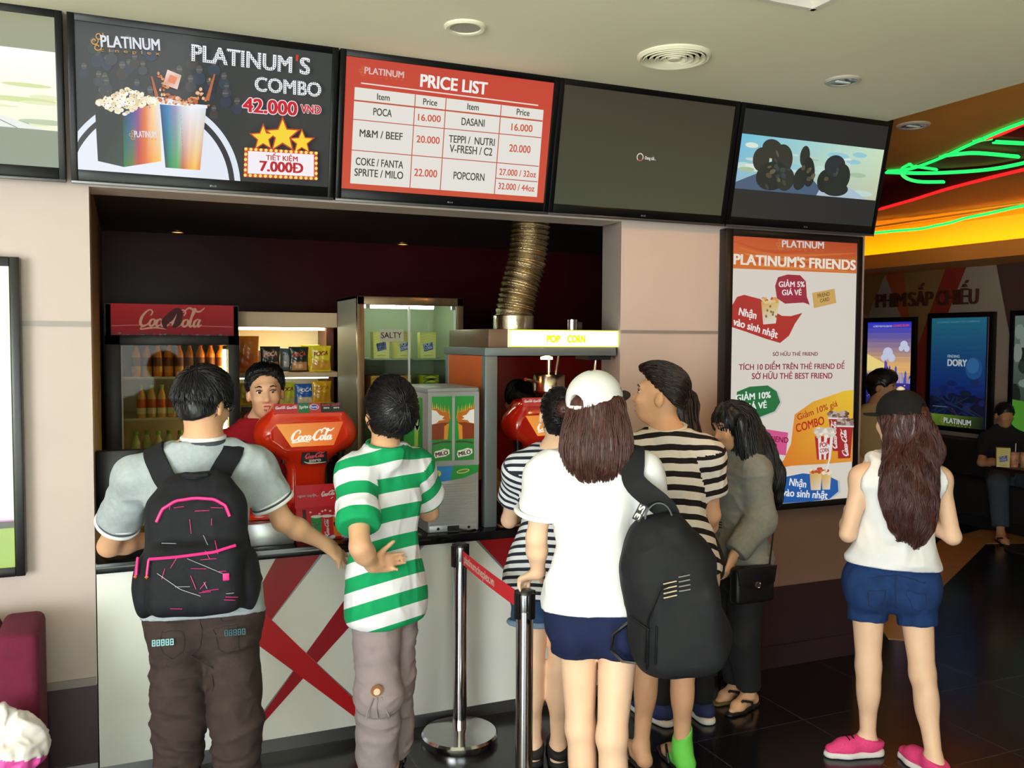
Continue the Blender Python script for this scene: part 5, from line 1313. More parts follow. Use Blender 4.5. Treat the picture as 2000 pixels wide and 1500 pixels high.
c = Canvas(((0, 0), (400, 0), (400, 560), (0, 560)), .30, .56); c.fill((50, 160, 70), (40, 140, 60))
c.poly([(250, 0), (330, 0), (280, 560), (200, 560)], [(150, 210, 80), (196, 226, 90), (150, 210, 80), (110, 190, 80)])
for i in range(26): c.stroke([(60+i*10, 560), (80+i*10, 400-rg.random()*120)], 7, rg.choice([(226, 190, 70), (206, 160, 50), (240, 214, 110)]), 0)
c.text('MILO', (20, 160), (360, 150), 120, (246, 248, 246), bold=.07); c.text('hot & cold', (160, 60), (330, 56), 24, (236, 246, 236))
c.build('side_panel', printed('machine_print', .3, coat=.2), (-.1228, .17, .05), (0, -1, 0), (0, 0, 1), mm)

gc = thing('glass_tray_case', 'low glass case on the counter beside the grey drink machine', 'display case', (1.80, .14, .883))
b = MB(); b.box((-.075, -.12, .0), (.12, .12, .008), mat('case_wood', (150, 100, 56), .4)); b.build('base', gc)
b = MB(); b.box((-.075, -.12, .008), (.12, -.116, .12), glass('case_glass')); b.box((-.075, -.116, .008), (-.071, .12, .12), glass('case_glass')); b.build('panes', gc)
b = MB(); b.box((-.08, -.125, .12), (.125, .125, .128), mat('case_rim', (190, 176, 130), .25, metal=.5)); b.build('lid', gc)

def monitor(label, x, y, z, w, h, rz=0.0, base=.883):
    t = thing('till_monitor', label, 'monitor', (x, y, base), rz); b = MB(); b.box((-w/2, -.02, z-base-h/2), (w/2, .02, z-base+h/2), BLACK, bev=.006); b.build('screen_case', t)
    b = MB(); b.box((-.03, 0, .012), (.03, .03, z-base-h/2+.04), BLACKM); b.build('stand_neck', t); b = MB(); b.box((-.10, -.06, 0), (.10, .09, .014), BLACKM, bev=.004); b.build('stand_foot', t); return t
monitor('black till monitor at the left end of the counter beside the grey polo shirt', .118, .25, 1.150, .235, .285)
t = thing('card_reader', 'small black card reader with a cord by the left elbow on the counter', 'card reader', (.30, .10, .883)); b = MB(); b.box((-.05, -.07, 0), (.05, .07, .045), BLACK, bev=.008, rx=.0); b.build('case', t); b = MB(); b.tube([(.0, .07, .03), (-.04, .10, .06), (.03, .13, .08), (.08, .10, .03)], .004, mat('cord_grey', (150, 150, 150), .5), 8); b.build('cord', t)

# ================================================================ QUEUE POSTS AND BELT
def post(label, x, y):
    t = thing('queue_post', label, 'queue post', (x, y, 0), group='steel queue posts'); b = MB()
    b.lathe([(0, 0), (.165, 0), (.168, .006), (.168, .030), (.160, .040), (.05, .050), (.035, .054)], (0, 0, 0), CHROME, 56); b.build('base', t)
    b = MB(); b.lathe([(.031, .05), (.031, .80)], (0, 0, 0), CHROME, 32); b.build('pole', t)
    b = MB(); b.lathe([(.0325, .80), (.033, .802), (.033, .860)], (0, 0, 0), CHROME, 32); b.build('head', t); b = MB(); b.lathe([(.033, .860), (.032, .868), (.026, .875), (0, .878)], (0, 0, 0), mat('post_cap', (34, 34, 36), .3), 32); b.build('cap', t)
    for a in (0, 90, 180, 270):
        b = MB(); b.box((.030, -.013, .775), (.042, .013, .868), BLACK, bev=.003); o = b.build('belt_socket', t); o.rotation_euler = (0, 0, math.radians(a+20))
    return t
SP1 = (1.448, -.184); SP2 = (1.412, -.955)
post('steel queue post with round base standing beside the boy in green stripes', *SP1)
post('steel queue post under the hand of the woman in the white cap', *SP2)
bl = thing('queue_belt', 'red printed belt strung between the two queue posts', 'belt', (SP1[0], SP1[1], .82)); dx, dy = SP2[0]-SP1[0], SP2[1]-SP1[1]; ln_ = math.hypot(dx, dy); e = Vector((dx/ln_, dy/ln_, 0)); n2 = Vector((e.y, -e.x, 0))
b = MB(); N = 20; vs = []; fs = []
def sag(u): return -.006*4*u*(1-u)
for i in range(N+1):
    u = i/N; p = e*(.04+u*(ln_-.08)); z = sag(u)
    for s, zz_ in ((-1, .030), (-1, -.030), (1, -.030), (1, .030)): vs.append(p+n2*(.001*s)+Vector((0, 0, z+zz_)))
for i in range(N):
    for k in range(4): a = i*4+k; d2 = i*4+(k+1) % 4; fs.append((a, d2, d2+4, a+4))
b.add(vs, fs, mat('belt_red', (206, 28, 40), .7)); b.build('webbing', bl)
v, tr = glyphs('platinumcineplex.vn', .05, 1.0, 0); x0, x1 = v[:, 0].min(), v[:, 0].max(); vs = []
for p in v:
    u = .03+.56*(p[0]-x0)/(x1-x0); q = e*(.04+u*(ln_-.08)); side = -1 if n2.x > 0 else 1
    vs.append(q+n2*(.0018*side)+Vector((0, 0, sag(u)-.014+.034*p[1])))
b = MB(); b.add(vs, tr, mat('belt_print', (246, 216, 206), .7)); b.build('lettering', bl)

# ================================================================ SOFA, BAG, LOBBY SEATING
b = MB(); b.box((1.88, 1.10, 0), (2.95, 1.13, 1.66), RB); tag(b.build('wall_alcove_red_panel'), kind='structure')
so = thing('maroon_sofa', 'maroon fabric sofa arm at the lower left in front of the pink wall', 'sofa', (-.80, -.55, 0)); SF = mat('sofa_maroon', (104, 20, 50), .9, noise=.12, scale=18, bump=.3, bscale=300)
b = MB(); b.box((.50, .10, .02), (.636, .42, .758), SF, bev=.03, seg=3); b.build('arm', so)
b = MB(); b.box((-.70, -.10, .02), (.636, .10, .34), SF, bev=.03); b.build('seat', so)
b = MB(); b.box((-.70, .10, .02), (.498, .42, .757), SF, bev=.03); b.build('backrest', so)
f = Field(); f.ball((0, 0, .07), (.11, .10, .085), k=.03); f.ball((.03, .0, .13), (.06, .06, .06), k=.03); f.ball((-.02, -.01, .19), (.035, .03, .04), k=.02)
V, Q = f.mesh(.006); V = folds(V, Q, .020, (17, 17, 13), 3); V[:, 2] = np.maximum(V[:, 2], 0)
t = thing('plastic_bag', 'crumpled white and pink plastic bag lying on the maroon sofa', 'bag', (-.245, -.57, .345)); mesh_obj('bag_skin', V, Q, [mat('bag_white', (236, 230, 226), .3, trans=.1), mat('bag_pink', (226, 90, 170), .35)], t, mi=(V[Q[:, 0]][:, 2] < .085-.25*V[Q[:, 0]][:, 0]).astype(int))

be = thing('lobby_bench', 'dark padded bench along the lobby wall under the film posters', 'bench', (7.55, 2.6, 0)); DKF = mat('dark_upholstery', (26, 22, 24), .7)
b = MB(); b.box((0, -1.9, .10), (.40, 1.7, .44), DKF, bev=.03); b.build('seat', be)
b = MB(); b.box((.22, -1.9, .44), (.42, 1.7, .80), DKF, bev=.03); b.build('backrest', be)
b = MB(); b.box((.03, -1.88, 0), (.38, 1.68, .10), BLACKM); b.build('plinth', be)
tb = thing('lobby_table', 'small dark table in the lobby carrying snacks and drink cups', 'table', (7.15, 1.34, 0)); b = MB(); b.box((-.24, -.24, .68), (.24, .24, .708), mat('table_dark', (40, 20, 22), .3), bev=.004); b.build('table_top', tb)
b = MB(); b.lathe([(.22, 0), (.22, .012), (.04, .02), (.035, .68)], (0, 0, 0), BLACKM, 24); b.build('pedestal', tb)
pop_bag('yellow popcorn bag standing on the dark lobby table', 6.955, 1.50, .708, -.8, 1.12)
def cup(label, x, y):
    t = thing('drink_cup', label, 'cup', (x, y, .708), group='paper cups on the lobby table'); b = MB(); b.lathe([(0, 0), (.028, 0), (.038, .12), (.040, .125), (0, .126)], (0, 0, 0), mat('cup_print', (206, 150, 110), .5, noise=.5, scale=22), 20); b.build('paper_cup', t)
    b = MB(); b.tube([(.008, 0, .02), (.014, 0, .20)], .004, mat('straw_pale', (214, 214, 220), .4), 8); b.build('straw', t)
cup('paper cup with straw on the lobby table beside the popcorn bag', 7.03, 1.45); cup('paper cup with straw at the right end of the lobby table', 7.09, 1.40)
# ================================================================ PEOPLE
def nrm(v):
    v = np.asarray(v, float); return v/(np.linalg.norm(v)+1e-12)
SKIN = mat('skin', (222, 172, 134), .5, noise=.04, scale=14, sss=.12, spec=.35)
SKIND = mat('skin_tan', (196, 144, 104), .5, noise=.04, scale=14, sss=.1, spec=.35)
SKINL = mat('skin_light', (236, 196, 164), .5, noise=.04, scale=14, sss=.12, spec=.35)
HAIRK = mat('hair_black', (17, 16, 18), .38, spec=.5, noise=.3, scale=60)
HAIRB = mat('hair_brown', (74, 40, 34), .42, spec=.5, noise=.4, scale=70)
HAIRD = mat('hair_dark_brown', (34, 22, 20), .4, spec=.5, noise=.3, scale=60)

class Body:
    def __init__(s, J, size=1.0, fem=False, bulk=1.0):
        s.J = J; s.k = size; s.fem = fem; s.b = bulk
        g = lambda n: np.array(J[n], float)
        s.hip = (g('hip_l')+g('hip_r'))/2; s.sh = (g('sh_l')+g('sh_r'))/2; s.neck = g('neck')
        s.up = nrm(s.neck-s.hip); lat = g('sh_r')-g('sh_l'); s.lat = nrm(lat-s.up*(lat @ s.up)); s.front = np.cross(s.up, s.lat)
        hl = g('hip_r')-g('hip_l'); hl[2] = 0; s.hlat = nrm(hl); s.hfront = np.cross([0, 0, 1], s.hlat)
        s.hc = g('head'); s.hf = nrm(J.get('face', s.front)); s.hu = nrm(np.array(J.get('crown', (0, 0, 1)), float)-s.hf*(np.array(J.get('crown', (0, 0, 1)), float) @ s.hf)); s.hr = np.cross(s.hf, s.hu)
        s.hs = .95*J.get('hs', 1.0)
    def torso(s, F, d=0.0, k=.05):
        K = s.k*s.b; g = lambda n: np.array(s.J[n], float); fem = s.fem
        F.cap(g('hip_l')+s.up*.03, g('hip_r')+s.up*.03, (.104 if fem else .098)*K+d, k=k, flat=.92, ax=s.hfront)
        if not d or d < .03:
            for h in ('hip_l', 'hip_r'): F.ball(g(h)-s.hfront*.035*K-np.array([0, 0, .02]), (.088 if fem else .08)*K+d*.8, k=k)
        w = s.hip*.62+s.sh*.38; c = s.hip*.22+s.sh*.78
        F.cap(s.hip+s.up*.06, w, (.142 if fem else .136)*K+d, (.108 if fem else .122)*K+d, k=k, flat=.70, ax=s.front)
        F.cap(w, c, (.108 if fem else .124)*K+d, (.124 if fem else .142)*K+d, k=k, flat=.70, ax=s.front)
        F.cap(c, s.sh-s.up*.035, (.124 if fem else .142)*K+d, (.106 if fem else .122)*K+d, k=k, flat=.62, ax=s.front)
        F.cap(g('sh_l')-s.up*.012, g('sh_r')-s.up*.012, (.050 if fem else .056)*K+d, k=k)
        F.cap(s.neck+s.up*.015, g('sh_l')*.72+s.neck*.28+s.up*.0, .050*K+d, .046*K+d, k=k); F.cap(s.neck+s.up*.015, g('sh_r')*.72+s.neck*.28, .050*K+d, .046*K+d, k=k)
        if fem:
            for q in (-.062, .062): F.ball(c+s.front*.075*K+s.lat*q*K-s.up*.02, .062*K+d, k=.04)
    def arm(s, F, side, d=0.0, upto=2.0, k=.02, wide=0.0, mult=1.0):
        """upto: 0-1 along the upper arm, 1-2 along the forearm"""
        K = s.k*(.9 if s.fem else 1.0); g = lambda n: np.array(s.J[n+'_'+side], float); a, b, c = g('sh'), g('el'), g('wr')
        e = nrm(b-a); f = nrm(c-b)
        if d == 0 and upto >= 2:
            F.ball(a, .056*K, k=.03); F.cap(a, b, .050*K, .039*K, k=.03); F.cap(b, b*.65+c*.35, .039*K, .041*K, k=.02); F.cap(b*.65+c*.35, c, .041*K, .026*K, k=.02)
        else:
            cu = [(a+(b-a)*min(upto, 1.0), e)] if upto <= 1 else []
            F.ball(a, (.056*K+d)*mult, k=.03)
            F.cap(a, b, (.050*K+d)*mult, (.041*K+d+wide)*mult, k=.03, cut=cu)
            if upto > 1: F.cap(b, c, .043*K+d+wide, .034*K+d+wide*.6, k=.02, cut=[(b+(c-b)*(upto-1), f)])
    def leg(s, F, side, d=0.0, upto=2.0, k=.03, wide=0.0, calf=True):
        K = s.k*s.b*(1.0 if not s.fem else .98); g = lambda n: np.array(s.J[n+'_'+side], float); a, b, c = g('hip'), g('knee'), g('ankle'); e = nrm(b-a); f = nrm(c-b)
        cu = [(a+(b-a)*min(upto, 1.0), e)] if upto <= 1 else []
        F.cap(a, b, (.081 if s.fem else .086)*K+d, .054*K+d+wide, k=k if not s.fem else min(k, .012), cut=cu)
        if upto > 1:
            cu = [(b+(c-b)*(upto-1), f)] if upto < 2 else []
            F.cap(b, c, .053*K+d+wide, .034*K+d+wide, k=k, cut=cu)
            if calf: F.ball(b*.70+c*.30-s.hfront*.018*K, (.047*K+d, .050*K+d, .105*K+d), k=.03, cut=cu)
    def foot(s, F, side, direc, d=0.0, sole=0.0):
        K = s.k; c = np.array(s.J['ankle_'+side], float); f = nrm(direc); h = c[2]
        heel = np.array([c[0], c[1], .032+d])-f*.035*K; toe = np.array([c[0], c[1], .020+d])+f*.165*K; ball_ = np.array([c[0], c[1], .028+d])+f*.11*K
        F.cap(c, heel, .036*K+d, .030*K+d, k=.02); F.cap(heel, ball_, .031*K+d, .030*K+d, k=.02); F.cap(c*.8+ball_*.2+np.array([0, 0, .0]), ball_, .033*K+d, .027*K+d, k=.02)
        F.cap(ball_, toe, .036*K+d, .020*K+d, k=.02, flat=.62, ax=(0, 0, 1))
    def head(s, F, d=0.0, face=True):
        h = s.hs; c = s.hc; f, u, r = s.hf, s.hu, s.hr; R = np.stack([r, f, u], 1)
        F.ball(c+(u*.025-f*.010)*h, np.array([.074, .094, .088])*h+d, k=.02, R=R)
        F.ball(c+(f*.020-u*.035)*h, np.array([.062, .074, .090])*h+d, k=.03, R=R)
        F.ball(c+(f*.040-u*.088)*h, np.array([.046, .048, .036])*h+d, k=.03, R=R)
        F.cap(s.neck, c-(f*.018+u*.05)*h, (.047 if s.fem else .056)*s.k+d, (.045 if s.fem else .053)*s.k+d, k=.03)
        if face:
            F.cap(c+(f*.086+u*.012)*h, c+(f*.108-u*.030)*h, .008*h, .0145*h, k=.014)
            F.cap(c+(f*.1-u*.033+r*.010)*h, c+(f*.1-u*.033-r*.010)*h, .009*h, k=.008)
            F.cap(c+(f*.083+u*.030+r*.035)*h, c+(f*.083+u*.030-r*.035)*h, .011*h, k=.02)
            for q in (-1, 1):
                F.ball(c+(f*.093+u*.008+r*.031*q)*h, .013*h, k=.016, sub=True)
                F.ball(c+(f*.072-u*.03+r*.036*q)*h, .024*h, k=.03)
                F.ball(c+(r*.081*q-f*.014-u*.018)*h, np.array([.012, .020, .033])*h, k=.010, R=R)
                F.ball(c+(r*.095*q-f*.006-u*.016)*h, np.array([.006, .010, .018])*h, k=.006, R=R, sub=True)
            F.cap(c+(f*.092-u*.062+r*.017)*h, c+(f*.092-u*.062-r*.017)*h, .0075*h, k=.007)
            F.cap(c+(f*.090-u*.074+r*.014)*h, c+(f*.090-u*.074-r*.014)*h, .0085*h, k=.007)
    def hand(s, F, side, direc, back, curl=(.25, .3, .3, .35), spread=.5, thumb=.5, size=1.0):
        w = np.array(s.J['wr_'+side], float); d = nrm(direc); n = np.asarray(back, float); n = nrm(n-d*(n @ d)); t = np.cross(n, d) if side == 'r' else -np.cross(n, d)
        K = s.k*size*.96; sg = 1
        F.cap(w, w+d*.03*K, .026*K, .027*K, k=.015, flat=.8, ax=n)
        F.cap(w+d*.03*K, w+d*.076*K, .034*K, .039*K, k=.012, flat=.38, ax=n)
        for j, (fo, la, ln2) in enumerate(((.086, .027, .070), (.091, .009, .078), (.088, -.009, .072), (.078, -.026, .056))):
            p = w+(d*fo*.92+t*la)*K; q = nrm(d+t*spread*(1.5-j)*.13); cu = curl[j] if not np.isscalar(curl) else curl
            F.cap(p-q*.018*K, p, .0092*K, .0092*K, k=.007)
            a = 0.0
            for m, fr in enumerate((.46, .30, .26)):
                a += cu*(.8, 1.1, .8)[m]; v = q*math.cos(a)-n*math.sin(a); e = p+v*ln2*fr*K*1.02
                F.cap(p, e, (.0090-.0008*m)*K, (.0083-.0009*m)*K, k=.003); p = e
        p = w+(d*.026+t*.024)*K; v = nrm(d*(1-.5*thumb)+t*(.35+.6*thumb)-n*.30)
        F.cap(p, p+v*.040*K, .0145*K, .0115*K, k=.012); p2 = p+v*.040*K; v2 = nrm(v+d*.35-n*.1); F.cap(p2, p2+v2*.030*K, .0108*K, .0098*K, k=.003); F.cap(p2+v2*.030*K, p2+v2*.052*K, .0098*K, .0080*K, k=.003)

def strands(V, Q, n, flow, length, lift, r, seed=0, region=None, jitter=.25, seg=8, droop=0.0):
    """hair locks traced over a surface along a flow field; returns quads"""
    rg2 = np.random.RandomState(seed); N = normals(V, Q)
    cand = np.arange(len(V)) if region is None else np.where(region(V))[0]
    if not len(cand): return np.zeros((0, 3)), np.zeros((0, 4), int)
    start = cand[rg2.randint(0, len(cand), n)]
    P = V[start].copy(); path = [P+N[start]*lift*.2]; J = rg2.normal(0, jitter, (n, 3)); ln3 = length*rg2.uniform(.6, 1.25, n)
    from mathutils import kdtree
    kd = kdtree.KDTree(len(V))
    for k, p in enumerate(V): kd.insert(p, k)
    kd.balance()
    for st_ in range(seg):
        i = np.array([kd.find(p)[1] for p in P])
        nn = N[i]; d = flow(P)+J*.5; d = d-nn*(d*nn).sum(1)[:, None]; d /= np.linalg.norm(d, axis=1)[:, None]+1e-9
        P = V[i]*.5+P*.5+d*(ln3/seg)[:, None]; u = (st_+1)/seg
        path.append(P+nn*lift*(.3+u)-np.array([0, 0, droop*u*u]))
    Pt = np.stack(path, 1); m = seg+1
    T = np.gradient(Pt, axis=1); T /= np.linalg.norm(T, axis=2)[..., None]+1e-9
    ref = np.array([.37, .21, .9]); A = np.cross(T, ref); A /= np.linalg.norm(A, axis=2)[..., None]+1e-9; B = np.cross(T, A)
    rad = r*rg2.uniform(.6, 1.3, n)[:, None]*np.sqrt(np.clip(1-np.linspace(0, 1, m)**2.5, .03, 1))[None]
    vs = np.stack([Pt+(A*math.cos(a)+B*math.sin(a))*rad[..., None] for a in (0, math.pi/2, math.pi, 3*math.pi/2)], 2).reshape(-1, 3)
    base = (np.arange(n)[:, None, None]*m*4+np.arange(m-1)[None, :, None]*4); k = np.arange(4)[None, None]; k2 = (k+1) % 4
    qs = np.stack([base+k, base+k2, base+k2+4, base+k+4], -1).reshape(-1, 4)
    return vs, qs
def join(*VQ):
    Vs, Qs, b = [], [], 0
    for V, Q in VQ: Vs.append(V); Qs.append(Q+b); b += len(V)
    return np.concatenate(Vs), np.concatenate(Qs)
def short_hair(B, parent, m, nape=.085, brow=.060, thick=.012, n=420, ln2=.035, top=0.0, seed=1, res=.006, spike=.004, sides=None, low=-.01):
    h = B.hs; c, f, u, r = B.hc, B.hf, B.hu, B.hr; R = np.stack([r, f, u], 1); F = Field()
    F.ball(c+(u*.027-f*.012)*h, np.array([.075, .094, .089])*h+thick, k=.02, R=R, cut=[(c+u*.002*h, -u)])
    F.ball(c+(u*.0-f*.014)*h, np.array([.072, .090, .075])*h+thick*.35, k=.03, R=R)
    F.ball(c+(u*-.03-f*.035)*h, np.array([.058, .058, .065])*h+thick*.35, k=.03, R=R)
    if top: F.ball(c+(u*(.075+top*.5)+f*.03)*h, np.array([.062, .075, .035+top])*h, k=.04, R=R)
    for q in (-1, 1): F.ball(c+(r*.100*q+f*.006-u*.030)*h, np.array([.046, .034, .050])*h, k=.008, R=R, sub=True)
    p0 = c-(u*nape+f*.08)*h; p1 = c+(f*.10+u*brow)*h; dv = p1-p0; cutn = nrm(np.cross(dv, r)); cutn = cutn if cutn @ (-u) > 0 else -cutn
    pm = c+(f*.015-u*.02)*h
    V, Q = F.mesh(res, cuts=[(p0*.5+p1*.5-u*.012*h, cutn)] if sides is None else [(p0*.5+p1*.5+u*sides*h, cutn)])
    w = c+(u*.09-f*.06)*h
    d = 0.35*vnoise(V*120, seed)+.65*vnoise(V*60, seed+1); V = V+normals(V, Q)*(d*.0022)[:, None]
    S = strands(V, Q, n, lambda P: (P-w)/np.linalg.norm(P-w, axis=1)[:, None]+f*.15, ln2, spike, .0020, seed, region=lambda X: (((X-c) @ u) > low*h) & (np.abs((X-c) @ r) < .085*h+.2*((X-c) @ u > .03*h)), seg=5)
    return mesh_obj('hair', *join((V, Q), S), m, parent, base=B.base)
def person(label, J, skin=SKIN, size=1.0, fem=False, bulk=1.0, res=.007, hands=None, feet=None, face=True, extra=None, loc=None):
    B = Body(J, size, fem, bulk); F = Field(); B.torso(F); B.head(F, face=face)
    for s in 'lr':
        B.arm(F, s); B.leg(F, s); B.foot(F, s, (feet or {}).get(s, B.hfront))
        hd = (hands or {}).get(s)
        if hd is None:
            a = np.array(J['wr_'+s], float)-np.array(J['el_'+s], float); hd = dict(direc=a, back=-B.front*.4+(B.lat if s == 'r' else -B.lat), curl=.35)
        B.hand(F, s, **hd)
    if extra: extra(B, F)
    B.base = np.array([B.hip[0], B.hip[1], 0.0])
    root = thing('person', label, 'person', tuple(B.base)); B.root = root
    V, Q = F.mesh(res, smooth=1)
    V[:, 2] = np.maximum(V[:, 2], .001)
    mesh_obj('body', V, Q, skin, root, base=B.base)
    return B
def shirt(B, m, name='shirt', sleeve=.55, d=.012, wide=.012, hem=None, hem_drop=.06, skirt=.0, neck=.030, neck_tilt=.25, amp=.006, freq=(9, 9, 5), seed=1, res=.0065, stripe=None, cuff=None, mats=None, sleeveless=False, flare=0.0, stripe_w=.08, collar=None, mult=1.0):
    F = Field(); B.torso(F, d)
    hb = B.hip-B.up*hem_drop
    if flare: F.cap(B.hip+B.up*.10, hb-B.up*.04, (.150*B.k*B.b+d+flare*.6), (.155*B.k*B.b+d+flare), k=.06, flat=.74, ax=B.front)
    else: F.cap(B.hip+B.up*.04, hb-B.up*.04, .152*B.k*B.b+d+.006, k=.05, flat=.72, ax=B.front)
    if not sleeveless:
        for s in 'lr': B.arm(F, s, d, upto=sleeve, wide=wide, mult=mult)
    F.cap(B.neck-B.up*.02, B.neck+B.up*.05, .056*B.k+d, .050*B.k+d, k=.03)
    if sleeveless and neck > -.1:
        for s in 'lr':
            q = np.array(B.J['sh_'+s], float); o_ = B.lat if s == 'r' else -B.lat
            F.cap(q+o_*.040+B.up*.05, q+o_*.046-B.up*.14, .072, .060, k=.012, sub=True)
    cuts = [(hb, -B.up), (B.neck+B.up*neck, B.up-B.front*neck_tilt)]
    V, Q = F.mesh(res, cuts=[cuts[0], cuts[1]] if True else None, smooth=2)
    msk = np.clip((np.abs((V-hb) @ B.up)-.004)/.02, 0, 1)
    g = lambda n: np.array(B.J[n], float)
    if not sleeveless:
        for s in 'lr':
            a, b = (g('sh_'+s), g('el_'+s)) if sleeve <= 1 else (g('el_'+s), g('wr_'+s)); L2 = np.linalg.norm(b-a); e = (b-a)/L2; t = (V-a) @ e; da = np.linalg.norm((V-a)-t[:, None]*e, axis=1)
            msk = np.where(da < .11, msk*np.clip((np.abs(t-L2*(sleeve if sleeve <= 1 else sleeve-1))-.003)/.025, 0, 1), msk)
    V = folds(V, Q, amp, freq, seed, mask=msk)
    attr = None
    if stripe:
        t = ((B.sh+B.up*.06-V) @ (B.up*.93+B.front*.42))[Q]; X = V[Q].mean(1)
        for s in 'lr':
            a, b = g('sh_'+s), g('el_'+s); e = nrm(b-a); out = (B.lat if s == 'r' else -B.lat)
            sg = np.clip((X-a) @ e, 0, 9); da = np.linalg.norm((X-a)-sg[:, None]*e, axis=1)/(.052*B.k+d+wide*.6)
            x_ = (X-B.hip)-((X-B.hip) @ B.up)[:, None]*B.up; dt = np.sqrt((x_ @ B.lat)**2+((x_ @ B.front)/.72)**2)/(.132*B.k*B.b+d)
            on = (da < dt*.98) & (((X-a) @ out) > -.04) & (((X-a) @ e) > -.03) & (((X-a) @ e) < np.linalg.norm(b-a)) & (not sleeveless)
            t[on] = (((V-a) @ e)+.03)[Q][on]
        attr = {'stripe': t/stripe_w+.12}
    mi = None
    if cuff:
        C = V[Q].mean(1); mi = np.zeros(len(Q), int)
        for s in 'lr':
            a, b = g('sh_'+s), g('el_'+s); L2 = np.linalg.norm(b-a); e = (b-a)/L2; t = ((C-a) @ e)/L2; rad = np.linalg.norm((C-a)-((C-a) @ e)[:, None]*e, axis=1)
            out = (B.lat if s == 'r' else -B.lat)
            for (t0, t1, k) in cuff: mi[(t > t0) & (t < t1) & (rad < .10) & (((C-a) @ out) > .0)] = k
    o = mesh_obj(name, V, Q, mats or m, B.root, attr, mi, base=B.base)
    B.shirtVQ = (V, Q)
    return o
def hug(C, VQ, off):
    """push a line of points out of a garment so that it lies on it"""
    from mathutils import kdtree
    V, Q = VQ; N = normals(V, Q); kd = kdtree.KDTree(len(V))
    for k, p in enumerate(V): kd.insert(p, k)
    kd.balance(); out = []; nn = []
    for p in C:
        k = kd.find(p)[1]; d = (p-V[k]) @ N[k]
        out.append(p+N[k]*(off-d) if d < off else p); nn.append(N[k])
    out = np.array(out)
    for _ in range(2): out[1:-1] = .5*out[1:-1]+.25*(out[:-2]+out[2:])
    return out, np.array(nn)
def strap_ribbon(st, VQ, base, half, m, parent, name='shoulder_strap', N=44, thin_from=None, thin=.012, off=.010):
    st = np.array(st, float); tt = np.linspace(0, len(st)-1, N); C = []
    for x in tt:
        i = min(int(x), len(st)-2); w = x-i; p0, p1, p2, p3 = st[max(i-1, 0)], st[i], st[i+1], st[min(i+2, len(st)-1)]
        C.append(.5*((2*p1)+(-p0+p2)*w+(2*p0-5*p1+4*p2-p3)*w*w+(-p0+3*p1-3*p2+p3)*w**3))
    C, NN = hug(np.array(C), VQ, off); T = np.gradient(C, axis=0); vs, fs = [], []
    for _ in range(6): NN[1:-1] = nrmrows(.5*NN[1:-1]+.25*(NN[:-2]+NN[2:]))
    for i in range(N):
        t = nrm(T[i]); n = nrm(NN[i]-t*(NN[i] @ t)); wv = np.cross(t, n); hw = half if thin_from is None or i < thin_from else thin
        for sx, sn in ((-1, -1), (1, -1), (1, 1), (-1, 1)): vs.append(C[i]-base+wv*hw*sx+n*.006*sn)
    for i in range(N-1):
        for k in range(4): fs.append((i*4+k, i*4+(k+1) % 4, i*4+4+(k+1) % 4, i*4+4+k))
    mb = MB(); mb.add(vs, fs, m, True); return mb.build(name, parent, 50)
def nrmrows(X): return X/(np.linalg.norm(X, axis=1)[:, None]+1e-9)
def collar(B, m, r=.006, off=.034, rad=1.12, tilt=.25, name='collar', squash=1.0, d=.018):
    n = nrm(B.up-B.front*tilt); a = B.lat; b = np.cross(n, a); c = B.neck+B.up*off; R0 = (.054*B.k+d+.001)*rad/1.12; mb = MB()
    mb.tube([c+a*math.cos(t)*R0+b*math.sin(t)*R0*squash-B.base for t in np.linspace(0, 2*math.pi, 33)[:-1]], r, m, 8, closed=True)
    return mb.build(name, B.root)
def seam(B, VQ, pts, r, m, parent, name='seam', n=16, off=.0005, loc=None):
    """stitched line lying on a garment"""
    from mathutils import kdtree
    V, Q = VQ; N = normals(V, Q); kd = kdtree.KDTree(len(V))
    for k, p in enumerate(V): kd.insert(p, k)
    kd.balance(); pts = np.array(pts, float); t = np.linspace(0, len(pts)-1, n); C = []
    for x in t:
        p = np.array([np.interp(x, range(len(pts)), pts[:, i]) for i in range(3)])
        for _ in range(2): k = kd.find(p)[1]; p = p-N[k]*((p-V[k]) @ N[k]-off)
        C.append(p-B.base)
    mb = MB(); mb.tube(C, r, m, 6); return mb.build(name, parent)
def back_seams(B, m, parent, drop=.16, pocket=.075, wband=.055, gap=.075):
    bk = -B.hfront*.16; l = B.hlat; h = B.hip
    seam(B, B.legVQ, [h+bk+Z3*wband, h+bk-Z3*.02, h+bk*.8-Z3*drop], .0018, m, parent, 'centre_seam')
    seam(B, B.legVQ, [h+bk+l*x+Z3*wband for x in np.linspace(-.13, .13, 9)], .0018, m, parent, 'waistband_seam', 28)
    for s in (-1, 1):
        o = h+bk+l*s*gap+Z3*.028; w = pocket*.5
        seam(B, B.legVQ, [o-l*w, o+l*w, o+l*w-Z3*pocket*.95, o-Z3*pocket*1.25, o-l*w-Z3*pocket*.95, o-l*w], .0016, m, parent, 'pocket_seam', 30)
Z3 = np.array([0, 0, 1.0])
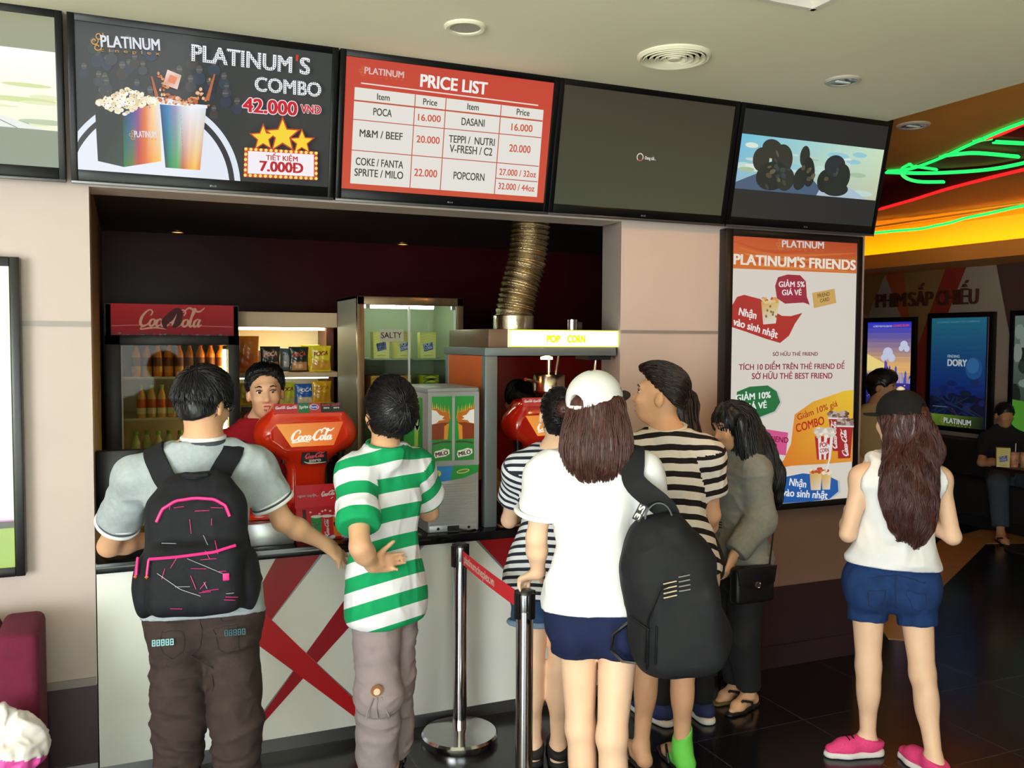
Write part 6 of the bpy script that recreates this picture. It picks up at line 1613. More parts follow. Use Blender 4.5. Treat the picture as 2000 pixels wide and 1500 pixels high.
def trousers(B, m, name='trousers', upto=1.9, d=.014, wide=.015, waist=.10, amp=.007, freq=(10, 10, 6), seed=3, res=.0065, calf=False, mats=None, mif=None, tight=False):
    F = Field(); g = lambda n: np.array(B.J[n], float); K = B.k*B.b
    F.cap(g('hip_l')+B.up*.03, g('hip_r')+B.up*.03, (.104 if B.fem else .100)*K+d, k=.05, flat=.92, ax=B.hfront)
    for h in ('hip_l', 'hip_r'): F.ball(g(h)-B.hfront*.035*K-np.array([0, 0, .02]), (.088 if B.fem else .082)*K+d, k=.04)
    F.cap(B.hip+B.up*.05, B.hip+B.up*(waist+.05), .150*K+d, .138*K+d, k=.04, flat=.70, ax=B.front)
    for s in 'lr': B.leg(F, s, d, upto, k=.02, wide=wide, calf=calf)
    V, Q = F.mesh(res, cuts=[(B.hip+B.up*waist, B.up)], smooth=2)
    V = folds(V, Q, amp, freq, seed)
    V[:, 2] = np.maximum(V[:, 2], .004); B.legVQ = (V, Q)
    mi = None
    if mif is not None: mi = mif(V[Q].mean(1))
    return mesh_obj(name, V, Q, mats or m, B.root, None, mi, base=B.base)
def shoe(B, side, direc, upper, sole, name='shoe', high=False):
    K = B.k; c = np.array(B.J['ankle_'+side], float); f = nrm(np.array([direc[0], direc[1], 0])); t = np.array([f[1], -f[0], 0]); F = Field(); p = np.array([c[0], c[1], 0])
    F.cap(p-f*.035*K+np.array([0, 0, .055]), p+f*.12*K+np.array([0, 0, .044]), .042*K, .040*K, k=.02); F.cap(p+f*.10*K+np.array([0, 0, .038]), p+f*.175*K+np.array([0, 0, .034]), .043*K, .030*K, k=.02, flat=.8, ax=(0, 0, 1))
    F.cap(p+np.array([0, 0, .05]), p+np.array([0, 0, .10 if high else .075]), .046*K, .045*K, k=.02)
    V, Q = F.mesh(.006, cuts=[(p+np.array([0, 0, .105 if high else .078]), (f[0]*-.25, f[1]*-.25, 1)), (p+np.array([0, 0, .018]), (0, 0, -1))])
    o = mesh_obj(name, V, Q, upper, B.root, base=B.base)
    F = Field(); F.cap(p-f*.035*K+np.array([0, 0, .012]), p+f*.11*K+np.array([0, 0, .012]), .044*K, .046*K, k=.02); F.cap(p+f*.11*K+np.array([0, 0, .012]), p+f*.178*K+np.array([0, 0, .012]), .046*K, .033*K, k=.02)
    V, Q = F.mesh(.006, cuts=[(p+np.array([0, 0, .028]), (0, 0, 1)), (p+np.array([0, 0, .0015]), (0, 0, -1))]); q = mesh_obj('sole', V, Q, sole, o, base=(0, 0, 0)); q.location = -B.base
    return o
def cuff_ring(B, side, t, r, m, d, wide, name='cuff'):
    a, b = np.array(B.J['sh_'+side], float), np.array(B.J['el_'+side], float); e = nrm(b-a); c0 = a+(b-a)*t; x = nrm(np.cross(e, (0, 1, 0))); y = np.cross(e, x)
    K = B.k*(.9 if B.fem else 1.0); R0 = .050*K+d+(wide-.009*K)*t; mb = MB()
    mb.tube([c0+(x*math.cos(q)+y*math.sin(q))*R0-B.base for q in np.linspace(0, 2*math.pi, 37)[:-1]], r, m, 8, closed=True); return mb.build(name, B.root)
def cap_hat(B, m, mbrim, brim_dir, gap=True, tilt=0.0, logo=None, button=BLACK):
    """snapback cap; brim_dir = where the peak points"""
    h = B.hs; c, u = B.hc, nrm(B.hu+np.array([0, 0, 0])); bd = nrm(np.array(brim_dir)-u*(np.array(brim_dir) @ u)); side = np.cross(bd, u); R = np.stack([side, bd, u], 1); F = Field()
    cc = c+(u*.030-B.hf*.010)*h
    F.ball(cc, np.array([.090, .105, .098])*h, k=.02, R=R)
    F.ball(cc+u*.02*h, np.array([.088, .102, .090])*h, k=.03, R=R)
    cuts = [(cc-u*.005*h, -u)]
    if gap:
        F.cap(cc-bd*.13*h+u*.012*h, cc-bd*.05*h+u*.012*h, .034*h, k=.002, sub=True)
    V, Q = F.mesh(.0045, cuts=cuts, smooth=2)
    V = V+normals(V, Q)*(.0012*np.abs(np.sin(np.arctan2((V-cc) @ side, (V-cc) @ bd)*3))**.15)[:, None]
    o = mesh_obj('cap', V, Q, m, B.root, base=B.base)
    if gap:
        mb = MB(); mb.tube([cc+(-bd*math.cos(a)*.104+side*math.sin(a)*.090)*h*.985-u*.0005*h+u*-.001-B.base for a in np.linspace(-.42, .42, 12)], .0085, m, 8); mb.build('strap', o).location = (0, 0, 0)
    mb = MB(); vs, fs = [], []; n = 18
    for i in range(n+1):
        a = -1.15+2.3*i/n; e = bd*math.cos(a)+side*math.sin(a)
        p0 = cc+(bd*math.cos(a)*.100+side*math.sin(a)*.086)*h; out = .078*math.cos(a*1.1)**.6 if abs(a*1.1) < 1.5 else 0
        for q, zz_ in ((p0, .006), (p0+bd*out*h, .004-.012*abs(math.sin(a))), (p0+bd*out*h, .000-.012*abs(math.sin(a))), (p0, .000)): vs.append(q+u*zz_*h-B.base)
    for i in range(n):
        for k in range(4): fs.append((i*4+k, i*4+(k+1) % 4, i*4+4+(k+1) % 4, i*4+4+k))
    mb.add(vs, fs, mbrim, True); mb.build('peak', o, 60)
    mb = MB(); mb.lathe([(.0, .006), (.006, .004), (.009, 0)], tuple(cc+u*.110*h-B.base), button, 12); mb.build('button', o)
    return o
def long_hair(B, m, pts, widths, n=500, ln2=.22, seed=2, flat=.55, res=.007, crown=True, frontcut=None, r=.0035, wav=0.0, depth_ax=None, lift=.004, amp=.004, fringe=.0):
    """hair mass: crown plus a fall through pts (world), widths = half widths"""
    h = B.hs; c, f, u, r_ = B.hc, B.hf, B.hu, B.hr; R = np.stack([r_, f, u], 1); F = Field()
    if crown: F.ball(c+(u*.028-f*.012)*h, np.array([.086, .104, .098])*h, k=.02, R=R, cut=[(c+(f*(.055+fringe)+u*.03)*h, nrm(f*.9-u*.45))])
    else: F.ball(c+(u*.010-f*.012)*h, np.array([.084, .102, .085])*h, k=.02, R=R, cut=[(c+(f*(.055+fringe)+u*.03)*h, nrm(f*.9-u*.45)), (c+u*.035*h, u)])
    ax = B.front if depth_ax is None else depth_ax
    for (a, b), (wa, wb) in zip(zip(pts[:-1], pts[1:]), zip(widths[:-1], widths[1:])): F.cap(a, b, wa, wb, k=.04, flat=flat, ax=ax)
    V, Q = F.mesh(res, cuts=frontcut or (), smooth=2)
    ph = (V @ r_)*1.0
    V = V+normals(V, Q)*((vnoise(V*np.array([70, 70, 9]), seed)*amp)+(vnoise(V*np.array([150, 150, 14]), seed+1)*amp*.5))[:, None]
    w = c+(u*.10+f*.02)*h
    reg = None if crown else (lambda X: ((X-c) @ u) < .045*h)
    def flow(P):
        d = np.tile(np.array([0, 0, -1.0]), (len(P), 1)); up_ = ((P-c) @ u) > .02*h
        q = P-w; q /= np.linalg.norm(q, axis=1)[:, None]+1e-9; d = np.where(up_[:, None], q*1.0+d*.4, d)
        if wav: d = d+np.stack([np.sin(P[:, 2]*45+P[:, 0]*60)*wav, np.cos(P[:, 2]*40+P[:, 1]*50)*wav, 0*P[:, 0]], 1)
        return d
    S = strands(V, Q, n, flow, ln2, lift, r, seed, region=reg, jitter=.16, seg=9, droop=.004)
    return mesh_obj('hair', *join((V, Q), S), m, B.root, base=B.base)
Z3 = np.array([0, 0, 1.0])
WHITE_C = mat('white_cotton', (238, 238, 240), .85, bump=.06, bscale=500, spec=.2)
GREYP = mat('grey_melange_knit', (168, 178, 182), .9, noise=.08, scale=60, bump=.1, bscale=500, spec=.2)
CUFFW = mat('white_ribbing', (232, 232, 232), .9, spec=.2); CUFFG = mat('dark_grey_ribbing', (74, 78, 86), .9, spec=.2)

# ---------------------------------------------------------------- boy in the grey polo at the counter
J = dict(head=(.372, -.480, 1.530), neck=(.370, -.480, 1.378), sh_l=(.150, -.395, 1.268), sh_r=(.545, -.455, 1.290), el_l=(.052, -.175, .980), wr_l=(.215, -.03, .965),
    el_r=(.652, -.440, 1.080), wr_r=(.818, -.370, .968), hip_l=(.275, -.580, .770), hip_r=(.440, -.610, .775), knee_l=(.272, -.590, .430), knee_r=(.455, -.640, .430), ankle_l=(.262, -.570, .075), ankle_r=(.462, -.620, .075),
    crown=(.05, .10, 1), hs=1.0)
J['face'] = (.62, .76, -.22)
A = person('young man in grey polo shirt and brown trousers leaning on the counter, seen from behind', J, SKIN, .97, res=.006,
    hands=dict(r=dict(direc=(.66, .22, -.60), back=(.30, -.55, .60), curl=(.12, .18, .22, .28), spread=1.1, thumb=.5, size=1.05), l=dict(direc=(.9, .5, -.05), back=(0, 0, 1), curl=.4)))
shirt(A, GREYP, 'polo_shirt', sleeve=.66, d=.018, wide=.022, hem_drop=-.030, neck=.020, amp=.013, freq=(9, 9, 5), flare=.010, seed=11)
for s in 'lr':
    cuff_ring(A, s, .655, .0075, CUFFW, .018, .022, 'sleeve_cuff'); cuff_ring(A, s, .615, .0065, CUFFG, .016, .022, 'cuff_stripe'); cuff_ring(A, s, .585, .0045, CUFFW, .017, .022, 'cuff_piping')
collar(A, CUFFW, .008, .030, 1.12); collar(A, CUFFG, .0075, .016, 1.20, name='collar_stripe')
BRN = mat('brown_cotton_twill', (66, 54, 50), .9, noise=.12, scale=22, bump=.15, bscale=260, spec=.15)
tr = trousers(A, BRN, 'trousers', 1.94, d=.014, wide=.020, waist=.085, amp=.012, freq=(6, 6, 15), seed=5)
mb = MB(); o = A.hip+A.up*.075; R0 = .158
mb.tube([o+A.lat*math.cos(t)*R0+A.front*math.sin(t)*R0*.74-A.base for t in np.linspace(0, 2*math.pi, 41)[:-1]], .012, mat('dark_belt', (40, 32, 30), .5), 8, closed=True); mb.build('waistband', A.root)
back_seams(A, mat('brown_seam', (46, 38, 35), .9), tr, .20, .10, .060, .092)
def stitch_patch(cx, zc, wd, rgb, n=5):
    mb = MB(); bk = A.hip-A.hfront*.137
    for i in range(n):
        q = bk+A.lat*(cx+(i-(n-1)/2)*wd/n)+Z3*zc-A.base
        for dx0, dz0, w2, h2 in ((-.004, 0, .0016, .010), (.004, 0, .0016, .010), (0, .009, .005, .0016), (0, -.009, .005, .0016), (0, .0, .004, .0014)):
            c0 = q+A.lat*dx0+Z3*dz0; mb.box(c0-np.array([w2, .002, h2]), c0+np.array([w2, .004, h2]), mat('stitching_%d' % rgb[0], rgb, .8))
    mb.build('pocket_stitching', tr)
stitch_patch(-.115, -.010, .070, (150, 196, 204)); stitch_patch(.112, .005, .070, (62, 96, 104))
short_hair(A, A.root, HAIRK, nape=.066, brow=.05, thick=.020, n=1500, ln2=.045, top=.012, seed=3, spike=.007)
GL = mat('glasses_black', (18, 16, 18), .25)
mb = MB(); h = A.hs; c = A.hc; f, u, r = A.hf, A.hu, A.hr
for q in (-1, 1):
    cc = c+(f*.108+u*.004+r*.034*q)*h-A.base
    mb.tube([cc+r*math.cos(t)*.026+u*math.sin(t)*.018 for t in np.linspace(0, 2*math.pi, 21)[:-1]], .0024, GL, 6, closed=True)
    mb.tube([cc+r*.026*q, c+(f*.085+u*.006+r*.078*q)*h-A.base, c+(f*.0+u*.006+r*.084*q)*h-A.base, c+(-f*.02-u*.004+r*.083*q)*h-A.base], .0026, GL, 6)
mb.tube([c+(f*.112+u*.008-r*.008)*h-A.base, c+(f*.112+u*.008+r*.008)*h-A.base], .0022, GL, 6)
mb.build('glasses', A.root)

# his backpack
PK = mat('backpack_black', (27, 28, 33), .75, noise=.15, scale=30, bump=.12, bscale=400, spec=.25); PINKZ = mat('pink_zip', (226, 40, 130), .5); PALEL = mat('pale_print_line', (170, 170, 180), .7)
bp = thing('backpack', 'black backpack with pink zips worn by the young man in grey', 'backpack', tuple(A.base)); bb = A.base
fr_, la, up_ = A.front, A.lat, A.up
cb = A.hip*.42+A.sh*.58-fr_*.195-up_*.035+la*.012   # centre of the pack behind his back
F = Field(); R = np.stack([la, fr_, up_], 1)
F.box(cb-up_*.02, (.160, .075, .205), .07, k=.03, R=R); F.box(cb+up_*.13+fr_*.02, (.115, .062, .115), .06, k=.06, R=R)
F.box(cb-up_*.105-fr_*.065, (.148, .055, .115), .05, k=.03, R=R); F.ball(cb-la*.165-up_*.12, (.035, .06, .10), k=.03, R=R); F.ball(cb+la*.165-up_*.12, (.035, .06, .10), k=.03, R=R)
V, Q = F.mesh(.006, smooth=2); V = folds(V, Q, .007, (9, 9, 6), 21); mesh_obj('pack_body', V, Q, PK, bp, base=bb); PV = V
def on_pack(a, b, off=.003):
    """point on the pack's rear surface at (lateral a, height b)"""
    p = cb+la*a+up_*b; l_ = (PV-p) @ la; z_ = (PV-p) @ up_; y_ = (PV-p) @ fr_
    m = (np.abs(l_) < .016) & (np.abs(z_) < .016)
    return p+fr_*((y_[m].min() if m.any() else -.13)-off)
def pack_line(name, pts, r, m, parent=bp, n=14):
    pts = np.array(pts); t = np.linspace(0, len(pts)-1, n); q = [on_pack(np.interp(x, range(len(pts)), pts[:, 0]), np.interp(x, range(len(pts)), pts[:, 1]))-bb for x in t]
    mb = MB(); mb.tube(q, r, m, 6); return mb.build(name, parent)
pack_line('main_zip', [(-.118, .085), (-.10, .125), (-.06, .150), (0, .157), (.06, .150), (.095, .128), (.108, .092)], .0055, PINKZ, n=24)
pack_line('pocket_zip', [(-.135, -.030), (-.05, -.028), (.06, -.020), (.128, -.002)], .0050, PINKZ, n=20)
pack_line('side_zip', [(-.178, -.025), (-.180, -.08)], .005, PINKZ, n=6)
for (a, b2) in ((-.135, -.030), (-.178, -.03)):
    p = on_pack(a, b2, .006)-bb; mb = MB(); mb.tube([p, p-up_*.05-la*.006], .004, PINKZ, 6); o = mb.build('zip_pull', bp)
    mb = MB(); mb.lathe([(0, .007), (.007, 0), (0, -.007)], tuple(p-up_*.055-la*.006), mat('orange_bead', (226, 110, 60), .4), 10); mb.build('bead', o)
rs_ = random.Random(9)
for k in range(26):
    a, b2 = rs_.uniform(-.12, .12), rs_.uniform(-.19, .14)
    if rs_.random() < .6: ln4 = [(a, b2), (a+rs_.uniform(.02, .05), b2+rs_.uniform(-.004, .004))]
    else: ln4 = [(a, b2), (a+rs_.uniform(-.02, .02), b2+rs_.uniform(.02, .05))]
    pack_line('printed_line', ln4, .0010, PINKZ if rs_.random() < .75 else PALEL, n=6)
pack_line('printed_line', [(-.11, -.075), (-.04, -.13), (.02, -.155)], .0012, PALEL, n=14); pack_line('printed_line', [(-.02, -.035), (.05, -.07), (.09, -.09)], .0010, PALEL, n=12)
p = on_pack(.098, -.100, .003)-bb; mb = MB()
mb.box(p-np.array([.010, .002, .012]), p+np.array([.010, .001, .012]), PINKZ, bev=.002); mb.build('pink_emblem', bp)
for s in (-1, 1):
    strap_ribbon([cb+up_*.20+la*.05*s+fr_*.03, A.sh-fr_*.135+la*.080*s-up_*.04, A.sh-fr_*.11+la*.115*s+up_*.03, A.sh-fr_*.02+la*.128*s+up_*.075, A.sh+fr_*.08+la*.130*s+up_*.02, A.sh+fr_*.13+la*.135*s-up_*.08, A.hip+fr_*.14+la*.15*s+up_*.20, A.hip-fr_*.04+la*.175*s+up_*.14, A.hip-fr_*.13+la*.15*s+up_*.12], A.shirtVQ, bb, .036, PK, bp, thin_from=28)
mb = MB(); mb.tube([cb+up_*.225+la*(-.055)-bb+fr_*.01, cb+up_*.232+la*(-.03)-bb-fr_*.03, cb+up_*.228-bb-fr_*.04, cb+up_*.232+la*.03-bb-fr_*.03, cb+up_*.225+la*.055-bb+fr_*.01], .011, PK, 8); mb.build('grab_handle', bp)

# ---------------------------------------------------------------- boy in green and white stripes
J = dict(head=(1.060, -.425, 1.478), neck=(1.040, -.455, 1.318), sh_l=(.922, -.470, 1.240), sh_r=(1.190, -.355, 1.240), el_l=(.890, -.660, 1.008), wr_l=(.948, -.605, .925), el_r=(1.285, -.25, 1.035), wr_r=(1.25, -.10, 1.06),
    hip_l=(.998, -.455, .715), hip_r=(1.098, -.395, .715), knee_l=(1.005, -.485, .385), knee_r=(1.090, -.375, .385), ankle_l=(1.015, -.420, .070), ankle_r=(1.100, -.330, .070), face=(-.05, .80, .60), crown=(.18, -.55, .80), hs=1.02)
B_ = person('boy in green and white striped tee looking up, one hand behind his back', J, SKIN, .95, bulk=.84, res=.006, feet=dict(l=(.35, 1, 0), r=(.45, 1, 0)),
    hands=dict(l=dict(direc=(.92, .32, -.04), back=(.22, .85, -.1), curl=(.05, .05, .08, .75), spread=.12, thumb=.75, size=1.02), r=dict(direc=(-.3, .9, .2), back=(.8, .2, .4), curl=.5)))
GRS = striped('green_white_knit', (22, 160, 98), (232, 232, 236), .5)
shirt(B_, GRS, 'striped_tee', sleeve=.74, d=.020, wide=.026, hem_drop=.055, neck=.036, neck_tilt=.15, amp=.014, freq=(10, 10, 4), seed=31, stripe=True, stripe_w=.108, flare=.018)
collar(B_, mat('green_ribbing', (20, 150, 90), .9), .007, .036, 1.12, .15)
KH = mat('mauve_grey_cotton', (154, 140, 140), .9, noise=.06, scale=20, bump=.12, bscale=260, spec=.15)
tr = trousers(B_, KH, 'cargo_trousers', 1.97, d=.014, wide=.034, waist=.05, amp=.012, freq=(6, 6, 13), seed=33)
kl = np.array(J['knee_l']); mb = MB(); q = kl+np.array([-.035, -.098, .055])-B_.base
mb.lathe([(0, .004), (.022, .003), (.022, 0)], tuple(q), mat('brown_badge', (150, 96, 52), .6), 24, 'Y'); mb.lathe([(.0, .0055), (.013, .005), (.013, .002)], tuple(q-np.array([0, 0, .004])), mat('cream_badge', (226, 208, 178), .6), 20, 'Y')
mb.build('knee_badge', tr)
for k in range(3):
    mb = MB(); mb.tube([q+np.array([-.012+.016*k, .004, -.03]), q+np.array([-.035+.035*k, .0, -.075]), q+np.array([-.040+.045*k, .004, -.11])], .003, KH, 6); mb.build('seam', tr)
short_hair(B_, B_.root, HAIRK, nape=.086, brow=.055, thick=.026, n=1800, ln2=.05, top=.01, seed=7, spike=.006)
SNB = mat('sandal_black', (22, 22, 24), .5)
def sandal(B, side, direc, m=SNB, strap=True, sole_m=None):
    K = B.k; c = np.array(B.J['ankle_'+side], float); f = nrm((direc[0], direc[1], 0)); t = np.array([f[1], -f[0], 0]); p = np.array([c[0], c[1], 0]); F = Field()
    F.cap(p-f*.04*K+Z3*.006, p+f*.11*K+Z3*.006, .041*K, .046*K, k=.01); F.cap(p+f*.11*K+Z3*.006, p+f*.18*K+Z3*.006, .046*K, .030*K, k=.01)
    V, Q = F.mesh(.006, cuts=[(p+Z3*.014, (0, 0, 1)), (p+Z3*.001, (0, 0, -1))]); o = mesh_obj('sandal', V, Q, sole_m or m, B.root, base=B.base)
    for s in (-1, 1):
        mb = MB(); a = p+f*.135*K+Z3*.022; mb.tube([a-B.base, p+f*.10*K+t*.024*s+Z3*.058-B.base, p+f*.05*K+t*.044*s+Z3*.045-B.base, p+f*.035*K+t*.043*s+Z3*.012-B.base], .0065, m, 8); q = mb.build('strap', o)
    return o
sandal(B_, 'l', (.35, 1, 0)); sandal(B_, 'r', (.45, 1, 0))

# ---------------------------------------------------------------- woman with a hair bun, thin stripes
J = dict(head=(1.760, -.505, 1.458), neck=(1.745, -.530, 1.306), sh_l=(1.610, -.455, 1.225), sh_r=(1.880, -.600, 1.230), el_l=(1.630, -.300, .985), wr_l=(1.76, -.16, 1.02), el_r=(1.925, -.560, .99), wr_r=(1.93, -.38, .95),
    hip_l=(1.670, -.475, .730), hip_r=(1.790, -.540, .735), knee_l=(1.640, -.520, .405), knee_r=(1.745, -.565, .405), ankle_l=(1.665, -.490, .075), ankle_r=(1.755, -.540, .075), face=(.25, .95, .22), crown=(0, -.2, 1), hs=.95)
Cw = person('woman with a hair bun in fine striped top and denim shorts at the counter', J, SKINL, .93, fem=True)
shirt(Cw, striped('fine_navy_stripe', (40, 44, 56), (226, 230, 236), .45), 'striped_top', sleeve=.60, d=.018, wide=.022, hem_drop=.02, neck=.022, amp=.007, seed=41, stripe=True, stripe_w=.031, flare=.012)
DEN = mat('denim_blue', (46, 74, 108), .9, noise=.18, scale=26, bump=.12, bscale=400, spec=.15)
trousers(Cw, DEN, 'denim_shorts', .44, d=.016, wide=.03, waist=.10, amp=.005, seed=42)
for s in 'lr':
    a, b = np.array(J['hip_'+s]), np.array(J['knee_'+s]); e = nrm(b-a); c0 = a+(b-a)*.425; x = nrm(np.cross(e, (0, 1, 0))); y = np.cross(e, x); mb = MB()
    mb.tube([c0+(x*math.cos(t)+y*math.sin(t))*.099-Cw.base for t in np.linspace(0, 6.283, 33)[:-1]], .012, mat('denim_turnup', (110, 140, 168), .9, noise=.1, scale=40), 8, closed=True); mb.build('turn_up', Cw.root)
def bun_hair(B, m, seed=5):
    h = B.hs; c, f, u, r = B.hc, B.hf, B.hu, B.hr; R = np.stack([r, f, u], 1); F = Field(); F.ball(c+(u*.028-f*.012)*h, np.array([.083, .103, .097])*h, k=.02, R=R); F.ball(c-(u*.04+f*.045)*h, np.array([.062, .055, .07])*h, k=.03, R=R)
    V, Q = F.mesh(.006, cuts=[(c-(u*.03-f*.012)*h, nrm(np.array(-u*.75+f*.62)))]); w = c+(u*.06-f*.115)*h
    V = V+normals(V, Q)*(vnoise(V*np.array([90, 90, 90]), seed)*.0016)[:, None]
    S = strands(V, Q, 420, lambda P: w-P, .09, .002, .0022, seed, jitter=.05)
    F2 = Field(); F2.ball(w-f*.012*h, np.array([.040, .034, .040])*h, k=.02, R=R); V2, Q2 = F2.mesh(.004); V2 = V2+normals(V2, Q2)*(.003*np.sin(18*np.arctan2((V2-w) @ r, (V2-w) @ u)+60*np.linalg.norm(V2-w, axis=1)))[:, None]
    o = mesh_obj('hair', *join((V, Q), S), m, B.root, base=B.base); b2 = mesh_obj('hair_bun', V2, Q2, HAIRB, B.root, base=B.base)
    mb = MB(); p = w-f*.014*h-B.base; mb.tube([p+(r*math.cos(t)+u*math.sin(t))*.034*h+f*.012 for t in np.linspace(0, 6.283, 17)[:-1]], .006, BLACK, 6, closed=True); mb.build('hair_tie', o)
bun_hair(Cw, HAIRK)
NAVYS = mat('canvas_navy', (30, 42, 84), .8); SOLEW = mat('rubber_white', (226, 224, 218), .6); BLK = mat('canvas_black', (22, 23, 26), .7)
for s in 'lr': shoe(Cw, s, (.4, 1, 0), BLK, BLK, 'trainer')

# ---------------------------------------------------------------- woman in the white cap
J = dict(head=(1.568, -1.175, 1.530), neck=(1.560, -1.195, 1.372), sh_l=(1.412, -1.120, 1.308), sh_r=(1.702, -1.262, 1.312), el_l=(1.400, -1.075, 1.085), wr_l=(1.430, -1.025, .950), el_r=(1.750, -1.28, 1.075), wr_r=(1.74, -1.12, .93),
    hip_l=(1.505, -1.185, .820), hip_r=(1.618, -1.268, .822), knee_l=(1.508, -1.205, .455), knee_r=(1.560, -1.325, .465), ankle_l=(1.550, -1.185, .075), ankle_r=(1.605, -1.300, .075), face=(.38, .90, .12), crown=(-.20, -.16, 1), hs=.97)
D_ = person('woman in white tee and white backwards cap resting a hand on the queue post', J, SKINL, .95, fem=True, bulk=.94, res=.006,
    hands=dict(l=dict(direc=(-.22, .85, -.42), back=(-.10, .42, .90), curl=(.55, .6, .6, .6), spread=.3, thumb=.6), r=None))
shirt(D_, WHITE_C, 'white_tee', sleeve=.60, d=.018, wide=.026, hem_drop=-.045, neck=.022, amp=.012, freq=(9, 9, 5), seed=51, flare=.006)
collar(D_, WHITE_C, .006, .022, 1.12)
for s in 'lr':
    a, b = np.array(J['sh_'+s]), np.array(J['el_'+s]); e = nrm(b-a); c0 = a+(b-a)*.585; x = nrm(np.cross(e, (0, 1, 0))); y = np.cross(e, x); mb = MB()
    mb.tube([c0+(x*math.cos(t)+y*math.sin(t))*.082-D_.base for t in np.linspace(0, 6.283, 33)[:-1]], .009, WHITE_C, 8, closed=True); mb.build('sleeve_turn_up', D_.root)
NVY = mat('navy_cotton', (32, 40, 72), .9, noise=.1, scale=20, bump=.1, bscale=300, spec=.15)
trousers(D_, NVY, 'navy_shorts', .29, d=.018, wide=.024, waist=.10, amp=.007, seed=53)
long_hair(D_, HAIRB, [D_.hc-D_.hf*.045+Z3*.0, D_.hc-D_.hf*.058-Z3*.09, D_.neck-D_.front*.040+Z3*.015], [.088, .102, .108], n=1800, ln2=.10, seed=4, flat=.62, r=.0018, lift=.005, crown=False)
CAPW = mat('cap_white', (236, 236, 232), .85, bump=.08, bscale=300, spec=.2); CAPD = mat('cap_peak_dark', (46, 38, 38), .8)
ch = cap_hat(D_, CAPW, CAPD, (.93, .37, .02))
bd_ = nrm(np.array([.93, .37, 0])-D_.hu*(np.array([.93, .37, 0]) @ D_.hu)); sd_ = np.cross(bd_, D_.hu); hh = D_.hs; nb = nrm(bd_*.62+sd_*.78)
c0 = D_.hc+(D_.hu*.030-D_.hf*.010)*hh+(bd_*.62*.107+sd_*.78*.093)*hh+D_.hu*.022*hh; tb_ = np.cross(D_.hu, nb); mb = MB()
def badge_quad(w, hgt, lift, m):
    q = [c0-D_.base+tb_*x*w+D_.hu*y*hgt+nb*l for l in (lift, lift-.006) for x, y in ((-1, -1), (1, -1), (1, 1), (-1, 1))]
    mb.add(q, [(0, 1, 2, 3), (4, 7, 6, 5), (0, 4, 5, 1), (1, 5, 6, 2), (2, 6, 7, 3), (3, 7, 4, 0)], m)
badge_quad(.014, .017, .002, BLACK); badge_quad(.011, .014, .003, CAPW); badge_quad(.003, .010, .0038, BLACK); mb.build('cap_badge', ch)
for s in 'lr': shoe(D_, s, (.4, .9, 0), WHITE_C, SOLEW, 'trainer')

# her backpack, hung on the right shoulder
PK2 = mat('backpack_charcoal', (27, 28, 31), .75, noise=.12, scale=40, bump=.12, bscale=500, spec=.25)
b2 = thing('backpack', 'big charcoal backpack hanging from one shoulder of the woman in the white cap', 'backpack', tuple(D_.base)); bb = D_.base
la2 = nrm(np.array([.90, -.44, 0])); fr2 = np.array([.44, .90, 0]); cb2 = np.array([1.682, -1.475, .975]); R = np.stack([la2, fr2, Z3], 1)
F = Field(); F.box(cb2-Z3*.045, (.140, .085, .205), .075, k=.04, R=R); F.box(cb2+Z3*.115-la2*.022, (.088, .065, .125), .06, k=.10, R=R); F.box(cb2-Z3*.09-fr2*.070+la2*.02, (.118, .055, .145), .05, k=.03, R=R); F.ball(cb2-Z3*.14+la2*.02, (.150, .10, .115), k=.05, R=R)
V, Q = F.mesh(.006, smooth=2); Rt = Matrix.Rotation(-.10, 3, Vector(fr2)); V = (V-cb2) @ np.array(Rt).T+cb2; V = folds(V, Q, .010, (7, 7, 5), 61)
mesh_obj('pack_body', V, Q, PK2, b2, base=bb); PV = V
cb, la, up_, fr_ = cb2, la2, Z3, fr2
pack_line('pocket_zip', [(-.090, -.19), (-.085, -.05), (-.05, .04), (0, .06)], .0035, BLACK, b2, 20); pack_line('pocket_seam', [(-.135, -.06), (-.08, -.085)], .003, BLACK, b2, 8); pack_line('pocket_seam', [(-.085, -.085), (-.085, -.21)], .003, BLACK, b2, 10); pack_line('lower_zip', [(-.06, -.07), (-.062, -.19)], .003, BLACK, b2, 10)
for k in range(4):
    pack_line('logo_bar', [(-.040, .055-.013*k), (.0, .064-.013*k)], .0022, mat('beige_print', (190, 174, 140), .7), b2, 5)
    pack_line('logo_bar', [(.006, .075-.013*k), (.040, .082-.013*k)], .0020, mat('grey_print', (130, 126, 116), .7), b2, 5)
sr = np.array(J['sh_r'])
strap_ribbon([cb2+Z3*.19-la2*.01+fr2*.02, cb2+Z3*.25-la2*.015+fr2*.03, sr-fr2*.115-la2*.035-Z3*.01, sr-fr2*.07-la2*.035+Z3*.055, sr+fr2*.0-la2*.035+Z3*.088, sr+fr2*.09-la2*.02+Z3*.02, sr+fr2*.11+la2*.02-Z3*.14], D_.shirtVQ, bb, .036, PK2, b2)
hc_ = cb2+Z3*.225-la2*.045-fr2*.01-bb; mb = MB(); vs, fs = [], []
for i in range(19):
    a = math.pi*i/18; p = hc_-la2*.042*math.cos(a)+Z3*.058*math.sin(a)
    for sx, sn in ((-1, -1), (1, -1), (1, 1), (-1, 1)): vs.append(p+fr2*.015*sx+nrm(-la2*math.cos(a)+Z3*math.sin(a))*.002*sn)
for i in range(18):
    for k in range(4): fs.append((i*4+k, i*4+(k+1) % 4, i*4+4+(k+1) % 4, i*4+4+k))
mb.add(vs, fs, BLACK, True); gh = mb.build('grab_loop', b2, 50)
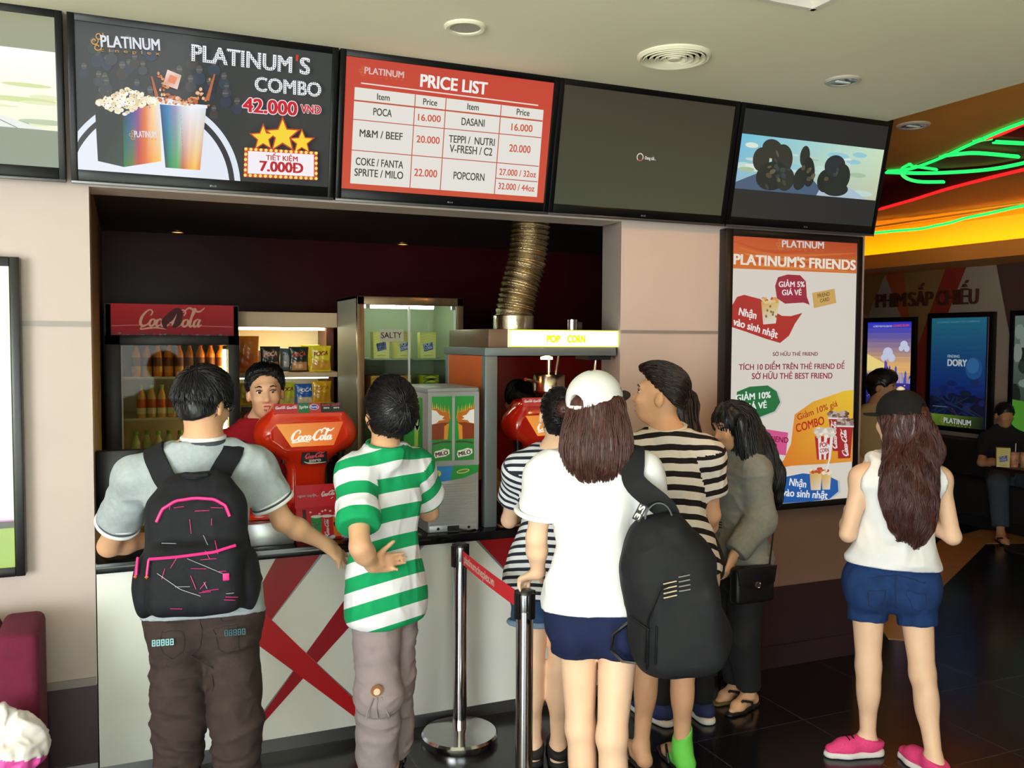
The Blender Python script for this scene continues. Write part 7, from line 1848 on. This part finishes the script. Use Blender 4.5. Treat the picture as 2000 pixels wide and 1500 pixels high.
c = Canvas(((0, 0), (200, 0), (200, 100), (0, 100)), .055, .026); c.fill((16, 16, 18)); c.text('3.S', (20, 80), (190, 80), 64, (240, 240, 240), bold=.08); c.build('loop_lettering', printed('loop_ink', .6), tuple(hc_-la2*.060-fr2*.018-Z3*.002), tuple(nrm(la2*.45+Z3*.9)), tuple(nrm(-la2*.9+Z3*.45)), b2, thick=.001)
mb = MB(); p = cb2-Z3*.10-la2*.13-bb; mb.tube([p, p-la2*.05-Z3*.04, p-la2*.055-Z3*.09, p-la2*.02-Z3*.125, p+la2*.03-Z3*.13], .006, BLACK, 6); mb.build('loose_strap', b2)

# ---------------------------------------------------------------- man in broad stripes
J = dict(head=(2.148, -.665, 1.535), neck=(2.168, -.700, 1.372), sh_l=(2.030, -.605, 1.290), sh_r=(2.300, -.780, 1.290), el_l=(2.030, -.50, 1.02), wr_l=(2.12, -.36, .93), el_r=(2.355, -.745, 1.035), wr_r=(2.43, -.585, .875),
    hip_l=(2.130, -.690, .770), hip_r=(2.248, -.775, .775), knee_l=(2.085, -.700, .430), knee_r=(2.188, -.800, .430), ankle_l=(2.065, -.690, .080), ankle_r=(2.205, -.780, .080), face=(-.72, .66, .10), crown=(.1, -.06, 1), hs=1.0)
E_ = person('man with quiff in broad black and white stripes and beige shorts', J, SKIN, .95, bulk=.94, res=.006, feet=dict(l=(.1, 1, 0), r=(.1, .95, 0)))
shirt(E_, striped('broad_black_stripe', (28, 22, 24), (222, 214, 204), .44), 'striped_tee', sleeve=.62, d=.020, wide=.026, hem_drop=-.035, neck=.034, amp=.010, freq=(12, 12, 3), seed=71, stripe=True, stripe_w=.0525, flare=.012)
collar(E_, mat('cream_ribbing', (226, 218, 206), .9), .008, .034, 1.14)
trousers(E_, mat('beige_cotton', (206, 182, 142), .9, noise=.05, scale=20, bump=.1, bscale=300, spec=.15), 'beige_shorts', .90, d=.016, wide=.032, waist=.08, amp=.012, freq=(9, 9, 5), seed=72)
def quiff(B, m, seed=8):
    h = B.hs; c, f, u, r = B.hc, B.hf, B.hu, B.hr; R = np.stack([r, f, u], 1); F = Field()
    F.ball(c+(u*.045-f*.020)*h, np.array([.075, .104, .092])*h, k=.02, R=R); F.ball(c+(u*.095+f*.035)*h, np.array([.064, .066, .042])*h, k=.04, R=R); F.ball(c-(u*.015+f*.062)*h, np.array([.066, .045, .07])*h, k=.03, R=R)
    V, Q = F.mesh(.006, cuts=[(c+(u*.030-f*.005)*h, nrm(-u*.80+f*.60))]); w = c+(u*.05+f*.10)*h
    V = V+normals(V, Q)*(vnoise(V*80, seed)*.0022)[:, None]
    S = strands(V, Q, 1300, lambda P: (P-w)/np.linalg.norm(P-w, axis=1)[:, None]-u*.2, .07, .006, .0020, seed, jitter=.12)
    mesh_obj('hair', *join((V, Q), S), m, B.root, base=B.base)
quiff(E_, HAIRD)
F = Field(); g = np.array(J['ankle_r']); fd = nrm((.1, .95, 0)); E_.leg(F, 'r', .004, 2.0); TP = mat('lime_tape', (110, 214, 80), .7, bump=.1, bscale=300)
F2 = Field(); F2.cap(g+Z3*.10+np.array([.0, -.0, 0]), g, .041, .041, k=.02); F2.cap(g, np.array([g[0], g[1], .035])-fd*.035, .041, .036, k=.02); F2.cap(np.array([g[0], g[1], .035])-fd*.035, np.array([g[0], g[1], .03])+fd*.07, .036, .037, k=.02)
V, Q = F2.mesh(.005, cuts=[(g+Z3*.085+np.array([.02, 0, 0]), (-.55, 0, .8))]); mesh_obj('ankle_tape', V, Q, TP, E_.root, base=E_.base)
sandal(E_, 'l', (.1, 1, 0)); sandal(E_, 'r', (.1, .95, 0))

# ---------------------------------------------------------------- woman mostly hidden behind him
J = dict(head=(2.462, -.335, 1.440), neck=(2.470, -.345, 1.300), sh_l=(2.365, -.27, 1.225), sh_r=(2.565, -.43, 1.225), el_l=(2.345, -.22, .99), wr_l=(2.42, -.10, .95), el_r=(2.60, -.38, .99), wr_r=(2.56, -.22, .95),
    hip_l=(2.415, -.34, .715), hip_r=(2.520, -.42, .715), knee_l=(2.385, -.36, .39), knee_r=(2.535, -.425, .39), ankle_l=(2.365, -.37, .075), ankle_r=(2.565, -.42, .075), hs=.95)
G_ = person('dark haired woman mostly hidden behind the man in broad stripes', J, SKINL, .92, fem=True, res=.009, feet=dict(l=(-.2, 1, 0), r=(.1, 1, 0)))
shirt(G_, mat('black_top', (24, 24, 27), .9), 'black_top', sleeve=.6, hem_drop=.04, seed=81, res=.009)
trousers(G_, mat('black_trouser', (14, 14, 17), .85), 'black_trousers', 1.95, d=.010, wide=.006, seed=82, res=.009)
long_hair(G_, HAIRD, [G_.hc-G_.hf*.04+Z3*.0, G_.hc-G_.hf*.07-Z3*.12, G_.neck-G_.front*.09-Z3*.07], [.085, .09, .07], n=260, ln2=.14, seed=14)
for s in 'lr': shoe(G_, s, (-.2 if s == 'l' else .1, 1, 0), NAVYS, SOLEW, 'canvas_shoe', high=True)

# ---------------------------------------------------------------- woman in the grey jacket by the poster
J = dict(head=(2.770, -.315, 1.362), neck=(2.832, -.300, 1.232), sh_l=(2.812, -.170, 1.150), sh_r=(2.838, -.420, 1.160), el_l=(2.78, -.13, .92), wr_l=(2.66, -.18, .80), el_r=(2.842, -.462, .925), wr_r=(2.690, -.462, .775),
    hip_l=(2.835, -.255, .655), hip_r=(2.840, -.375, .655), knee_l=(2.812, -.275, .355), knee_r=(2.800, -.400, .355), ankle_l=(2.880, -.255, .065), ankle_r=(2.860, -.375, .065), face=(-.94, -.05, -.33), crown=(-.33, 0, .94), hs=.93)
F_ = person('woman with long black hair in grey jacket looking down, side on by the poster', J, SKIN, .88, fem=True, res=.007, feet=dict(l=(-.95, -.3, 0), r=(-.95, -.35, 0)), hands=dict(r=dict(direc=(-.35, 0, -.9), back=(.4, -.9, 0), curl=.3), l=None))
GJ = mat('grey_marl_fleece', (136, 138, 132), .95, noise=.08, scale=50, bump=.15, bscale=400, spec=.15)
shirt(F_, GJ, 'grey_jacket', sleeve=1.95, d=.022, wide=.014, hem_drop=-.045, neck=.030, amp=.010, freq=(8, 8, 10), seed=91)
shirt(F_, striped('houndstooth_hem', (40, 40, 40), (150, 148, 140), .5), 'checked_hem', sleeveless=True, d=.017, hem_drop=.012, neck=-.20, amp=.003, seed=92, stripe=True, stripe_w=.012)
trousers(F_, mat('black_trouser', (14, 14, 17), .85), 'black_trousers', 1.90, d=.012, wide=.016, seed=93)
long_hair(F_, HAIRK, [F_.hc+np.array([.05, 0, .0]), F_.hc+np.array([.105, -.03, -.13]), F_.hc+np.array([.155, -.06, -.24]), F_.hc+np.array([.185, -.08, -.33])], [.094, .098, .088, .055], n=1400, ln2=.20, seed=15, flat=1.0, depth_ax=(0, 1, 0), r=.0018, frontcut=(), fringe=.03)
F = Field(); h_ = F_.hc; F.cap(h_+np.array([.0, -.075, .02]), h_+np.array([.045, -.105, -.20]), .04, .035, k=.03); V, Q = F.mesh(.006); S = strands(V, Q, 140, lambda P: np.tile((0.05, 0, -1.0), (len(P), 1)), .16, .004, .003, 16, jitter=.1); mesh_obj('hair_lock', *join((V, Q), S), HAIRK, F_.root, base=F_.base)
hb_ = thing('handbag', 'small black shoulder bag with a round clasp at the hip of the woman in grey', 'bag', (2.765, -.500, .655)); mb = MB(); mb.box((-.11, -.035, -.10), (.11, .03, .07), mat('bag_leather', (16, 16, 18), .45), bev=.02, seg=3); mb.build('bag_body', hb_)
mb = MB(); mb.prism([(-.112, .072), (.112, .072), (.10, -.005), (0, -.035), (-.10, -.005)], -.041, -.034, mat('bag_leather', (16, 16, 18), .45), axis='Y', bev=.002); fl = mb.build('flap', hb_)
mb = MB(); mb.lathe([(0, .004), (.006, .004), (.007, .001), (.012, .001), (.014, .005), (.016, 0)], (0, -.044, -.008), CHROME, 20, 'Y'); mb.build('clasp', fl)
mb = MB(); mb.tube([(.10, 0, .06), (.115, -.01, .26), (.10, .02, .44), (.08, .09, .535), (.06, .20, .53)], .0045, BLACKM, 6); mb.build('strap', hb_)
sandal(F_, 'l', (-.95, -.3, 0), sole_m=mat('sandal_olive', (120, 104, 60), .6)); sandal(F_, 'r', (-.95, -.35, 0))

# ---------------------------------------------------------------- woman in the white vest
J = dict(head=(3.140, -.985, 1.428), neck=(3.128, -1.005, 1.272), sh_l=(2.985, -.935, 1.185), sh_r=(3.265, -1.085, 1.185), el_l=(2.912, -.940, .950), wr_l=(3.05, -.800, 1.02), el_r=(3.318, -1.115, .940), wr_r=(3.27, -.93, 1.02),
    hip_l=(3.014, -.955, .715), hip_r=(3.166, -1.062, .715), knee_l=(2.998, -.985, .385), knee_r=(3.150, -1.130, .380), ankle_l=(3.005, -.985, .075), ankle_r=(3.110, -1.235, .072), face=(-.05, 1, -.06), crown=(0, .02, 1), hs=.97)
H_ = person('woman in white sleeveless top, denim shorts and dark cap, long wavy brown hair', J, SKINL, .92, fem=True, bulk=1.0, res=.0065, hands=dict(l=dict(direc=(.75, .5, .25), back=(-.3, .8, .4), curl=.6), r=dict(direc=(-.6, .7, .25), back=(.5, .7, .3), curl=.6)), feet=dict(l=(-.85, .25, 0), r=(.1, 1, 0)))
shirt(H_, WHITE_C, 'white_vest', sleeveless=True, d=.020, hem_drop=-.100, neck=.005, neck_tilt=.3, amp=.019, freq=(8, 8, 5), seed=101, flare=.016)
DEN2 = mat('denim_dark', (34, 58, 104), .9, noise=.2, scale=22, bump=.15, bscale=400, spec=.15)
trousers(H_, DEN2, 'denim_shorts', .42, d=.010, wide=.014, waist=.14, amp=.007, seed=102)
back_seams(H_, mat('denim_seam', (22, 38, 70), .9), [o for o in H_.root.children if o.name.startswith('denim_shorts')][0], .09, .085, .09, .078)
F = Field(); q = H_.hip*.32+H_.sh*.68-H_.lat*.118; F.ball(q, (.022, .05, .04), k=.02); V, Q = F.mesh(.005); mesh_obj('blue_strap_top', V, Q, mat('turquoise_fabric', (24, 140, 176), .8), H_.root, base=H_.base)
bk = -H_.front
long_hair(H_, HAIRB, [H_.hc-H_.hf*.045, H_.hc-H_.hf*.07-Z3*.12, H_.neck+bk*.095-Z3*.08, H_.neck+bk*.125-Z3*.17, H_.neck+bk*.122+H_.lat*.012-Z3*.25, H_.neck+bk*.118+H_.lat*.03-Z3*.31], [.088, .098, .092, .080, .062, .030], n=2400, ln2=.15, seed=17, flat=.50, wav=.34, r=.0017, lift=.008, amp=.006, crown=False)
CAPK = mat('cap_black', (26, 27, 28), .85, bump=.08, bscale=300, spec=.2)
ch = cap_hat(H_, CAPK, CAPK, (-.35, .94, 0))
mb = MB(); q = H_.hc+Z3*.126+np.array([-.01, -.01, .0])-H_.base; mb.lathe([(0, .020), (.012, .016), (.018, .006), (.016, 0)], tuple(q), mat('cap_emblem_cream', (214, 206, 180), .5), 14); mb.build('cap_emblem', ch)
PINKS = mat('pink_canvas', (232, 66, 130), .8, noise=.1, scale=200)
shoe(H_, 'l', (-.85, .25, 0), PINKS, SOLEW, 'pink_shoe'); shoe(H_, 'r', (.1, 1, 0), PINKS, SOLEW, 'pink_shoe')
an = np.array(J['ankle_l']); f = nrm((-.85, .25, 0)); t = np.array([f[1], -f[0], 0]); mb = MB()
for k in range(4):
    p = np.array([an[0], an[1], 0])+f*(.075+.018*k)+Z3*(.086-.007*k)-H_.base; mb.tube([p-t*.022, p+Z3*.004, p+t*.022], .003, BLACK, 6)
mb.build('laces', H_.root)

# ---------------------------------------------------------------- cashier
J = dict(head=(.712, .425, 1.518), neck=(.704, .485, 1.362), sh_r=(.537, .525, 1.250), sh_l=(.870, .505, 1.252), el_r=(.490, .60, 1.03), wr_r=(.555, .50, .97), el_l=(.93, .60, 1.03), wr_l=(.85, .50, .97), hip_r=(.640, .60, .80), hip_l=(.78, .59, .80), knee_r=(.640, .58, .43), knee_l=(.79, .57, .43), ankle_r=(.64, .64, .075), ankle_l=(.80, .63, .075), face=(-.10, -.97, -.06), crown=(-.05, -.04, 1), hs=1.0)
def open_mouth(B, F):
    h = B.hs; c, f, u, r = B.hc, B.hf, B.hu, B.hr
    F.cap(c+(f*.100-u*.068+r*.012)*h, c+(f*.100-u*.068-r*.012)*h, .0065*h, k=.004, sub=True)
I_ = person('cashier in a dark red polo shirt talking behind the red soda dispenser', J, SKIN, .97, res=.005, extra=open_mouth)
REDP = mat('dark_red_knit', (150, 24, 36), .9, noise=.06, scale=40, spec=.15)
shirt(I_, REDP, 'red_polo', sleeve=.62, d=.018, wide=.02, hem_drop=.06, neck=.026, amp=.007, seed=111); collar(I_, mat('red_ribbing', (170, 30, 44), .9), .010, .028, 1.14, -.1)
trousers(I_, mat('black_trouser', (14, 14, 17), .85), 'black_trousers', 1.95, d=.012, wide=.01, seed=112, res=.009)
for s in 'lr': shoe(I_, s, (-.1, -1, 0), BLK, BLK, 'shoe')
def face_details(B):
    h = B.hs; c, f, u, r = B.hc, B.hf, B.hu, B.hr; b0 = B.base
    EW = mat('eye_white', (232, 228, 222), .25); IR = mat('eye_dark', (28, 18, 14), .1)
    for q in (-1, 1):
        mb = MB(); p = c+(f*.0775+u*.006+r*.031*q)*h-b0; n8 = 12
        vs, fs = [], []
        for i in range(9):
            th = math.pi*i/8
            for k in range(n8):
                ph = 2*math.pi*k/n8; vs.append(p+(f*math.cos(th)+(r*math.cos(ph)+u*math.sin(ph)*.8)*math.sin(th))*.0125*h)
        for i in range(8):
            for k in range(n8): fs.append((i*n8+k, i*n8+(k+1) % n8, (i+1)*n8+(k+1) % n8, (i+1)*n8+k))
        mb.add(vs, fs, EW, True); e = mb.build('eye', B.root)
        mb = MB(); mb.lathe([(0, .0012), (.0066*h, .0004), (.0066*h, -.003)], (0, 0, 0), IR, 14); o = mb.build('iris', e); o.location = p+f*.0130*h; o.rotation_euler = Vector(f).to_track_quat('Z', 'Y').to_euler()
        mb = MB(); mb.tube([c+(f*.092+u*(.030)+r*.016*q)*h-b0, c+(f*.094+u*.0345+r*.032*q)*h-b0, c+(f*.082+u*.029+r*.050*q)*h-b0], [.0035*h, .0040*h, .0018*h], HAIRK, 6); mb.build('eyebrow', B.root)
        mb = MB(); mb.tube([c+(f*.0885+u*.010+r*.018*q)*h-b0, c+(f*.0925+u*.0165+r*.031*q)*h-b0, c+(f*.083+u*.011+r*.046*q)*h-b0], .0022*h, HAIRK, 6); mb.build('lash_line', B.root)
    LP = mat('lip', (176, 92, 84), .4)
    mb = MB(); mb.tube([c+(f*.0885-u*.066+r*.024)*h-b0, c+(f*.0985-u*.0605+r*.008)*h-b0, c+(f*.0975-u*.0620)*h-b0, c+(f*.0985-u*.0605-r*.008)*h-b0, c+(f*.0885-u*.066-r*.024)*h-b0], [.002*h, .0042*h, .004*h, .0042*h, .002*h], LP, 8)
    mb.tube([c+(f*.0885-u*.067+r*.023)*h-b0, c+(f*.095-u*.0795+r*.010)*h-b0, c+(f*.095-u*.0795-r*.010)*h-b0, c+(f*.0885-u*.067-r*.023)*h-b0], [.002*h, .0046*h, .0046*h, .002*h], LP, 8); mb.build('lips', B.root)
    mb = MB(); mb.box(c+(f*.086-u*.069)*h-b0-np.array([.016, .004, .003]), c+(f*.086-u*.069)*h-b0+np.array([.016, .004, .003]), mat('teeth', (236, 230, 220), .3), bev=.001); mb.build('teeth', B.root)
face_details(I_); face_details(E_); face_details(F_)
def fringe_hair(B, m, seed=9):
    h = B.hs; c, f, u, r = B.hc, B.hf, B.hu, B.hr; R = np.stack([r, f, u], 1); F = Field()
    F.ball(c+(u*.036-f*.012)*h, np.array([.088, .106, .100])*h, k=.02, R=R); F.ball(c+(u*.090+f*.030)*h, np.array([.072, .075, .040])*h, k=.03, R=R)
    V, Q = F.mesh(.006, cuts=[(c+(u*.045+f*.03)*h, nrm(-u*.62+f*.78))]); w = c+(u*.12-f*.06)*h; V = V+normals(V, Q)*(vnoise(V*70, seed)*.003)[:, None]
    S = strands(V, Q, 1300, lambda P: (P-w)/np.linalg.norm(P-w, axis=1)[:, None]*np.array([1, 1, 1])-u*.35+r*.25, .055, .006, .0022, seed, jitter=.22)
    mesh_obj('hair', *join((V, Q), S), m, B.root, base=B.base)
fringe_hair(I_, HAIRK)

# ---------------------------------------------------------------- second member of staff behind the far dispenser
J = dict(head=(2.165, .80, 1.412), neck=(2.165, .82, 1.26), sh_r=(2.02, .84, 1.165), sh_l=(2.31, .83, 1.165), el_r=(1.99, .78, .94), wr_r=(2.05, .66, .93), el_l=(2.34, .76, .94), wr_l=(2.28, .66, .93), hip_r=(2.10, .84, .70), hip_l=(2.23, .84, .70), knee_r=(2.10, .82, .39), knee_l=(2.23, .82, .39), ankle_r=(2.10, .86, .075), ankle_l=(2.23, .86, .075), face=(.2, -.75, -.62), crown=(0, -.6, .8), hs=.97)
K2 = person('second member of staff bending down behind the far soda dispenser, only dark hair showing', J, SKIN, .92, res=.009)
shirt(K2, REDP, 'red_polo', hem_drop=.06, seed=121, res=.009); trousers(K2, mat('black_trouser', (14, 14, 17), .85), 'black_trousers', 1.95, d=.012, wide=.01, seed=122, res=.009); fringe_hair(K2, HAIRK, 19)
for s in 'lr': shoe(K2, s, (.1, -1, 0), BLK, BLK, 'shoe')

# ---------------------------------------------------------------- people further back in the lobby
J = dict(head=(5.295, 1.226, 1.432), neck=(5.285, 1.265, 1.270), sh_r=(5.110, 1.30, 1.175), sh_l=(5.470, 1.24, 1.175), el_r=(5.075, 1.27, .92), wr_r=(5.13, 1.13, .80), el_l=(5.51, 1.19, .92), wr_l=(5.42, 1.06, .82), hip_r=(5.22, 1.28, .72), hip_l=(5.36, 1.25, .72), knee_r=(5.20, 1.25, .39), knee_l=(5.36, 1.22, .39), ankle_r=(5.22, 1.29, .075), ankle_l=(5.39, 1.26, .075), face=(.55, -.80, -.05), hs=1.0)
L_ = person('man in a beige tee standing in the lobby beside the tall poster case', J, SKIND, .93, res=.010)
shirt(L_, mat('beige_tee', (186, 160, 112), .9), 'beige_tee', hem_drop=.06, seed=131, res=.010); trousers(L_, mat('brown_trouser', (60, 48, 42), .9), 'trousers', 1.95, seed=132, res=.010); short_hair(L_, L_.root, HAIRK, n=200, top=.012, thick=.018, res=.009, seed=21); face_details(L_)
for s in 'lr': shoe(L_, s, (.5, -.8, 0), BLK, BLK, 'shoe')
def seated(label, x, y, face, top_m, leg_m, dx, skin=SKIND, arms=True, crown=(0, 0, 1), shorts=False, size=.95, hair=True):
    f = nrm((face[0], face[1], 0)); r = np.array([f[1], -f[0], 0]); o = np.array([x, y, 0]); P_ = lambda a, b, c: tuple(o+f*a+r*b+Z3*c)
    J = dict(head=P_(-.06, 0, 1.085), neck=P_(-.10, 0, .945), sh_l=P_(-.07, -.15, .85), sh_r=P_(-.07, .15, .85), el_l=P_(.03, -.225, .635), el_r=P_(.03, .225, .635), wr_l=P_(.20, -.03, .70), wr_r=P_(.21, .03, .67), hip_l=P_(.06, -.075, .50), hip_r=P_(.06, .075, .50), knee_l=P_(.42, -.12+dx[0], .50), knee_r=P_(.42, .12+dx[1], .50), ankle_l=P_(.60, -.10+dx[0], .075), ankle_r=P_(.58, .14+dx[1], .075), face=(face[0], face[1], -.12), hs=.95)
    B = person(label, J, skin, size, res=.010, hands=dict(l=dict(direc=r*.9+f*.2, back=f, curl=.5), r=dict(direc=-r*.9+f*.2, back=f, curl=.5)), feet=dict(l=f, r=f))
    shirt(B, top_m, 'shirt', sleeve=.75, hem_drop=.02, seed=141, res=.010)
    trousers(B, leg_m, 'shorts' if shorts else 'jeans', .95 if shorts else 1.86, d=.016, wide=.018, seed=142, res=.010, waist=.08)
    if hair: short_hair(B, B.root, HAIRK, n=160, thick=.012, res=.009, seed=23)
    for s in 'lr': sandal(B, s, f)
    return B
seated('man in black shirt with folded arms sitting on the lobby bench beneath the posters', 7.70, 2.05, (-.52, -.85), mat('black_shirt', (24, 23, 26), .9), mat('jeans_grey_blue', (62, 72, 84), .9, noise=.1, scale=20), (-.04, .10))
seated('person in pale patterned top sitting on the lobby bench behind the woman in the cap', 7.40, 3.05, (-.65, -.75), mat('pale_patterned_cloth', (150, 142, 128), .9, noise=.35, scale=30), mat('dark_shorts', (40, 36, 38), .9), (0, 0), shorts=True)
